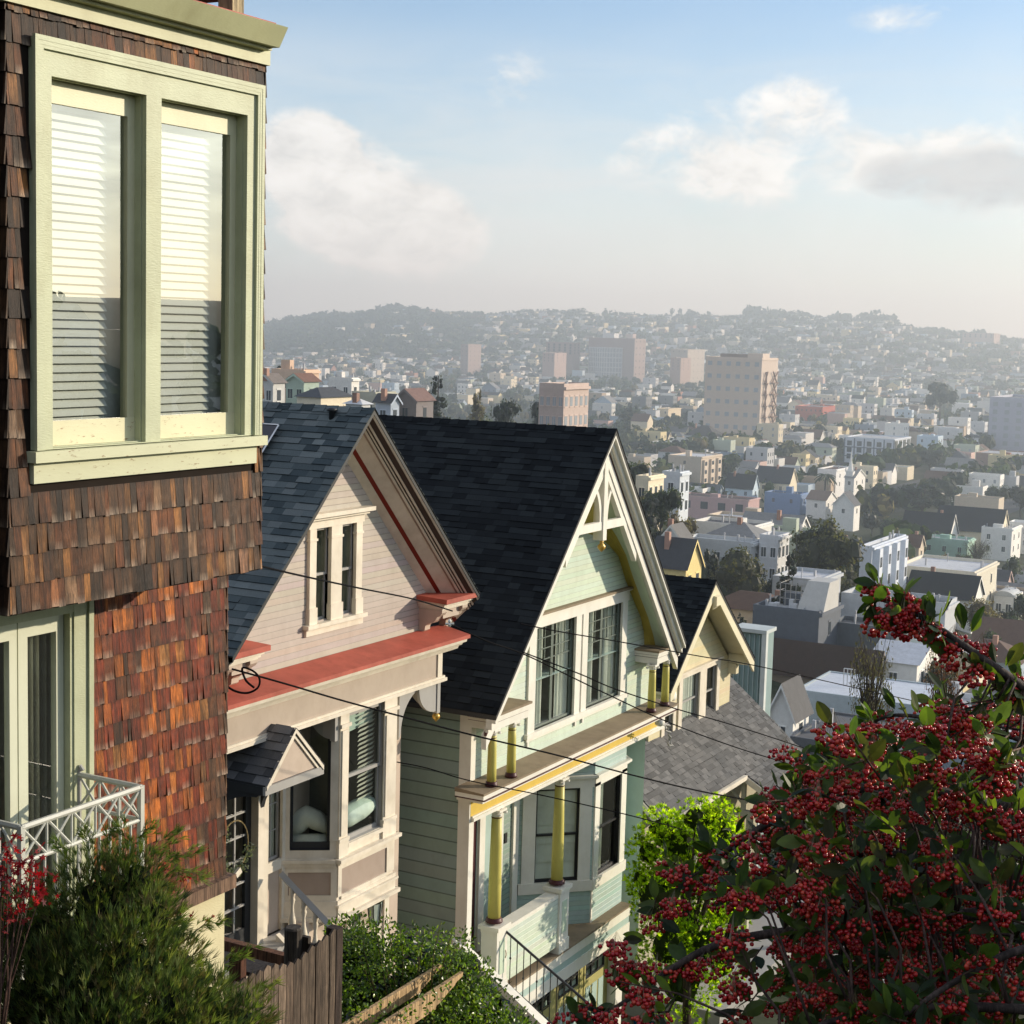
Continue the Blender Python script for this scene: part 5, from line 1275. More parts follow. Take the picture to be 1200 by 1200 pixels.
hb('blue_house', 'blue house with white trimmed window and dark flat roof', 'house', 896, 938, 947, 581, 7.5, 'flat', (.14,.22,.38), (.07,.06,.06), 1, 2, 1)
hb('gabled_house', 'cream gabled house with long dark slate roof above the blue house', 'house', 885, 925, 934, 566, 10, 'gable', 'cream', (.05,.055,.065), 1, 2, 1, ridge=17)
hb('gabled_house', 'black roofed pale blue house left of the blue house', 'house', 850, 882, 889, 572, 9, 'gable', (.45,.55,.62), (.03,.033,.04), 1, 2, 1, ridge=15)
hb('gabled_house', 'steep white gabled cottage right of the palm', 'house', 976, 1001, 1008, 592, 9, 'gabley', 'white', (.10,.10,.11), 1, 1, 1, ridge=14)
hb('white_house', 'tall white house with brown bays beside the palm', 'house', 958, 980, 998, 552, 11, 'flat', (.66,.66,.65), 'brown', 2, 2, 2)
hb('gabled_house', 'white front house with low brown roof below the palm', 'house', 945, 968, 980, 586, 7, 'gable', 'white', (.20,.14,.11), 1, 1, 2, ridge=9)
def ex_spire(o, x0, x1, y0, y1, zb, zt, wc):
    m = MB(); cx, cy = x1-2, y0+2
    m.box(cx-1.2, cx+1.2, cy-1.2, cy+1.2, zt-3, zt+2, wc); m.lathe([(1.3,2),(.8,3.2),(.35,6),(.05,9)], (cx,cy,zt), 8, wc)
    for s in (-1.3, 1.3): m.lathe([(.3,1.8),(.05,4)], (cx+s,cy-1.1,zt), 6, wc)
    m.build('spire', M['house'], o)
hb('church', 'small white church with a pale pointed spire', 'church', 990, 1001, 1014, 560, 10, 'gable', 'white', 'grey', 1, 1, 2, extra=ex_spire, ridge=9)
def ex_grid(o, x0, x1, y0, y1, zb, zt, wc):
    m = MB()
    for i in range(6): x = x0+(x1-x0)*i/5; m.box(x-.25, x+.25, y0-.12, y0-.001, zb, zt, (.10,.13,.17))
    for z in (4, 8): m.box(x0, x1, y0-.125, y0-.002, zt-z-.2, zt-z+.2, (.10,.13,.17))
    for i in range(4): y = y0+(y1-y0)*(i+.2)/4; m.box(x1+.001, x1+.3, y, y+(y1-y0)*.13, zb, zt-.5, (.06,.07,.06))
    m.build('facade_grid', M['house'], o)
hb('office_block', 'white and blue gridded block with dark upright fins on its lit end', 'office block', 990, 1048, 1067, 516, 13, 'flat', (.52,.56,.62), 'light', 3, 5, 0, extra=ex_grid)
hb('red_building', 'rust red building with white lit edge in the middle of the flats', 'building', 932, 964, 981, 478, 11, 'flat', (.40,.085,.05), 'grey', 1, 6, 0, parapet=.6)
def ex_tower(o, x0, x1, y0, y1, zb, zt, wc):
    m = MB(); dx, dy = x1-x0, y1-y0
    m.box(x0+dx*.22, x0+dx*.75, y0+3, y0+8, zt, zt+2.6, (.30,.22,.18)); m.box(x0+dx*.72, x1-.4, y0+2, y0+dy*.5, zt, zt+3.2, mul(wc, 1.1)); m.build('penthouse', M['house'], o)
    for k, f in enumerate((.18, .62)):
        m = MB(); wd = dy*(.10 if k == 0 else .30)
        for i in range(6):
            z = zb+3+i*(zt-zb-9)/6; hz_ = (zt-zb-9)/6
            for s in (0, 1): m.tube([(x1+.9,y0+dy*f+(wd if s else 0)-dy*.06,z),(x1+.9,y0+dy*f+(0 if s else wd)+dy*.06*0,z+hz_)], .42, 4, (.22,.12,.08))
            m.box(x1, x1+1.4, y0+dy*f-.6, y0+dy*f+wd+.6, z-.15, z+.15, (.25,.14,.09))
        m.build('fire_escape', M['house'], o)
hb('concrete_tower', 'tan six storey concrete tower with zigzag fire escapes on its sunlit side', 'tower', 827, 893, 912, 422, 27, 'flat', (.52,.425,.345), 'grey', 6, 6, 0, extra=ex_tower, d=830, parapet=1.0, winmat='citywin_pale')
hb('tower_block', 'grey lavender office tower with a column of windows at the right edge', 'tower', 1160, 1216, 1240, 470, 29, 'flat', (.36,.37,.44), 'grey', 6, 4, 3, parapet=1.2, d=800, winmat='citywin_pale')
hb('low_building', 'long brown brick base building in front of the grey tower', 'building', 1143, 1222, 1235, 536, 8, 'flat', (.26,.16,.13), 'light', 1, 0, 2, winL=False)
hb('brick_building', 'red brick building with peach sunlit side left of the tan tower', 'building', 632, 661, 690, 456, 17, 'flat', (.43,.34,.30), 'light', 4, 4, 5, parapet=.8, winmat='citywin_pale')
hb('low_building', 'long low shed in front of the red brick building', 'building', 655, 708, 716, 485, 6, 'flat', (.30,.29,.29), 'grey', 1, 0, 1, winL=False)
hb('flat_house', 'cream flat house with blank sunny side below the tan tower', 'house', 770, 783, 798, 480, 9, 'flat', (.62,.52,.36), 'grey', 1, 2, 0)
hb('villa', 'large dark roofed house on the flats below the tan tower', 'house', 802, 838, 850, 512, 9, 'hip', 'pale grey', (.07,.065,.065), 1, 3, 2)
def ex_curve(o, x0, x1, y0, y1, zb, zt, wc):
    m = MB(); dx = x1-x0; n = 14
    pts = [(x0+dx*.02+dx*.72*i/n, y0-9*math.sin(math.pi*i/n)) for i in range(n+1)]
    m.xy(pts+[(x0+dx*.74,y0+.5),(x0+dx*.02,y0+.5)], zb, zt-9, (.34,.38,.41)); m.build('glass_front', M['citywin_pale'], o)
    m = MB()
    for i in range(n+1): m.box(pts[i][0]-.3, pts[i][0]+.3, pts[i][1]-.6, pts[i][1]-.05, zb, zt-9, (.55,.57,.58))
    for j in range(7): 
        for a, b in zip(pts, pts[1:]): m.add([(a[0],a[1]-.4,zt-9-j*5.2),(b[0],b[1]-.4,zt-9-j*5.2),(b[0],b[1]-.4,zt-9.9-j*5.2),(a[0],a[1]-.4,zt-9.9-j*5.2)], [(0,1,2,3)], (.55,.57,.58))
    m.build('facade_frame', M['house'], o)
    m = MB(); m.box(x0+dx*.25, x0+dx*.5, y0+6, y0+18, zt, zt+6, (.6,.6,.6)); m.lathe([(2.5,0),(2.5,9),(.5,10)], (x0+dx*.28, y0+8, zt), 10, (.7,.7,.7)); m.build('rooftop_plant', M['house'], o)
hb('hospital', 'hazy hospital with curved glass front and a brick tower at its right end', 'hospital', 690, 744, 757, 398, 46, 'flat', (.28,.21,.19), 'light', 6, 0, 3, d=1750, extra=ex_curve, parapet=1, winL=False)
hb('brick_building', 'hazy brick building left of the curved glass hospital', 'building', 640, 672, 680, 402, 40, 'flat', (.27,.20,.18), 'grey', 4, 5, 2, d=1760)
hb('brick_building', 'low hazy brick wing in front of the hospital', 'building', 636, 650, 664, 414, 26, 'flat', (.38,.28,.25), 'grey', 3, 3, 2, d=1650)
hb('apartment_building', 'hazy cream topped apartment block right of the hospital', 'apartment block', 786, 806, 826, 410, 34, 'flat', (.40,.35,.30), 'light', 5, 3, 4, d=1650)
hb('brick_building', 'hazy brick block in front of the cream topped apartments', 'building', 786, 798, 810, 420, 26, 'flat', (.34,.24,.20), 'grey', 4, 2, 2, d=1600)
hb('brick_tower', 'slim hazy pink brick tower at the foot of the dark hill', 'tower', 540, 549, 564, 404, 44, 'flat', (.30,.23,.21), 'grey', 6, 2, 3, d=1800)
hb('school_building', 'long reddish flat building on the right ridge', 'building', 1128, 1165, 1172, 391, 16, 'flat', (.34,.24,.21), 'grey', 2, 6, 2, d=2500)
# --- left shoulder
hb('terraced_house', 'pale green house with a brown pitched roof just above the dark blue roof', 'house', 335, 356, 374, 446, 10, 'gabley', (.30,.38,.32), (.20,.11,.08), 2, 2, 1, ridge=8, d=230)
hb('terraced_house', 'grey house tight against the shingle wall in the middle distance', 'house', 300, 320, 334, 447, 10, 'gabley', (.46,.46,.44), (.2,.17,.15), 2, 2, 1, d=222, ridge=9)
hb('terraced_house', 'peach topped house behind the brown pitched roof', 'house', 318, 356, 374, 437, 12, 'flat', (.60,.42,.30), 'brown', 1, 3, 2, d=262)
hb('villa', 'cream house with a dark hipped roof and an orange chimney', 'house', 348, 376, 412, 466, 8, 'hip', (.64,.56,.42), (.07,.075,.085), 1, 2, 3, d=200, ridge=11)
hb('white_building', 'white block of two towers behind the cream house with hipped roof', 'building', 385, 412, 421, 446, 11, 'flat', (.66,.64,.60), 'light', 1, 2, 1, d=300)
hb('flat_house', 'olive flat house with two dark windows above the roof ridge', 'house', 412, 440, 464, 464, 7, 'flat', (.36,.35,.28), (.30,.26,.2), 1, 2, 0, d=220)
hb('gabled_house', 'blue grey gable house left of the dark pine', 'house', 440, 458, 468, 470, 8, 'gable', (.30,.35,.42), 'dark', 1, 1, 1, d=215, ridge=8)
hb('gabled_house', 'brown roofed house with a white chimney in front of the dark pine', 'house', 462, 488, 508, 468, 8, 'gabley', (.16,.14,.14), (.21,.13,.11), 1, 1, 1, d=225, ridge=12)
hb('small_house', 'small white roofed house on the ridge line beside the hipped roof', 'house', 405, 424, 434, 474, 6, 'hip', 'pale grey', 'white', 1, 1, 1, d=190, ridge=6)
# ------------------------------------------------------------------ trees
TREEC = {'dark': [(.018,.028,.016), (.028,.042,.022), (.040,.056,.028)], 'green': [(.035,.055,.02), (.055,.085,.03), (.085,.115,.04)], 'olive': [(.06,.065,.025), (.09,.095,.035), (.13,.125,.045)], 'gold': [(.13,.10,.04), (.19,.15,.06), (.24,.20,.08)], 'red': [(.14,.06,.035), (.20,.09,.05), (.10,.05,.035)], 'bare': [(.11,.10,.06), (.16,.14,.08), (.09,.08,.05)], 'lime': [(.10,.17,.015), (.17,.28,.02), (.05,.09,.02)]}
def rdir(rg):
    while True:
        v = Vector((rg.uniform(-1,1), rg.uniform(-1,1), rg.uniform(-1,1)))
        if .05 < v.length < 1: return v.normalized()
def leafcard(mb, p, n, s, col, rg):
    a = n.orthogonal().normalized(); a = (Matrix.Rotation(rg.uniform(0, 6.28), 3, n) @ a); b = n.cross(a)
    a *= s; b *= s*rg.uniform(.5, .8)
    mb.add([p-a-b*.2, p-b, p+a*.8-b*.3, p+a+b*.4, p+b, p-a*.6+b*.7], [(0,1,2,3,4,5)], col)
def blobcore(mb, c, r, col, rg):
    vs = []; fs = []; n, m = 7, 5
    for j in range(m+1):
        t = math.pi*j/m
        for i in range(n):
            a = 2*math.pi*i/n; k = rg.uniform(.8, 1.08); vs.append((c[0]+r[0]*k*math.sin(t)*math.cos(a), c[1]+r[1]*k*math.sin(t)*math.sin(a), c[2]+r[2]*k*math.cos(t)))
    for j in range(m):
        for i in range(n): fs.append((j*n+i, j*n+(i+1) % n, (j+1)*n+(i+1) % n, (j+1)*n+i))
    mb.add(vs, fs, col)
def crown(mb, blobs, n, s, cols, rg, droop=0):
    """clumps of small leaf faces over several lobes; a dark inner core keeps the middle opaque"""
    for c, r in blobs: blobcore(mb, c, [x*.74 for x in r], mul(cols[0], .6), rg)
    tot = sum(r[0]*r[1]+r[1]*r[2]+r[0]*r[2] for _, r in blobs)
    for c, r in blobs:
        k = int(n*(r[0]*r[1]+r[1]*r[2]+r[0]*r[2])/tot)
        for _ in range(k//6):
            d = rdir(rg); q = rg.uniform(.72, 1.06); ctr = Vector((c[0]+d.x*r[0]*q, c[1]+d.y*r[1]*q, c[2]+d.z*r[2]*q)); cc = cols[rg.randrange(len(cols))]
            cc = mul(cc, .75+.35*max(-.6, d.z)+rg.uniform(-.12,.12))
            for _ in range(6):
                p = ctr+rdir(rg)*s*1.3; leafcard(mb, p, (d+rdir(rg)*.8+Vector((0,0,-droop))).normalized(), s*rg.uniform(.55,1.1), mul(cc, rg.uniform(.8,1.2)), rg)
def lobes(rg, k, R, H0, H1, rr):
    return [((rg.uniform(-1,1)*R, rg.uniform(-1,1)*R, rg.uniform(H0,H1)), (rr*rg.uniform(.7,1.15), rr*rg.uniform(.7,1.15), rr*rg.uniform(.6,.95))) for _ in range(k)]
BARKC = (.06,.045,.032)
PROTO = {}
def make_proto(kind, pal, var, fine):
    rg = random.Random(hash((kind, pal)) % 999+var if False else sum(map(ord, kind+pal))+var*17); cols = TREEC[pal]; mb = MB(); tk = MB(); N = int(900*fine)
    if kind == 'round':
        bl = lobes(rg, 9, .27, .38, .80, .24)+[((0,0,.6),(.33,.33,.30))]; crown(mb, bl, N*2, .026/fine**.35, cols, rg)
        tk.tube([(0,0,-.15),(.01,0,.2),(0,.02,.5)], [.035,.03,.02], 6, BARKC)
        for c, r in bl[:6]: tk.tube([(0,0,.25),(c[0]*.6,c[1]*.6,c[2]*.8),c], [.02,.013,.006], 5, BARKC)
    elif kind == 'spread':       # flat topped dark cypress
        bl = [((rg.uniform(-.42,.42), rg.uniform(-.4,.4), rg.uniform(.42,.86)), (rg.uniform(.16,.26), rg.uniform(.16,.26), rg.uniform(.06,.11))) for _ in range(15)]; crown(mb, bl, N*2, .024/fine**.35, cols, rg)
        tk.tube([(0,0,-.15),(.02,0,.3),(-.03,0,.7)], [.04,.035,.015], 6, BARKC)
        for c, r in bl: tk.tube([(0,0,.3),(c[0]*.5,c[1]*.5,c[2]*.85),c], [.02,.013,.006], 5, BARKC)
    elif kind == 'conifer':
        bl = []
        for i in range(13):
            z = .16+.82*i/13; w = .30*(1-z)+.035
            for _ in range(4 if z < .7 else 2): a = rg.uniform(0, 6.28); bl.append(((math.cos(a)*w*.62, math.sin(a)*w*.62, z+rg.uniform(-.02,.02)), (w*.55, w*.55, .035)))
        crown(mb, bl, N*2, .022/fine**.35, cols, rg, .5); tk.tube([(0,0,-.15),(0,0,.95)], [.03,.006], 6, BARKC)
    elif kind == 'poplar':
        bl = [((rg.uniform(-.08,.08), rg.uniform(-.08,.08), z), (.17*math.sin(math.pi*min(1,(z+.08)))+.03,)*2+(.12,)) for z in [.2+.07*i for i in range(11)]]; crown(mb, bl, N*1.6, .024/fine**.35, cols, rg); tk.tube([(0,0,-.15),(0,0,.9)], [.03,.005], 6, BARKC)
    elif kind == 'bush':
        bl = lobes(rg, 8, .38, .2, .6, .28); crown(mb, bl, N*1.6, .028/fine**.35, cols, rg); tk.tube([(0,0,-.1),(0,0,.3)], [.03,.02], 5, BARKC)
    elif kind == 'hedge':
        bl = [((0,0,.35),(.5,.42,.42)), ((-.15,.05,.5),(.35,.3,.34)), ((.2,0,.45),(.3,.3,.34))]; crown(mb, bl, N*2, .022/fine**.35, cols, rg); tk.tube([(0,0,-.1),(0,0,.3)], [.03,.02], 5, BARKC)
    elif kind == 'wispy':        # thin, half bare
        for i in range(70):
            a = rg.uniform(0,6.28); r = rg.uniform(.1,.46); z = rg.uniform(.5,.98); p = Vector((r*math.cos(a), r*math.sin(a), z)); tk.tube([(0,0,.2), p*.6+Vector((0,0,.15)), p, p+Vector((p.x*.15,p.y*.15,-rg.uniform(.05,.3)))], [.012,.007,.004,.002], 4, BARKC)
            for _ in range(int(14*fine)): q = p+rdir(rg)*.09+Vector((0,0,-rg.uniform(0,.3))); leafcard(mb, q, rdir(rg), .014, mul(cols[rg.randrange(3)], rg.uniform(.7,1.3)), rg)
        tk.tube([(0,0,-.1),(0,0,.5)], [.035,.015], 6, BARKC)
    elif kind == 'palm':
        for i in range(34):
            a = i*2.399; up_ = rg.uniform(-.45, .75); L = rg.uniform(.20,.27)
            d = Vector((math.cos(a), math.sin(a), 0)); prev = Vector((0,0,.80)); c = mul(cols[rg.randrange(3)], rg.uniform(.8,1.3))
            for k in range(5):
                t = (k+1)/5; nx = Vector((0,0,.80))+d*L*t+Vector((0,0,L*(up_*t-.75*t*t))); sd = Vector((-d.y,d.x,0))*.028*(1-t*.6)
                mb.add([prev-sd+Vector((0,0,-.02)), prev, nx, nx-sd+Vector((0,0,-.03))], [(0,1,2,3)], c); mb.add([prev+sd+Vector((0,0,-.02)), prev, nx, nx+sd+Vector((0,0,-.03))], [(0,1,2,3)], mul(c,.8)); prev = nx
        tk.tube([(0,0,-.2),(.01,0,.4),(0,0,.82)], [.028,.02,.022], 8, (.10,.08,.06)); blobcore(mb, (0,0,.76), (.035,.035,.06), (.10,.075,.04), rg)
    o = thing('tree', 'x', 'tree')
    c = mb.build('crown', M['leaf'], o); t = tk.build('trunk', M['bark'], o)
    return o
def plant(kind, pal, label, P, H, Wd, group=None, fine=1.0, name=None, cat='tree', var=0, rz=None, register=True, base=None):
    k = (kind, pal, var, fine); nat = {'round': 1.05, 'spread': 1.25, 'conifer': .55, 'poplar': .42, 'bush': 1.15, 'hedge': 1.05, 'wispy': 1.0, 'palm': .52}[kind]
    if k not in PROTO: o = PROTO[k] = make_proto(*k)
    else: o = copy_tree(PROTO[k])
    nm = name or {'palm': 'palm_tree', 'bush': 'bush', 'hedge': 'clipped_tree'}.get(kind, 'tree')
    o.name = nm; o.location = P; s = Wd/nat; o.scale = (s, s, H); o.rotation_euler.z = rz if rz is not None else rnd.uniform(0, 6.28); o['label'] = label; o['category'] = cat if cat != 'tree' else {'palm': 'palm', 'bush': 'bush'}.get(kind, 'tree')
    if group: o['group'] = group
    elif 'group' in o: del o['group']
    return o
def ptree(kind, pal, label, xl, xr, yt, H, fine=1.0, d=None, var=0, name=None, base=None, ybot=None):
    """a tree whose crown spans photo columns xl..xr with its top at yt"""
    xc = (xl+xr)/2; d = d or solve(xc, yt, H); P = at(xc, yt, d); Wd = (xr-xl)*d/FOC
    zb = base if base is not None else P.z-H
    o = plant(kind, pal, label, (P.x, P.y, zb), P.z-zb, Wd, None, fine, name, var=var)
    q = proj(Vector((P.x, P.y, zb)))[1]; visible(xl, xr, yt, q, True); LAND.append((label, xc, yt+8)); return o
ptree('spread', 'dark', 'large dark flat topped cypress among the garden trees at right', 1050, 1114, 556, 15, 1.6)
ptree('round', 'dark', 'dark rounded tree directly left of the flat topped cypress', 1014, 1056, 566, 12, 1.3)
ptree('round', 'olive', 'broad olive green tree left of the four white bays', 922, 1020, 606, 13, 2.0, var=1)
ptree('conifer', 'dark', 'dark layered conifer in front of the grey building with white metal roof', 896, 956, 640, 14, 2.0)
ptree('round', 'olive', 'round sunlit olive tree right of the yellow gable house', 828, 908, 634, 9.5, 1.8)
ptree('round', 'gold', 'yellow green round tree behind the small grey roofed white house', 778, 822, 597, 8, 1.3)
ptree('round', 'green', 'bushy green tree between Victorian fronts and the pink building', 752, 800, 568, 8.5, 1.3, var=1)
ptree('round', 'green', 'green tree against the lit end of the apartment block', 838, 866, 538, 9, 1.0)
ptree('poplar', 'olive', 'tall narrow olive tree above the white truss gable', 724, 757, 474, 15, 1.2)
ptree('bush', 'dark', 'dark low trees at the foot of the tall narrow olive tree', 718, 765, 511, 7, 1.0)
ptree('round', 'gold', 'golden brown round tree at right above the berries', 1118, 1182, 694, 8, 1.8, var=2)
ptree('wispy', 'bare', 'pale half bare willow in front of the dark slate house', 996, 1052, 734, 9, 1.6, d=92)
ptree('wispy', 'red', 'rusty red bare crowned tree behind the berry branches', 1086, 1134, 748, 8, 1.8, d=100)
ptree('round', 'green', 'grey green tree in front of the mint green building', 1090, 1134, 622, 8, 1.2, var=1)
ptree('wispy', 'olive', 'thin leaved tree left of the solar panel roof end', 1128, 1164, 630, 8, 1.2, var=1)
ptree('round', 'green', 'rounded green tree at the right edge below the white flat house', 1170, 1206, 650, 9, 1.2, var=2)
ptree('round', 'dark', 'dense dark round tree at the right edge below the brown base building', 1178, 1218, 566, 11, 1.2, var=1)
ptree('round', 'green', 'broad green tree right of the cypress, behind the black roofs', 1150, 1186, 566, 10, 1.2)
ptree('round', 'green', 'tree with light green top just right of the flat topped cypress', 1108, 1150, 574, 11, 1.1, var=2)
ptree('round', 'dark', 'dark tree in front of the white church steeple', 1010, 1036, 596, 8, 1.0, var=2)
ptree('round', 'dark', 'dark green tree behind the flat topped cypress', 1070, 1112, 524, 11, 1.1, var=1)
ptree('palm', 'green', 'dusty palm tree by the tall white house with brown bays', 954, 982, 548, 12, 1.0)
ptree('palm', 'dark', 'palm on the left rising above the peach topped house', 322, 342, 411, 17, 1.0, d=300)
ptree('palm', 'green', 'low palm between the hipped roof and the white block', 385, 410, 446, 9, 1.0, d=225)
ptree('conifer', 'dark', 'dark pine standing behind the brown roofed house with white chimney', 492, 536, 434, 17, 1.4, d=270)
ptree('spread', 'dark', 'low dark pine left of the tall dark pine', 474, 504, 452, 12, 1.2, d=275, var=1)
ptree('spread', 'dark', 'dark wind swept pine behind the black roof ridge', 576, 616, 452, 15, 1.3, d=290)
ptree('round', 'dark', 'rounded dark tree beside the red brick building', 619, 656, 464, 12, 1.2, d=300)
ptree('hedge', 'green', 'smooth clipped green dome of a tree on the black roof ridge line', 544, 592, 474, 9, 1.6, d=190)
ptree('hedge', 'dark', 'low dark green dome left of the clipped dome', 518, 552, 480, 7, 1.2, d=185, var=1)
ptree('poplar', 'gold', 'pale yellow tree behind the clipped dome', 550, 570, 456, 12, 1.0, d=330)
ptree('bush', 'green', 'low green bushes between the ridge and the brown roofed house', 468, 530, 476, 6, 1.2, d=180)
ptree('bush', 'olive', 'sunlit shrubs peeking over the black roof ridge at right of centre', 596, 660, 484, 7, 1.2, d=210, var=1)
ptree('round', 'green', 'big garden tree crowded behind the four white bays', 1028, 1062, 604, 8, 1.1)
ptree('round', 'dark', 'dark wide tree in the distance left of the grey tower', 1084, 1124, 444, 22, 1.2, d=1000)
ptree('bush', 'dark', 'dark palms and shrubs below the blue house', 884, 962, 590, 9, 1.3)
ptree('round', 'dark', 'small dark tree squeezed right of the yellow gable', 824, 846, 640, 7, 1.0, var=1)
ptree('bush', 'green', 'hedge of shrubs in front of the mint green building', 1076, 1140, 650, 5, 1.2)
ptree('bush', 'olive', 'sunlit shrub in front of the conifer and grey roofs', 952, 986, 664, 6, 1.0)
# ------------------------------------------------------------------ yards of the near slope: small trees, sheds and low houses between the placed houses
def clear_of(px, hw, top, depth, slack):
    """does it leave the rooflines behind it showing, and is it not hidden by a house in front"""
    for xl, xr, yt, yb, d in HB:
        if px+hw > xl and px-hw < xr:
            if d > depth and top < yt+slack: return False
            if d < depth and yt < top+3 and px > xl-2 and px < xr+2: return False
    return True
NEART = []; NEARH = []; rg = random.Random(21); tries = 0; TP = []
while len(NEARH) < 46 and tries < 4000:
    tries += 1; px, r = rg.uniform(745, 1215), rg.uniform(95, 360); a_ = math.atan2(px-600, FOC)-YAW; x, y = r*math.sin(a_), r*math.cos(a_); w = rg.uniform(5, 7.5); dp = rg.uniform(7, 12); z = T(x, y); h = rg.uniform(3.2, 5.4)
    f = (x-dp/2, x+dp/2, y-w/2, y+w/2)
    if any(f[0] < q[1]+.6 and f[1] > q[0]-.6 and f[2] < q[3]+.6 and f[3] > q[2]-.6 for q in FOOT): continue
    P = [proj(Vector(p)) for p in ((f[0],f[2],z+h+1.2),(f[1],f[3],z+h+1.2),(f[1],f[2],z))]; lo_, hi = min(P[0][0],P[1][0]), max(P[0][0],P[1][0])
    if not clear_of((lo_+hi)/2, (hi-lo_)/2, min(P[0][1],P[1][1]), P[2][2], 9) or min(P[0][1],P[1][1]) < 520: continue
    if (hi-lo_)/2+(lo_+hi)/2 > 885 and P[0][1] > 850: continue
    FOOT.append(f); NEARH.append(((lo_+hi)/2, P[0][1]+6, r, *f, z, z+h, rg.choice(['flat','flat','gable','gable','hip']), rg))
tries = 0
while len(NEART) < 130 and tries < 9000:
    tries += 1; px, r = rg.uniform(738, 1215), rg.uniform(66, 380); a_ = math.atan2(px-600, FOC)-YAW; x, y = r*math.sin(a_), r*math.cos(a_); z = T(x, y); H = rg.uniform(3.0, 7.5); Wd = H*rg.uniform(.7, 1.1)
    if any(f[0]-.8 < x < f[1]+.8 and f[2]-.8 < y < f[3]+.8 for f in FOOT) or any(math.hypot(x-q[0], y-q[1]) < (Wd+q[2])*.36 for q in TP): continue
    t_, b_ = proj(Vector((x,y,z+H))), proj(Vector((x,y,z))); hw = Wd/2*FOC/b_[2]
    if t_[1] < 500 or not clear_of(t_[0], hw, t_[1], b_[2], 6): continue
    TP.append((x, y, Wd)); NEART.append((t_[0], (t_[1]+b_[1])/2, r, x, y, z, H, Wd, rg.choices(['dark','green','olive','gold'], [5,5,3,1])[0], rg.choices(['round','bush','conifer','poplar'], [6,3,1.2,.7])[0]))
    visible(t_[0]-hw, t_[0]+hw, t_[1], b_[1], True)
# ------------------------------------------------------------------ rows of houses on the flats
COLN = {'bigger': 0}
cand = []; trees_c = []
rg = random.Random(11)
bx = 46; xx = -1500
lots = []
i = 0
while xx < 500:
    for side in (0, 1):
        y = -200+rg.uniform(0, 6)
        while y < 2080:
            if (y % 190) < 16: y += 9; continue
            w = rg.choice([5.2, 5.8, 6.4, 7.0, 7.6, 9.5]) ; dp = rg.uniform(8, 13)
            x1 = xx+9+dp if side == 0 else xx+bx-9
            x0 = x1-dp; cx, cy_ = (x0+x1)/2, y+w/2; r = math.hypot(cx, cy_)
            if 85 < r < 2060 and cy_ > 60:
                px = azpx(cx, cy_)
                if 150 < px < 1330: lots.append((r, x0, x1, y, y+w, side))
                if 285 < px < 1230 and rg.random() < (1.3 if r < 800 else .65): trees_c.append((r, xx+rg.uniform(17, 30), cy_+rg.uniform(-3,3)))
            y += w+(rg.uniform(1,5) if rg.random() < .12 else 0)
    xx += bx
lots.sort(); names_w = list(PAL); stuff_w, stuff_r = MB(), MB(); indiv = []
LOWN = [(l.split(',')[0], x, y) for l, x, y in LAND]
for r, x0, x1, y0, y1, side in lots:
    tz = T((x0+x1)/2, y0); h = rg.choice([4, 4.8, 5.5, 6.2, 7, 7.8]) if rg.random() < .95 else rg.uniform(9, 14); kind = rg.choices(['flat', 'gable', 'gabley', 'hip'], [6, 2.6, .5, .9])[0]
    wn_ = rg.choices(names_w, [11,5,7,2.5,1.6,4,1.5,2.5,1.2,2,2.5,.8])[0]; wc = mul(PAL[wn_], rg.uniform(.9, 1.25)); rn = rg.choices(list(RPAL), [4,3,3,2,4,3])[0] if kind == 'flat' else rg.choices(['dark','brown','grey','tar'], [4,3,3,2])[0]; rc = mul(RPAL[rn], rg.uniform(.8,1.2))
    zt = tz+h; pts = [proj(Vector(p)) for p in ((x0,y0,zt),(x1,y0,zt),(x1,y1,zt),(x1,y0,tz),(x0,y1,zt))]
    a, b = min(p[0] for p in pts), max(p[0] for p in pts); c, d = min(p[1] for p in pts), pts[3][1]
    if b < 300 or a > 1205:
        if r > 330 and not any(x0 < f[1]+1 and x1 > f[0]-1 and y0 < f[3]+1 and y1 > f[2]-1 for f in FOOT): hmesh(stuff_w, stuff_r, None, x0, x1, y0, y1, tz-1.5, zt, kind, wc, rc, 0, rg)
        continue
    if r < 150 or (abs((x0+x1)/2+150) < 130 and abs(y0-215) < 150): continue
    if any(x0 < f[1]+1 and x1 > f[0]-1 and y0 < f[3]+1 and y1 > f[2]-1 for f in FOOT): continue
    v = visible(a, b, c, d)
    if v < .12: continue
    if len(indiv) < 240 and v > .25:
        visible(a, b, c, d, True); indiv.append(((a+b)/2, (c+d)/2, r, x0, x1, y0, y1, tz, zt, kind, wn_, wc, rn, rc, h))
    else: hmesh(stuff_w, stuff_r, None, x0, x1, y0, y1, tz-1.5, zt, kind, wc, rc, 0 if r > 800 else 1, rg); visible(a, b, (c*2+d)/3, d, True) if r < 1100 else None
kindname = {'flat': 'flat', 'gable': 'gabled', 'gabley': 'gabled', 'hip': 'hipped'}; ords = ['nearest', 'second nearest', 'third nearest', 'fourth nearest', 'fifth nearest', 'sixth nearest', 'seventh nearest', 'eighth nearest', 'ninth nearest']
rec = []
SHORTS = [(l, x, y) for l, x, y in LAND]
SKIPW = {'six','four','storey','long','large','flat','fronted','roofed','topped','small','low','tall','broad','hazy','ended','in','with','a','pale','front','of','the','smooth','dusty','bright','dense','layered','wide','big','thin','leaved','directly','end','row','style','tight','rounded','just','round','tree','house','building'}
STOPW = {'in','on','behind','above','below','beside','left','right','with','among','by','at','against','tight','directly','just','between','squeezed','standing','rising','peeking','crowded'}
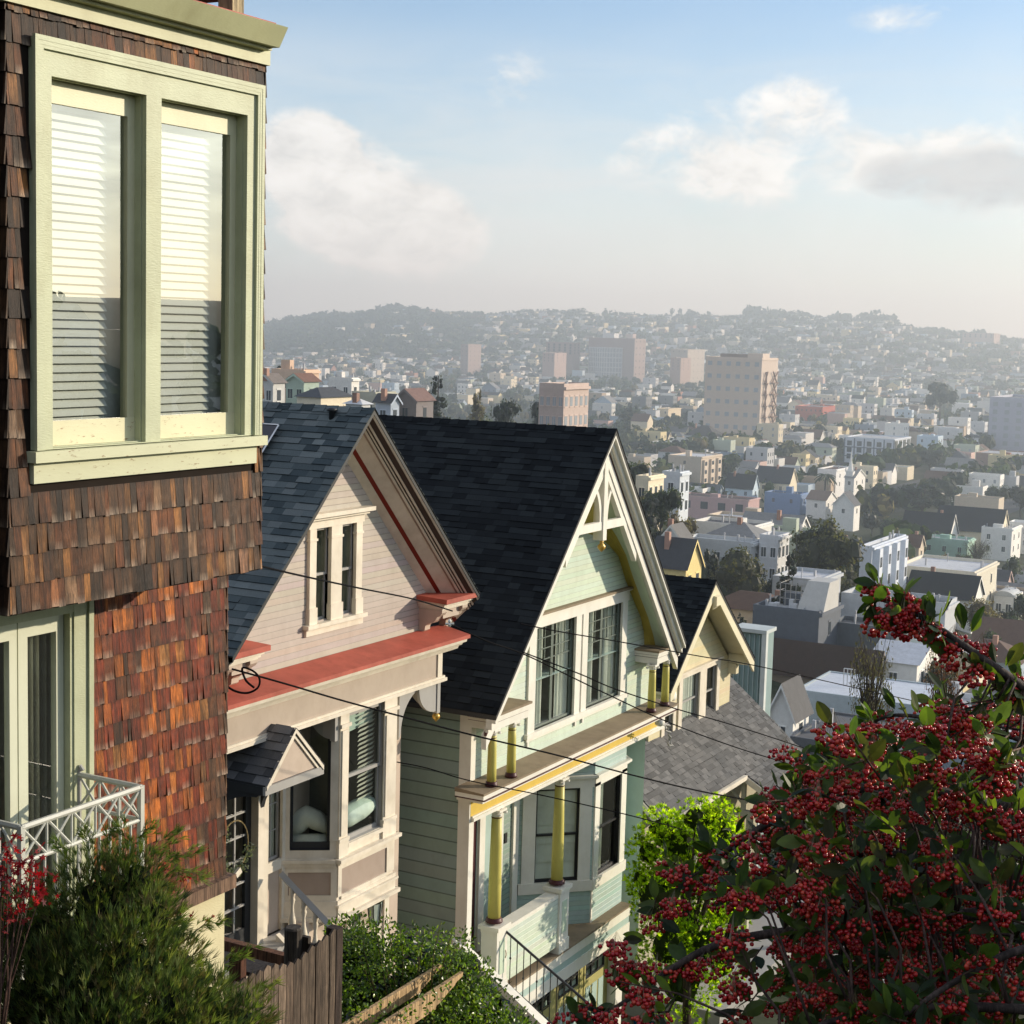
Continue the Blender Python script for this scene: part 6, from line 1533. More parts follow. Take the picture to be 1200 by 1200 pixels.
def short(l, cat):
    w = []
    for x in l.replace(',', '').split():
        if x in STOPW: break
        if x not in SKIPW and x != 'distance': w.append(x)
    w = w[:2]; c = cat.split()[-1]
    return ' '.join(w+([c] if c not in w else [])) if len(w) == 2 else None
_sh = {}
for l, x, y, c in [(l, x, y, next((o['category'] for o in C.objects if o.parent is None and o.get('label') == l), 'house')) for l, x, y in LAND]:
    s_ = short(l, c)
    if s_ and s_ not in _sh: _sh[s_] = (s_, x, y)
SHORTS = list(_sh.values())
def relation(px, py, r):
    best = min(SHORTS, key=lambda s: (s[1]-px)**2+((s[2]-py)*1.6)**2); dx, dy = px-best[1], py-best[2]
    d = ('left of' if dx < 0 else 'right of') if abs(dx) > abs(dy)*1.3 else ('above' if dy < 0 else 'below'); return best, d, math.hypot(dx, dy)
def shorten(l): return l
def label_many(items, words):
    seen = {}
    for it, wd_ in zip(items, words):
        best, d, dist = relation(it[0], it[1], it[2]); seen.setdefault((wd_, d, best[0]), []).append((dist, it))
    res = {}
    for (wd_, d, b), l in seen.items():
        l.sort(key=lambda q: q[0])
        for k, (dist, it) in enumerate(l): res[id(it)] = f"{wd_} {d} the {shorten(b)}" + ('' if len(l) == 1 else f", {ords[min(k,8)]}")
    return res
size_w = lambda h: 'low' if h < 7 else 'tall' if h > 10 else ''
for (px, py, r, x0, x1, y0, y1, z, zt, kind, _g) in NEARH:
    wn_ = rg.choices(names_w, [9,5,5,3,1.6,3,1.5,2.5,1.5,2.5,2,.8])[0]; rn = rg.choice(['light','grey','tar','white']) if kind == 'flat' else rg.choice(['dark','brown','grey']); indiv.append((px, py, r, x0, x1, y0, y1, z, zt+(0 if kind == 'flat' else 1.4), kind, wn_, mul(PAL[wn_], rg.uniform(.9,1.2)), rn, mul(RPAL[rn], rg.uniform(.8,1.2)), zt-z))
words = []
for it in indiv:
    w_ = ' '.join(x for x in (size_w(it[14]), it[10], kindname[it[9]], 'house'+('' if it[9] == 'flat' and it[12] in ('grey','tar') else f' with {it[12]} roof')) if x); words.append(w_)
labs = label_many(indiv, words)
for it in indiv:
    px, py, r, x0, x1, y0, y1, tz, zt, kind, wn_, wc, rn, rc, h = it
    o = thing('city_house', labs[id(it)], 'house', ((x0+x1)/2, (y0+y1)/2, tz), 'houses packed across the flats'); w, rf, wi = MB(), MB(), MB()
    hmesh(w, rf, wi, x0, x1, y0, y1, tz-2, zt, kind, wc, rc, 2 if r < 420 else 1, rg, 2 if h > 6 else 1, rg.choice([1,2,2,3]), rg.choice([2,2,3]))
    w.build('wall', M['house'], o); rf.build('roof', M['cityroof'], o)
    if r < 330: split_windows(wi, o, rg.choice(['citywin','citywin','citywin_pale']))
    else: wi.build('window', M[rg.choice(['citywin','citywin','citywin_pale'])], o)
ow = stuff_w
# far tree blobs and hill houses
def smalltree(mb, x, y, z, H, Wd, cols, rg, n=16):
    for q in range(2):
        blobcore(mb, (x+rg.uniform(-.25,.25)*Wd, y+rg.uniform(-.25,.25)*Wd, z+H*rg.uniform(.45,.65)), (Wd*rg.uniform(.25,.38), Wd*rg.uniform(.25,.38), H*rg.uniform(.22,.34)), mul(cols[q], rg.uniform(.7,1.1)), rg)
    for _ in range(n):
        d = rdir(rg); p = Vector((x+d.x*Wd*.45, y+d.y*Wd*.45, z+H*.58+d.z*H*.38)); leafcard(mb, p, (d+rdir(rg)*.7).normalized(), Wd*rg.uniform(.10,.2), mul(cols[rg.randrange(3)], rg.uniform(.7,1.3)), rg)
st = MB()
for _ in range(0):
    px, r = rg.uniform(735, 1215), rg.uniform(62, 340)
    a_ = math.atan2(px-600, FOC)-YAW; trees_c.append((r, r*math.sin(a_), r*math.cos(a_)))
for _ in range(260):
    px, r = rg.uniform(300, 720), rg.uniform(120, 420); a_ = math.atan2(px-600, FOC)-YAW; trees_c.append((r, r*math.sin(a_), r*math.cos(a_)))
trees_c = [t_ for t_ in trees_c if not any(f[0]-1.5 < t_[1] < f[1]+1.5 and f[2]-1.5 < t_[2] < f[3]+1.5 for f in FOOT)]
trees_c.sort(); indt = []
palw = {'dark': 'dark green', 'green': 'green', 'olive': 'olive green', 'gold': 'yellowish', 'bare': 'thin brownish'}
for r, x, y in trees_c:
    if r < 60: continue
    z = T(x, y); H = rg.uniform(6, 12)*(1 if r < 900 else .85)*(.62 if r < 340 else 1); Wd = H*rg.uniform(.6, .95); a, c, _ = proj(Vector((x, y, z+H))); e, b, w_ = proj(Vector((x, y, z))); hw = Wd/2*FOC/w_
    if a < 300 or a > 1205: continue
    v = visible(a-hw, a+hw, c, b)
    pal = rg.choices(['dark','green','olive','gold','bare'], [5,5,3,1,.6])[0]
    if len(indt) < 140 and v > .3: visible(a-hw, a+hw, c, b, True); indt.append((a, (b+c)/2, r, x, y, z, H, Wd, pal, rg.choices(['round','bush','conifer','poplar','spread'], [6,2,1.4,.8,.8])[0]))
    elif v > .05 and r > 300 or r > 500: smalltree(st, x, y, z, H, Wd, TREEC[pal], rg, 18 if r < 1000 else 10)
indt = NEART+indt
kn = {'round': 'round', 'bush': 'low bushy', 'conifer': 'pointed', 'poplar': 'slim upright', 'spread': 'flat topped'}
labs = label_many(indt, [f"{palw[i[8]]} {kn[i[9]]} tree" for i in indt])
for i in indt:
    a, py, r, x, y, z, H, Wd, pal, k = i
    if k in ('conifer', 'poplar'): Wd *= .6
    plant(k, pal, labs[id(i)], (x, y, z), H, Wd, 'trees between the city houses', .6 if r > 250 else 1.0)
# hill
hs_, hr_ = MB(), MB()
for _ in range(6800):
    r = rg.uniform(1830, 2960); px = rg.uniform(120, 1330); v = ray(px, 400); k = r/math.hypot(v.x, v.y); x, y = v.x*k, v.y*k; z = T(x, y)
    nn = mnoise.noise(Vector((x*.0035, y*.0035, 3)))
    leftwood = px < 560 and r > 2080
    dens_ = .33 if not leftwood else .04
    if r < 2150: dens_ = .50 if not leftwood else .3
    if rg.random() < dens_+nn*.35:
        w = rg.uniform(9, 15); h = rg.uniform(6, 11)
        wn_ = rg.choices(names_w, [10,5,6,3,2,4,1.5,2,1,1,1.5,.7])[0]; hmesh(hs_, hr_, None, x-w/2, x+w/2, y-w/2, y+w/2, z-5, z+h, rg.choices(['flat','gable','hip'], [4,4,2])[0], mul(PAL[wn_], rg.uniform(.5,1.15)), mul(RPAL[rg.choice(['dark','brown','grey','tar','light'])], .9), 0, rg)
    else:
        H = rg.uniform(8, 15); smalltree(st, x, y, z-1.5, H, H*rg.uniform(.8,1.3), TREEC[rg.choices(['dark','green','olive'],[5,3,1.5])[0]], rg, 9)
for _ in range(2000):                                  # the wooded left face of the hill
    r = rg.uniform(2050, 2950); px = rg.uniform(120, 640); v = ray(px, 400); k = r/math.hypot(v.x, v.y); x, y = v.x*k, v.y*k
    if rg.random() < sstep(660, 520, px) if False else rg.random() > max(0, (px-500)/140): H = rg.uniform(8, 14); smalltree(st, x, y, T(x, y)-2, H, H*1.3, TREEC['dark'], rg, 8)
for _ in range(800):                                   # crest line
    px = rg.uniform(120, 1330); r = rg.uniform(2820, 3000); v = ray(px, 400); k = r/math.hypot(v.x, v.y); x, y = v.x*k, v.y*k
    H = rg.uniform(6, 16)*(1+.8*max(0, mnoise.noise(Vector((px*.03, 0, 0))))); smalltree(st, x, y, T(x, y)-1.5, H, H*rg.uniform(.7,1.5), TREEC['dark'], rg, 14)
for px, py, Hh, W_ in ((456,357,14,30),(463,356,14,24),(500,362,10,22),(340,369,9,12),(372,366,8,20),(620,363,10,16),(682,361,12,14),(788,361,9,6),(797,361,9,6),(808,362,11,10),(890,360,15,36),(912,362,12,20),(1028,364,20,22),(1040,368,17,24),(1012,366,14,18),(1060,381,12,26),(1100,384,12,30),(985,367,11,26),(1175,396,9,18)):
    v = ray(px, py); k = 2900/math.hypot(v.x, v.y); x, y = v.x*k, v.y*k; zt = v.z*k; smalltree(st, x, y, zt-Hh*1.5, Hh*1.5, W_*1.5, TREEC['dark'], rg, 46)
for _ in range(420):
    a_ = R(rg.uniform(28, 80)); r = rg.uniform(230, 420); x, y = r*math.sin(a_), r*math.cos(a_); z = T(x, y)
    if rg.random() < .6: H = rg.uniform(6, 13); smalltree(st, x, y, z-.5, H, H*rg.uniform(.7,1.2), TREEC['dark'], rg, 20)
    else: w = rg.uniform(7, 11); hmesh(stuff_w, stuff_r, None, x-w/2, x+w/2, y-w/2, y+w/2, z-4, z+rg.uniform(5,8), rg.choice(['flat','gable']), mul(PAL[rg.choice(names_w)], 1), RPAL['grey'], 0, rg)
so2 = stuff_w.build('distant_houses', M['house'], None); settag(so2, 'hundreds of small pale houses crowding the far flats', 'houses', None, 'stuff')
o = stuff_r.build('distant_roofs', M['cityroof'], None); settag(o, 'the small roofs of the houses crowding the far flats', 'roofs', None, 'stuff')
o = hs_.build('hillside_houses', M['house'], None); settag(o, 'tiny pale houses scattered over the hazy hillside', 'houses', None, 'stuff')
o = hr_.build('hillside_roofs', M['cityroof'], None); settag(o, 'tiny roofs of the houses on the hazy hillside', 'roofs', None, 'stuff')
o = st.build('distant_trees', M['leafmatte'], None); settag(o, 'dark trees filling the far flats and the hazy hill', 'trees', None, 'stuff')
# streets between the rows on the level ground
m = MB(); xx = -1500
while xx < 500:
    ys = [y for y in range(330, 2000, 30)]
    for a, b in zip(ys, ys[1:]):
        q = [(xx-6, a), (xx+6, a), (xx+6, b), (xx-6, b)]
        if all(math.hypot(*p) > 300 for p in q): m.quad(*[(p[0], p[1], T(*p)+.25) for p in q])
    xx += bx
o = m.build('road', flat('asphalt', (.055,.055,.058), .9, .2), None); settag(o, kind='structure')
# haze over the flats
t = NT('haze'); vs_ = t.n('ShaderNodeVolumeScatter'); vs_.inputs['Color'].default_value = (.80,.92,1,1); vs_.inputs['Density'].default_value = .00042; vs_.inputs['Anisotropy'].default_value = .35
t.l(vs_.outputs[0], t.out.inputs['Volume'])
m = MB(); pts = []
for a in (-72, -55, -40, -20, -10, 0, 6): pts.append((70*math.sin(R(a)), 70*math.cos(R(a)))) 
for a in (6, 0, -10, -25, -40, -55, -75): pts.append((5200*math.sin(R(a)), 5200*math.cos(R(a))))
m.xy(pts, -70, 112); hz_o = m.build('haze', t.m, None); settag(hz_o, kind='structure'); hz_o.visible_shadow = True
t.m.cycles.homogeneous_volume = True
# ------------------------------------------------------------------ near plants
rg = random.Random(5)
def spray(mb, p, d, L, col, rg, n=5, w=.12, sp=1.5):
    """a flat fan of scale-leaved twiglets"""
    d = d.normalized(); s = d.cross(rdir(rg)).normalized(); nn = d.cross(s)
    for k in range(n):
        a = (k/(n-1)-.5)*sp if n > 1 else 0; dd = (d*math.cos(a)+s*math.sin(a)+nn*rg.uniform(-.25,.25)).normalized(); sd = dd.cross(nn).normalized()*L*w; b = p+d*L*.25*abs(k-(n-1)/2)/n; ll = L*rg.uniform(.6,1.05)*(1-.35*abs(a))
        c = mul(col, rg.uniform(.75,1.3)); mb.add([b-sd*.5, b+dd*ll*.5-sd, b+dd*ll, b+dd*ll*.5+sd, b+sd*.5], [(0,1,2,3,4)], c)
def inpoly(p, poly):
    x, y = p; c = False
    for (x0,y0),(x1,y1) in zip(poly, poly[1:]+poly[:1]):
        if (y0 > y) != (y1 > y) and x < (x1-x0)*(y-y0)/(y1-y0)+x0: c = not c
    return c
def boxsample(poly, rg):
    xs = [p[0] for p in poly]; ys = [p[1] for p in poly]
    while True:
        q = (rg.uniform(min(xs), max(xs)), rg.uniform(min(ys), max(ys)))
        if inpoly(q, poly): return q
# juniper in front of the shingle wall
JU = thing('juniper_bush', 'feathery green juniper bush below the iron balcony railing', 'bush', at(140, 1300, d=7.8))
mb, tk = MB(), MB(); base = at(150, 1420, d=7.9)
lob = [(60,1110,80,8.0),(120,1070,75,7.9),(160,1035,45,7.9),(182,1078,38,7.7),(208,1132,38,7.6),(150,1140,75,7.5),(245,1172,32,7.5),(95,1170,80,7.4),(40,1180,70,7.4),(200,1195,70,7.3),(280,1200,40,7.4),(130,1240,100,7.2),(230,1260,80,7.2),(20,1100,50,8.2)]
for px, py, rp, d in lob:
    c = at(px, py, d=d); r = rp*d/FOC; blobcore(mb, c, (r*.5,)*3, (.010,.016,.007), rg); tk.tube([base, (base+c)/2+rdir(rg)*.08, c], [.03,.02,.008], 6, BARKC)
    for _ in range(int(1250*(rp/60)**1.6)):
        dv = rdir(rg); 
        if dv.dot(-c.normalized()) < -.45: continue
        q = c+dv*r*rg.uniform(.45,1.04)
        grow = (dv*.75+Vector((0,0,.6))+CR*.15+rdir(rg)*.28); col = mul(rg.choice([(.07,.115,.035),(.10,.155,.045),(.15,.21,.055),(.05,.085,.035),(.20,.235,.075),(.11,.10,.05)]), .5 if px < 100 and py > 1050 else .95)  # lower left sprays coloured darker, painting in the shadow there
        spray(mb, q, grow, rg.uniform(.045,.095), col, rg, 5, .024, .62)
for px, py, dx, dy in ((160,985,14,-10),(195,1010,22,-8),(205,1022,20,2),(150,988,-6,-14),(110,1000,-6,-16),(128,996,3,-14),(232,1088,16,-6),(262,1128,18,-8),(86,1012,-12,-14),(178,1000,20,-16),(292,1165,16,-8)):
    for k in range(34):
        q = at(px+dx*k/20+rg.uniform(-7,7), py+dy*k/20+rg.uniform(-6,6), d=7.85); spray(mb, q, CR*dx-CU*dy+rdir(rg)*12, rg.uniform(.045,.08), rg.choice([(.15,.22,.045),(.22,.25,.08),(.10,.16,.035)]), rg, 5, .028, .7)
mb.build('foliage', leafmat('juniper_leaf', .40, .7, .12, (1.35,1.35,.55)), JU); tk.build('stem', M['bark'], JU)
# red maple sprigs
def mapleleaf(mb, p, n, s, col, rg):
    a = n.orthogonal().normalized(); a = Matrix.Rotation(rg.uniform(0,6.28), 3, n) @ a; b = n.cross(a); pts = []
    for i in range(11):
        t = i/10*math.pi*1.7-math.pi*.35; r = s*(1 if i % 2 else .38)*(1-.25*abs(i-5)/5); pts.append(p+a*math.cos(t+.0)*r+b*math.sin(t)*r)
    mb.add([p]+pts, [(0,i,i+1) for i in range(1,11)], col)
MA = thing('maple_shrub', 'red leaved maple twigs at the left edge below the balcony', 'shrub', at(10, 1300, d=7.0))
mb, tk = MB(), MB(); b0 = at(-10, 1300, d=7.0)
for px, py in ((8,1000),(22,1018),(40,1030),(5,1045),(30,1048),(15,1070),(48,1045),(2,1020),(36,1010)):
    e = at(px, py, d=6.8); tk.tube([b0, (b0+e)/2+rdir(rg)*.05, e], [.008,.005,.002], 5, (.10,.06,.05))
    for _ in range(30): mapleleaf(mb, e+rdir(rg)*rg.uniform(.01,.09), (rdir(rg)+Vector((0,0,.6))).normalized(), rg.uniform(.014,.026), rg.choice([(.28,.015,.022),(.20,.010,.018),(.12,.012,.018),(.36,.05,.05)]), rg)
mb.build('foliage', M['redleaf'], MA); tk.build('stem', M['bark'], MA)
MA2 = thing('maple_shrub', 'thin maple sprigs with few dark red leaves against the cream stucco', 'shrub', at(180, 1150, d=8.6))
mb, tk = MB(), MB(); b0 = at(150, 1180, d=8.6)
for px, py, n in ((192,1018,16),(200,1035,16),(214,1030,10),(222,1028,6),(186,1070,12),(198,1078,4),(206,1072,4),(212,1074,3),(227,1069,2),(243,1080,4),(250,1074,2),(196,1090,5)):
    e = at(px, py, d=8.6); tk.tube([b0, (b0*.45+e*.55)+rdir(rg)*.05, e], [.006,.004,.0015], 5, (.12,.08,.06))
    for _ in range(n): mapleleaf(mb, e+rdir(rg)*rg.uniform(.0,.035), (rdir(rg)+Vector((.5,-.3,.3))).normalized(), rg.uniform(.013,.022), rg.choice([(.34,.02,.03),(.20,.012,.02),(.10,.01,.015)]), rg)
mb.build('foliage', M['redleaf'], MA2); tk.build('stem', M['bark'], MA2)
# board fence
FE = thing('board_fence', 'weathered brown board fence with an uneven top, in front of the pink cottage steps', 'fence', (-9.0, 12.2, -8))
y = 10.2; i = 0
m = MB()
while y < 13.02:
    w = .118; top = -6.02-.05*math.sin(y*4.2)-(.0 if y < 12.5 else -.02)+rg.uniform(-.015,.015); c = lerp((.24,.185,.14), (.085,.06,.045), rg.random()); x = -9.0+rg.uniform(-.006,.006)
    m.add([(x,y,-9),(x,y+w-.008,-9),(x,y+w-.008,top-.02),(x,y+w*.5,top+.012),(x,y,top-.035),(x-.022,y,-9),(x-.022,y+w-.008,-9),(x-.022,y+w-.008,top-.02),(x-.022,y+w*.5,top+.012),(x-.022,y,top-.035)], [(0,1,2,3,4),(9,8,7,6,5),(0,5,6,1),(1,6,7,2),(2,7,8,3),(3,8,9,4),(4,9,5,0)], c)
    if y > 12.3: m.c[-7:] = [[mul(c, .55)]*len(q) for q in m.f[-7:]]  # end boards darkened to paint in the shrub's shadow
    y += w; i += 1
m.has = True; m.build('fence_board', M['fence'], FE); FE.children[0].name = 'boards'
m = MB(); m.box(-9.09, -9.025, 10.2, 13.0, -6.45, -6.36, (.09,.06,.045)); m.box(-9.12, -8.99, 13.01, 13.12, -9, -5.98, (.05,.035,.028)); m.build('fence_frame', M['fence'], FE)
DK = thing('wood_deck', 'dark brown wooden landing and post behind the board fence', 'deck', (-12, 14.6, -8))
a, b = at(255, 1106, Y=14.6), at(345, 1121, Y=14.6); m = MB()
m.box(a.x-.3, b.x+.05, 14.55, 14.65, b.z-.12, b.z, (.17,.085,.05)); m.box(a.x-.2, b.x, 14.65, 15.3, b.z-.40, b.z-.35, (.05,.045,.042)); m.box(a.x+.25, a.x+.42, 14.5, 14.6, b.z-1.4, b.z-.12, (.12,.05,.03)); m.build('deck_frame', M['fence'], DK)  # deck top coloured dark grey as painted shade
c = at(344, 1086, Y=14.2); m = MB(); m.lathe([(.10,-.9),(.10,-.02),(.085,0)], tuple(c), 12, (.07,.06,.05)); m.build('post', M['fence'], DK)
m = MB()
for k in range(6): q = at(352+k*8, 1098+k*2, Y=14.3); m.box(q.x-.05, q.x+.05, 14.25, 14.3, q.z-1.2, q.z+.04*math.sin(k*2), (.05,.042,.035))
m.build('palings', M['fence'], DK)
# pergola beams
for nm, px, py, X, hh in (('pergola_beam', 518, 1130, -10.2, .19), ('pergola_beam', 543, 1139, -9.8, .25)):
    p = at(px, py, X=X); o = thing(nm, 'raw pine pergola beam with cut end poking out of the vine, ' + ('farther of the two' if X < -10 else 'nearer of the two'), 'beam', (X, p.y-1, p.z))
    m = MB(); s = hh/.24
    poly = [(p.y, p.z), (p.y-3.8, p.z), (p.y-3.8, p.z-hh), (p.y-.62*s, p.z-hh), (p.y-.60*s, p.z-hh+.04*s), (p.y-.50*s, p.z-hh+.05*s), (p.y-.36*s, p.z-hh+.10*s), (p.y-.20*s, p.z-hh*.42), (p.y-.16*s, p.z-hh*.30), (p.y-.02, p.z-.05)]
    m.yz(poly, X-.045, X, (.50,.36,.20)); m.build('beam', M['rawwood'], o)
# vine / jasmine mass beside the green side wall
JA = thing('jasmine_vine', 'glossy green climbing shrub with long shoots covering the pergola beams', 'shrub', at(480, 1300, d=20))
mb, tk = MB(), MB(); poly = [(392,1092),(415,1085),(440,1090),(462,1092),(490,1100),(515,1098),(530,1108),(545,1104),(555,1130),(572,1150),(590,1170),(606,1195),(640,1260),(392,1260)]
def oval(mb, p, d, n, L, w, col):
    d = d.normalized(); s = d.cross(n).normalized()*w; up = n.normalized()*L*.06
    mb.add([p, p+d*L*.3-s*.85+up, p+d*L*.65-s+up, p+d*L, p+d*L*.65+s+up, p+d*L*.3+s*.85+up, p+d*L*.5-up], [(0,1,6),(1,2,6),(2,3,6),(3,4,6),(4,5,6),(5,0,6)], col)
GC = [(.06,.115,.022),(.10,.17,.028),(.15,.23,.035),(.04,.075,.018),(.22,.30,.05)]
for _ in range(130):
    q = boxsample(poly, rg); c = at(q[0], q[1]+16, d=rg.uniform(21.2,22.2)); blobcore(mb, c, (.20,)*3, (.006,.010,.005), rg)
cl = []
for _ in range(330):
    q = boxsample(poly, rg); cl.append((at(q[0], q[1], d=rg.uniform(20.3,21.6)), rg.uniform(.10,.26), rg.uniform(.55,1.35)))
for c, r, br_ in cl:
    for _ in range(int(46*(r/.18)**1.5)):
        dv = rdir(rg); p = c+dv*r*rg.uniform(.5,1.05); oval(mb, p, dv+rdir(rg)*.8+Vector((0,0,.2)), rdir(rg)+Vector((.3,-.4,.5)), rg.uniform(.035,.075), rg.uniform(.011,.019), mul(rg.choice(GC), rg.uniform(.7,1.2)*br_))
for _ in range(420):
    q = boxsample([(395,1150),(470,1180),(520,1150),(560,1160),(600,1200),(395,1200)], rg); p = at(q[0], q[1], d=rg.uniform(18.3,19.3)); oval(mb, p, rdir(rg)+Vector((0,0,.2)), rdir(rg), rg.uniform(.035,.06), .014, mul(rg.choice(GC[1:]), rg.uniform(.8,1.2)))
base = at(480, 1290, d=20.8)
for px, py, n in ((452,1066,16),(440,1080,12),(497,1092,20),(527,1100,20),(517,1080,8),(540,1098,22),(468,1085,16),(425,1078,10),(553,1128,14),(486,1078,8),(575,1140,8),(408,1082,10),(533,1082,14),(600,1150,6),(447,1110,14),(430,1130,16),(505,1120,16)):
    e = at(px, py, d=20.3+rg.uniform(-.4,.3)); mid = (base*.35+e*.65)+Vector((rg.uniform(-.1,.1),rg.uniform(-.1,.1),.05)); pts = [base, mid, (mid+e)/2+rdir(rg)*.04, e]; tk.tube(pts, [.014,.009,.006,.003], 5, (.14,.13,.05))
    for k in range(n):
        t = k/n; p = mid+(e-mid)*t; oval(mb, p+rdir(rg)*.02, rdir(rg)+Vector((0,0,.3)), rdir(rg), rg.uniform(.04,.07), .014, mul(rg.choice(GC[1:]), 1.1))
mb.build('foliage', M['leafgloss'], JA); tk.build('stem', M['bark'], JA)
# small garden plants at the pink house corner
# bright green tree
BT = thing('garden_tree', 'bright lime green bushy tree between the green house and the beige porch', 'tree', at(805, 1330, Y=33.5))
mb, tk = MB(), MB(); dT = at(805, 1050, Y=33.6).dot(FW); mm = dT/FOC
bl = []
for px, py, rp in ((775,975,32),(800,990,42),(838,962,30),(850,985,26),(815,960,28),(760,1000,26),(785,1030,42),(830,1020,40),(855,1030,24),(765,1050,32),(800,1075,44),(845,1070,34),(862,1060,20),(830,1110,40),(780,1110,38),(800,1150,50),(845,1130,30),(850,1000,22),(868,1040,14),(750,1030,18)):
    c = at(px, py, d=dT+rg.uniform(-.7,.7)); bl.append((c, rp*mm))
for c, r in bl:
    blobcore(mb, c, (r*.5,)*3, (.03,.05,.008), rg)
    for _ in range(int(170*(r/.6)**1.7)):
        dv = rdir(rg); q = c+dv*r*rg.uniform(.62,1.0); col = rg.choice([(.13,.22,.015),(.20,.33,.022),(.27,.42,.03),(.32,.46,.04),(.09,.16,.015)])
        for _ in range(3): spray(mb, q+rdir(rg)*.05, dv+Vector((0,0,.5))+rdir(rg)*.5, rg.uniform(.08,.15), col, rg, 6, .07)
b0 = at(805, 1330, Y=33.5); tk.tube([b0, at(805,1150,d=dT), at(800,1050,d=dT)], [.14,.10,.06], 8, BARKC)
for c, r in bl: tk.tube([at(803,1130,d=dT), c], [.05,.02], 5, BARKC)
mb.build('foliage', leafmat('lime_leaf', .62, .6, .15, (2.6,2.4,.45)), BT); tk.build('trunk', M['bark'], BT)
# ------------------------------------------------------------------ the red berried tree in the foreground
CO = thing('cotoneaster_tree', 'berry laden cotoneaster tree with dark leaves filling the lower right corner', 'tree', (1.9, 3.2, -3.2))
br, lf = MB(), MB()
def limb(pts, r0, r1):
    P = [at(a, b, d=c) for a, b, c in pts]; out = []
    for i in range(len(P)-1):
        p0, p1, p2, p3 = P[max(0,i-1)], P[i], P[i+1], P[min(len(P)-1,i+2)]
        for k in range(5):
            t = k/5; out.append(.5*((2*p1)+(p2-p0)*t+(2*p0-5*p1+4*p2-p3)*t*t+(3*p1-p0-3*p2+p3)*t**3))
    out.append(P[-1]); n = len(out); br.tube(out, [r0+(r1-r0)*i/(n-1) for i in range(n)], 7, (.07,.055,.05)); return out
limbs = [limb([(1420,960,3.0),(1300,880,2.9),(1200,806,2.8),(1130,757,2.8),(1088,728,2.82),(1060,713,2.85),(1034,704,2.9)], .011, .0022),
 limb([(1450,1060,3.2),(1300,930,3.2),(1200,868,3.2),(1110,846,3.2),(1050,838,3.25),(1015,850,3.3)], .010, .002),
 limb([(1480,1100,3.0),(1330,1010,3.0),(1200,950,3.0),(1080,925,3.0),(1000,925,3.0),(937,944,3.0),(868,985,3.0),(835,1012,3.0),(793,1042,3.0),(770,1062,3.0)], .014, .002),
 limb([(1500,1180,2.7),(1350,1100,2.7),(1180,1070,2.7),(1040,1085,2.75),(920,1092,2.8),(838,1108,2.8),(780,1140,2.8),(735,1172,2.8),(690,1198,2.8)], .014, .0025),
 limb([(1480,1020,3.6),(1300,980,3.6),(1160,935,3.6),(1050,890,3.6),(960,888,3.6),(940,905,3.6)], .012, .002),
 limb([(1450,1150,2.4),(1300,1105,2.4),(1200,1112,2.4),(1120,1150,2.4),(1060,1190,2.4)], .010, .003),
 limb([(1500,1250,2.5),(1320,1200,2.5),(1150,1180,2.5),(1000,1190,2.5),(900,1230,2.5)], .012, .003),
 limb([(1500,1130,3.3),(1320,1060,3.3),(1150,1010,3.3),(1030,1000,3.3),(950,1010,3.3),(900,1040,3.3)], .012, .002)]
tr0 = Vector((1.9,3.3,-3.4)); br.tube([tr0, Vector((1.95,3.25,-2.3)), at(1450,1090,d=3.1), at(1400,960,d=3.1)], [.08,.07,.05,.03], 9, (.07,.055,.05))
for L in limbs: br.tube([Vector((1.95,3.25,-2.3)), (Vector((1.95,3.25,-2.0))+L[0])/2, L[0]], [.045,.03,.014], 7, (.07,.055,.05))
LCOL = [(.033,.057,.024),(.042,.072,.027),(.06,.092,.03),(.026,.044,.022),(.085,.12,.036),(.05,.055,.03)]
def cleaf(p, d, rg, back):
    L = rg.uniform(.030,.052); w = L*rg.uniform(.21,.27); d = d.normalized(); n = (Vector((0,0,1))*rg.uniform(.2,1)+rdir(rg)*.8).normalized(); s = d.cross(n).normalized(); n = s.cross(d)
    col = mul(rg.choice(LCOL), rg.uniform(.75,1.3)); fold = rg.uniform(.10,.35); curl = rg.uniform(-.12,.12)
    vs = [p]; prof = [(.12,.35),(.32,.85),(.55,1.0),(.78,.72),(.93,.32)]
    for t, k in prof: vs.append(p+d*L*t+n*(L*curl*t*t)-s*w*k+n*w*k*fold)
    vs.append(p+d*L+n*L*curl)
    for t, k in reversed(prof): vs.append(p+d*L*t+n*(L*curl*t*t)+s*w*k+n*w*k*fold)
    k0 = len(vs)
    for t, _ in prof: vs.append(p+d*L*t+n*(L*curl*t*t))
    fs = [(0,1,k0),(0,k0,11)]
    for i in range(4): fs += [(1+i,2+i,k0+1+i,k0+i),(k0+i,k0+i+1,10-i,11-i)]
    fs += [(5,6,k0+4),(k0+4,6,7)]
    lf.add(vs, fs, col)
BV = []; BFc = []
for j, (rr_, z) in enumerate(((.0,1),(.72,.69),(1,0),(.72,-.69),(.0,-1))):
    if rr_ == 0: BV.append(Vector((0,0,z)))
    else:
        for i in range(7): a = 2*math.pi*(i+.5*(j % 2))/7; BV.append(Vector((rr_*math.cos(a), rr_*math.sin(a), z)))
for i in range(7):
    k = (i+1) % 7; BFc += [(0,1+i,1+k),(1+i,8+i,8+k,1+k),(8+i,15+i,15+k,8+k),(15+i,22,15+k)]
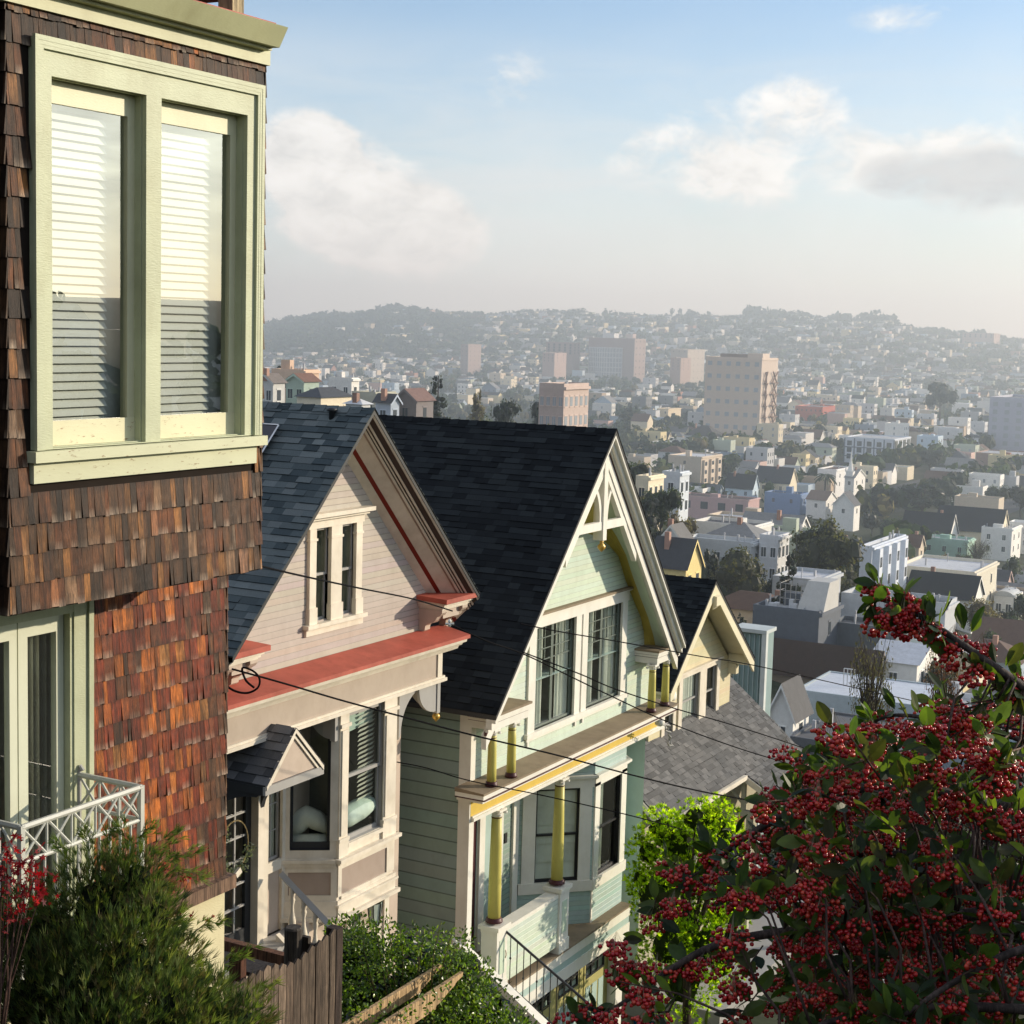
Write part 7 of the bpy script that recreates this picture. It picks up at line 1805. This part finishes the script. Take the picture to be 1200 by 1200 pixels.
def berries(mb, ctr, n, R_, rg, stem=True):
    for _ in range(n):
        d = rdir(rg); d.z = d.z*.7-.15; q = ctr+Vector((d.x*R_*1.15, d.y*R_*1.15, d.z*R_))*rg.uniform(.55,1.05); s = rg.uniform(.0032,.0044); c = mul(rg.choice([(.39,.008,.013),(.46,.017,.017),(.30,.006,.011),(.52,.05,.025)]), rg.uniform(.8,1.15))
        mb.add([q+v*s for v in BV], BFc, c)
        if stem and rg.random() < .4: mb.add([q, q+Vector((.0008,0,0)), ctr+Vector((0,0,R_*1.3))], [(0,1,2)], (.16,.13,.06))
protos = []
M['berry'] = (lambda t: t.done(t.bsdf(t.attr(), .22, .5)))(NT('berry_skin'))
for k in range(7):
    m = MB(); berries(m, Vector((0,0,0)), rg.randint(44,66), rg.uniform(.022,.030), rg); protos.append(m)
tw = []; mass = [(1205,805),(1150,825),(1100,845),(1060,852),(1025,852),(1018,862),(1008,885),(960,900),(935,905),(925,935),(892,965),(870,985),(842,1005),(800,1030),(775,1055),(760,1090),(720,1112),(712,1150),(690,1195),(690,1215),(1205,1215)]
def dens(x, y):
    d = .30
    if x > 930: d = .8
    if x > 960 and y > 960: d = 1.0
    if x < 900: d = .20
    if x < 850: d = .05 if y < 1150 else .16
    return d
while len(tw) < 470:
    q = boxsample(mass, rg)
    if rg.random() < dens(*q): tw.append((at(q[0], q[1], d=rg.uniform(2.5,3.9)), rg))
for L in limbs:
    for k in range(4, len(L)): 
        x, y, _ = proj(L[k])
        if x < 1250 and rg.random() < (.30 if x < 880 else .6): tw.append((L[k]+rdir(rg)*.012, 1))
    for _ in range(2): tw.append((L[-1]+rdir(rg)*.012, 1))
for _ in range(420): tw.append((at(rg.uniform(1205,1750), rg.uniform(880,1500), d=rg.uniform(2.3,4.4)), 0))
for _ in range(80): tw.append((at(rg.uniform(850,1205), rg.uniform(1215,1450), d=rg.uniform(2.4,3.6)), 0))
inst = []; rest = MB()
for p, tag_ in tw:
    near = min((min(((q-p).length, i, L) for i, q in enumerate(L)) for L in limbs[:]), key=lambda t: t[0]); q0 = near[2][near[1]]
    d = (p-q0); d = (d.normalized() if d.length > .02 else rdir(rg))+(-CR)*.5+Vector((0,0,.12))+rdir(rg)*.5; d.normalize(); Lh = rg.uniform(.05,.10)*(.5 if tag_ == 1 else 1); e = p+d*Lh
    if .02 < near[0] < .20 and tag_ != 0: br.tube([q0, (q0+p)/2+rdir(rg)*.02, p], [.003,.0024,.002], 4, (.09,.06,.05))
    br.tube([p, p+d*Lh*.5, e], [.0018,.0015,.001], 4, (.11,.07,.05))
    nl = rg.randint(4,7)
    for k in range(nl):
        t = (k+.6)/nl; cleaf(p+d*Lh*t, d*.6+rdir(rg)*.9, rg, 0)
    if rg.random() < (.82 if tag_ != 0 else .35):
        bp = p+d*Lh*rg.uniform(.5,1)+Vector((rg.uniform(-.01,.01),rg.uniform(-.01,.01),-.012)); x, y, w = proj(bp); inst.append((bp, rg.randrange(7), w if (0 < x < 1200 and 0 < y < 1200) else 99, rg.uniform(0,6.28)))
inst.append((at(1036,707,d=2.88), 0, 2.0, 0)); inst.append((at(1075,735,d=2.83), 1, 2.0, 0)); inst.append((at(1062,738,d=2.84), 2, 2.0, 1)); inst.append((at(1118,752,d=2.82), 3, 2.0, 0)); inst.append((at(1150,762,d=2.82), 4, 2.0, 0)); inst.append((at(1022,880,d=3.0), 5, 2.0, 0)); inst.append((at(880,985,d=2.9), 6, 2.1, 0)); inst.append((at(865,1025,d=2.9), 0, 2.1, 0)); inst.append((at(842,1030,d=2.9), 1, 2.1, 0)); inst.append((at(795,1022,d=2.9), 2, 2.1, 0)); inst.append((at(790,1062,d=2.9), 3, 2.1, 0)); inst.append((at(722,1112,d=2.8), 4, 2.1, 0)); inst.append((at(726,1138,d=2.8), 5, 2.1, 0)); inst.append((at(770,1140,d=2.8), 6, 2.1, 0)); inst.append((at(765,1168,d=2.8), 0, 2.1, 0)); inst.append((at(828,1132,d=2.8), 1, 2.1, 0)); inst.append((at(720,1190,d=2.7), 2, 2.1, 0)); inst.append((at(860,1160,d=2.7), 3, 2.1, 0)); inst.append((at(950,905,d=3.2), 4, 2.1, 0)); inst.append((at(957,935,d=3.1), 5, 2.1, 0))
for px, py, dx, dy in ((1042,706,30,8),(1050,720,-20,18),(1078,712,-18,-14),(1092,722,4,-28),(1104,722,14,-22),(1128,738,-2,-26),(1140,742,14,-26),(1098,735,-10,30),(1110,745,-6,26),(1146,768,-8,24),(1168,775,-2,-28),(1180,780,12,-22),(1190,790,-20,22),(1168,790,6,30),(1030,712,-20,14),(1060,716,-14,-12),(1018,838,-22,-12),(1024,846,-18,-4),(1010,858,-24,10),(1050,832,-12,-22),(1075,834,-10,-20),(1110,836,-18,-18),(1020,900,-26,14),(860,975,16,-20),(842,1008,-22,8),(800,1035,4,-28),(775,1060,-22,10),(755,1100,-24,-6),(820,1030,18,22),(850,1100,8,-26),(790,1135,2,26),(735,1165,-14,-24),(722,1180,-26,6)):
    d = 2.85
    for L in limbs:
        for q in L:
            x, y, w = proj(q)
            if math.hypot(x-px, y-py) < 25: d = w
    for _ in range(2): cleaf(at(px, py, d=d)+rdir(rg)*.004, CR*(dx+rg.uniform(-6,6))-CU*(dy+rg.uniform(-6,6))+FW*rg.uniform(-12,12), rg, 0)
inst.sort(key=lambda t: t[2]); pm = {}
bo = br.build('branches', M['bark'], CO, True); lo = lf.build('leaves', leafmat('cotoneaster_leaf', .48, .42, .2, (2.2,2.4,.45)), CO)
for k, (bp, v, w, a) in enumerate(inst):
    if k < 99:
        if v not in pm:
            o = protos[v].build('berry_cluster', M['berry'], None, True); pm[v] = o; o.parent = CO
        else: o = pm[v].copy(); C.objects.link(o); o.parent = CO
        o.location = bp-Vector(CO.location); o.rotation_euler = (0, 0, a)
    else:
        mt = Matrix.Rotation(a, 3, 'Z'); b = len(rest.v); P = protos[v]
        rest.v += [tuple(mt @ Vector(q)+bp) for q in P.v]; rest.f += [[i+b for i in f] for f in P.f]; rest.c += P.c; rest.mi += P.mi; rest.has = True
o = rest.build('berry_clusters', M['berry'], CO, True); o['kind'] = 'stuff'
# unseen house block added at the right to cast shadow over the lower tree
NH = thing('shade_block', 'brown gabled house on the right bank of the street beyond the berry tree', 'house', (10, 11, -8)); w, rf, wi = MB(), MB(), MB()
hmesh(w, rf, wi, 6.3, 14, 8.2, 14.5, -9, 1.75, 'flat', (.30,.22,.16), (.2,.2,.2), 1, random.Random(3), 2, 3, 2, parapet=.1); w.build('wall', M['house'], NH); rf.build('roof', M['cityroof'], NH); split_windows(wi, NH, 'citywin')
# ------------------------------------------------------------------ wires
def cable(label, pts, r=.012, sag=.0):
    P = [at(a, b, d=c) for a, b, c in pts]; m = MB(); out = []
    for i in range(len(P)-1):
        p0, p1, p2, p3 = P[max(0,i-1)], P[i], P[i+1], P[min(len(P)-1,i+2)]
        for k in range(8):
            t = k/8; out.append(.5*((2*p1)+(p2-p0)*t+(2*p0-5*p1+4*p2-p3)*t*t+(3*p1-p0-3*p2+p3)*t**3))
    out.append(P[-1]); m.tube(out, r, 6); o = m.build('utility_cable', M['cable'], None, top=out[0]); return settag(o, label, 'cable')
cable('thick twisted black cable sagging from the red ledge across the green porch', [(272,784,20.5),(330,800,21),(405,822,22),(480,842,23),(560,863,24),(649,884,25),(740,908,26.5),(820,927,28),(915,946,30),(1060,985,33),(1250,1050,36)], .014)
cable('thin cable from the shingle house corner across the tan gable window', [(300,662,14),(350,674,15.5),(420,689,18),(484,702,20.5),(530,716,22)], .010)
cable('cable running from the pink gable bracket over the black roof and green windows', [(527,731,22.5),(570,751,23),(617,768,24),(700,808,25.5),(780,845,27),(860,875,28.5),(945,902,31),(1080,950,34),(1250,1010,38)], .011)
cable('upper thin cable crossing the top of the green windows to the beige gable', [(610,731,24.5),(660,741,25),(720,751,26),(820,769,28),(885,780,29.5),(1020,810,33),(1250,862,40)], .010)
cable('middle thin cable from the black roof past the yellow upper columns', [(612,764,24.5),(680,790,25.2),(720,807,26),(790,830,27.2),(860,850,28.5),(940,876,31),(1020,904,33),(1250,980,40)], .011)
cable('low thin cable in front of the yellow porch columns', [(465,893,24.2),(500,900,24.4),(551,915,24.6),(640,933,24.8),(736,955,25),(800,972,25.5)], .009)
cable('coiled service drop cables at the red ledge beside the shingle corner', [(264,803,20),(276,810,20),(290,812,20),(302,806,20),(304,795,20),(296,786,20),(284,783,20),(288,797,20),(298,806,20)], .014)
m = MB(); m.lathe([(.012,-.05),(.028,-.025),(.015,0),(.028,.025),(.012,.05)], tuple(at(527,730,d=22.5)), 10); m.tube([at(522,731,d=22.5), at(532,731,d=22.5)], .018, 5); m.build('cable_insulator', M['white'], PH)
# ------------------------------------------------------------------ bits by the street below
gz = at(745, 1196, Y=36)
bn = thing('recycling_bin', 'bright blue recycling bin at the bottom edge below the lime tree', 'bin', at(750, 1290, Y=37.5))
c = at(757, 1188, Y=37.5); m = MB(); m.add([(c.x-.30,c.y-.32,c.z-1.0),(c.x+.30,c.y-.32,c.z-1.0),(c.x+.30,c.y+.32,c.z-1.0),(c.x-.30,c.y+.32,c.z-1.0),(c.x-.38,c.y-.40,c.z-.12),(c.x+.38,c.y-.40,c.z-.12),(c.x+.38,c.y+.40,c.z-.12),(c.x-.38,c.y+.40,c.z-.12)], [(0,3,2,1),(4,5,6,7),(0,1,5,4),(1,2,6,5),(2,3,7,6),(3,0,4,7)])
M['binblue'] = flat('blue_plastic', (.02,.20,.42), .4, .5); m.build('body', M['binblue'], bn)
m = MB(); m.xz([(c.x-.42,c.z-.12),(c.x+.42,c.z-.12),(c.x+.40,c.z-.02),(c.x+.15,c.z+.04),(c.x-.30,c.z+.04),(c.x-.42,c.z-.03)], c.y-.44, c.y+.44); lid = m.build('lid', M['binblue'], bn)
m = MB(); m.box(c.x-.12, c.x+.14, c.y-.2, c.y+.1, c.z+.041, c.z+.05); m.build('lid_sticker', M['white'], lid)
gs = thing('grass_clump', 'tuft of yellow green ornamental grass beside the blue bin', 'plant', at(800, 1260, Y=37.8)); m = MB(); c = at(797, 1216, Y=37.8)
for _ in range(900):
    a = rg.uniform(0,6.28); r = rg.uniform(.05,.75); p = c+Vector((rg.gauss(0,.15),rg.gauss(0,.15),-.6)); d = Vector((math.cos(a)*r, math.sin(a)*r, rg.uniform(.6,1.15))); s = Vector((-math.sin(a),math.cos(a),0))*.012; q = p+d*.7; e = p+d+Vector((math.cos(a)*r*.3,math.sin(a)*r*.3,-.12)); m.add([p-s,p+s,q+s*.8,e,q-s*.8], [(0,1,2,3,4)], mul((.22,.26,.05), rg.uniform(.5,1.3)))
m.build('blades', M['leafmatte'], gs)
yn = thing('yard_sign', 'small grey yard sign with dark lettering beside the grass tuft', 'sign', at(812, 1230, Y=38.2)); c = at(813, 1184, Y=38.2); m = MB(); m.M = TF(c, (.6,-.8)); m.box(-.28,.28,-.01,.01,-.30,.24); b_ = m.build('board', flat('sign_grey', (.42,.40,.44), .6), yn)
m = MB(); m.M = TF(c, (.6,-.8)); m.tube([(-.2,0,-.9),(-.2,0,-.3)], .012, 5); m.tube([(.2,0,-.9),(.2,0,-.3)], .012, 5); m.build('stake', M['alu'], yn)
m = MB(); m.M = TF(c, (.6,-.8))
for r_, (z, hh, n) in enumerate(((.06,.12,5),(-.12,.07,9))):
    u = -.20
    for k in range(n):
        w = .40/n; s = .4*hh
        m.add([(u,.012,z),(u+w*.25,.012,z),(u+w*.55,.012,z+hh),(u+w*.30,.012,z+hh)], [(0,1,2,3)]); m.add([(u+w*.35,.0125,z),(u+w*.8,.0125,z),(u+w*.8,.0125,z+.2*hh),(u+w*.35,.0125,z+.2*hh)], [(0,1,2,3)]); m.add([(u+w*.4,.0125,z+hh*.55),(u+w*.85,.0125,z+hh*.55),(u+w*.85,.0125,z+hh*.75),(u+w*.4,.0125,z+hh*.75)], [(0,1,2,3)]); u += w
m.build('lettering', M['black'], b_)
# ------------------------------------------------------------------ light, sky
SAZ, SEL = R(48), R(14.5)            # from +X toward +Y, and above the horizon
SD = Vector((math.cos(SAZ)*math.cos(SEL), math.sin(SAZ)*math.cos(SEL), math.sin(SEL)))
sun = bpy.data.lights.new('sun', 'SUN'); so_ = bpy.data.objects.new('sun', sun); C.objects.link(so_)
so_.rotation_euler = (-SD).to_track_quat('-Z', 'Y').to_euler(); sun.energy = 5.0; sun.angle = R(.55); sun.color = (1, .86, .67)
wd = bpy.data.worlds.new('World'); SC.world = wd; wd.use_nodes = True
wt_ = wd.node_tree; wt_.nodes.clear()
def wn(typ, **kw):
    n = wt_.nodes.new(typ)
    for k, v in kw.items(): setattr(n, k, v)
    return n
def wl(a, b): wt_.links.new(a, b)
def wmath(op, a, b=None, c=None, clamp=False):
    n = wn('ShaderNodeMath', operation=op); n.use_clamp = clamp
    for i, x in enumerate((a, b, c)):
        if x is None: continue
        if isinstance(x, (int, float)): n.inputs[i].default_value = x
        else: wl(x, n.inputs[i])
    return n.outputs[0]
sky = wn('ShaderNodeTexSky'); sky.sky_type = 'NISHITA'; sky.sun_disc = False; sky.sun_elevation = SEL; sky.sun_rotation = R(90)-SAZ
sky.air_density = 1.0; sky.dust_density = 1.0; sky.ozone_density = 1.3; sky.altitude = 50
tc = wn('ShaderNodeTexCoord'); sep = wn('ShaderNodeSeparateXYZ'); wl(tc.outputs['Generated'], sep.inputs[0])
az = wmath('MULTIPLY', wmath('ARCTAN2', sep.outputs[0], sep.outputs[1]), 57.2958)       # degrees right of the street
el = wmath('MULTIPLY', wmath('ARCSINE', sep.outputs[2]), 57.2958)
cv_ = wn('ShaderNodeCombineXYZ'); wl(az, cv_.inputs[0]); wl(wmath('MULTIPLY', el, 1.5), cv_.inputs[1])
def cnoise(scale, detail=8, rough=.6, dist=.0, off=0):
    n = wn('ShaderNodeTexNoise'); n.inputs['Scale'].default_value = scale; n.inputs['Detail'].default_value = detail; n.inputs['Roughness'].default_value = rough; n.inputs['Distortion'].default_value = dist
    mp = wn('ShaderNodeMapping'); mp.inputs['Location'].default_value = (off, off*.7, off*.3); wl(cv_.outputs[0], mp.inputs['Vector']); wl(mp.outputs[0], n.inputs['Vector']); return n.outputs['Fac']
def azel(px, py):
    v = ray(px, py).normalized(); return math.degrees(math.atan2(v.x, v.y)), math.degrees(math.asin(v.z))
n1 = cnoise(.24, 10, .60, .5); n2 = cnoise(.7, 9, .64, .4, 5)
dens = None
def blob(px, py, rx, ry, gain, tilt=0):
    a0, e0 = azel(px, py); rx, ry = rx/FOC*57.3, ry/FOC*57.3
    dx = wmath('SUBTRACT', az, a0); dy = wmath('SUBTRACT', el, e0)
    dy = wmath('MULTIPLY_ADD', dx, tilt, dy)
    q = wmath('ADD', wmath('POWER', wmath('ABSOLUTE', wmath('DIVIDE', dx, rx)), 2), wmath('POWER', wmath('ABSOLUTE', wmath('DIVIDE', dy, ry)), 2))
    return wmath('MULTIPLY', wmath('SUBTRACT', 1, q, clamp=True), gain)
def addup(*a):
    o = a[0]
    for x in a[1:]: o = wmath('ADD', o, x)
    return o
cum = addup(blob(420, 240, 165, 95, 1.25, .32), blob(366, 185, 60, 75, .95), blob(470, 265, 140, 55, .6), blob(600, 92, 60, 45, .45), blob(870, 165, 190, 80, .48), blob(930, 125, 70, 45, .42), blob(760, 190, 160, 45, .28), blob(870, 210, 80, 60, .45), blob(1060, 195, 120, 55, .5), blob(1180, 190, 140, 70, .6), blob(1060, 20, 80, 24, .45))
cumn = wmath('ADD', wmath('MULTIPLY', wmath('SUBTRACT', n1, .5), 1.7), wmath('MULTIPLY', wmath('SUBTRACT', n2, .5), .9))
cumd = wmath('MULTIPLY', wmath('SUBTRACT', wmath('ADD', wmath('MULTIPLY', cum, .95), cumn), .24), 2.0, clamp=True)
cumd = wmath('MULTIPLY', cumd, wmath('MULTIPLY', cum, 2.2, clamp=True))
bandv = wn('ShaderNodeCombineXYZ'); wl(wmath('MULTIPLY', az, .35), bandv.inputs[0]); wl(wmath('MULTIPLY', el, 1.7), bandv.inputs[1])
bn_ = wn('ShaderNodeTexNoise'); bn_.inputs['Scale'].default_value = .42; bn_.inputs['Detail'].default_value = 9; bn_.inputs['Roughness'].default_value = .58; bn_.inputs['Distortion'].default_value = .6; wl(bandv.outputs[0], bn_.inputs['Vector'])
band = wmath('MULTIPLY', wmath('SUBTRACT', 1, wmath('ABSOLUTE', wmath('DIVIDE', wmath('SUBTRACT', el, 5.2), 5.2)), clamp=True), wmath('MULTIPLY', wmath('SUBTRACT', bn_.outputs['Fac'], .36), 3.2, clamp=True))
# thin high veil thickening downward, patchy
veil = wmath('MULTIPLY', wmath('SUBTRACT', 1, wmath('DIVIDE', wmath('ADD', el, 0), 13.0), clamp=True), 1.15)
veil = wmath('MULTIPLY', veil, wmath('MULTIPLY_ADD', cnoise(.09, 6, .55, .5, 9), 1.1, .25), clamp=True)
# unseen bright cloud added outside the frame as fill light
far = wmath('MULTIPLY', wmath('SUBTRACT', cnoise(.05, 7, .55, .4, 20), .50), 1.6, clamp=True)
out_ = wmath('MULTIPLY', wmath('SUBTRACT', wmath('ABSOLUTE', wmath('ADD', az, 28.8)), 24), .05, clamp=True)
fard = wmath('MULTIPLY', wmath('MULTIPLY_ADD', far, 1.0, .32, clamp=True), out_)
grey = addup(blob(1120, 212, 130, 48, 1.0), blob(1185, 200, 100, 44, .8), blob(1060, 205, 70, 30, .5))
greyd = wmath('MULTIPLY', wmath('SUBTRACT', wmath('ADD', grey, cumn), .50), 1.5, clamp=True)
greyd = wmath('MULTIPLY', greyd, wmath('MULTIPLY', grey, 2.0, clamp=True))
def wmix(f, a, b, mode='MIX'):
    n = wn('ShaderNodeMixRGB', blend_type=mode)
    for i, x in enumerate((f, a, b)):
        if isinstance(x, (int, float)): n.inputs[i].default_value = x
        elif isinstance(x, tuple): n.inputs[i].default_value = (*x, 1)
        else: wl(x, n.inputs[i])
    return n.outputs[0]
SKS = .15
k_ = 1/SKS
sunprox = wmath('MULTIPLY_ADD', az, .0085, .80)      # clouds are brighter toward the sun
c0 = wmix(1.0, sky.outputs[0], (.76, 1.0, 1.30), 'MULTIPLY')
warm = wmix(wmath('MULTIPLY', wmath('ADD', az, 42), 1/34, clamp=True), tuple(x*k_ for x in (.97, 1.03, 1.06)), tuple(x*k_ for x in (1.13, 1.11, 1.05)))
c1 = wmix(wmath('MULTIPLY', veil, .78), c0, warm)
shade = wmath('MULTIPLY_ADD', n2, .8, .55)
cc = wn('ShaderNodeCombineXYZ')
for i, x in enumerate((1.06, 1.04, 1.0)): wl(wmath('MULTIPLY', shade, x*k_), cc.inputs[i])
c1 = wmix(wmath('MULTIPLY', band, .62), c1, tuple(x*k_ for x in (.86, .88, .885)))
c1 = wmix(wmath('MULTIPLY', fard, .8), c1, tuple(x*k_ for x in (1.75, 1.72, 1.62)))
c2 = wmix(wmath('MULTIPLY', cumd, .9), c1, cc.outputs[0])
c3 = wmix(wmath('MULTIPLY', greyd, wmath('MULTIPLY_ADD', n2, 1.1, 0)), c2, tuple(x*k_ for x in (.50, .53, .56)))
bg = wn('ShaderNodeBackground'); bg.inputs[1].default_value = SKS; wl(c3, bg.inputs[0])
wo_ = wn('ShaderNodeOutputWorld'); wl(bg.outputs[0], wo_.inputs[0])
SC.view_settings.view_transform = 'Standard'; SC.view_settings.look = 'None'; SC.view_settings.exposure = 0; SC.view_settings.gamma = 1
SC.render.engine = 'CYCLES'
cy = SC.cycles; cy.use_denoising = True; cy.max_bounces = 6; cy.diffuse_bounces = 3; cy.glossy_bounces = 3; cy.transmission_bounces = 4; cy.transparent_max_bounces = 12; cy.volume_bounces = 0; cy.caustics_reflective = False; cy.caustics_refractive = False; cy.sample_clamp_indirect = 4
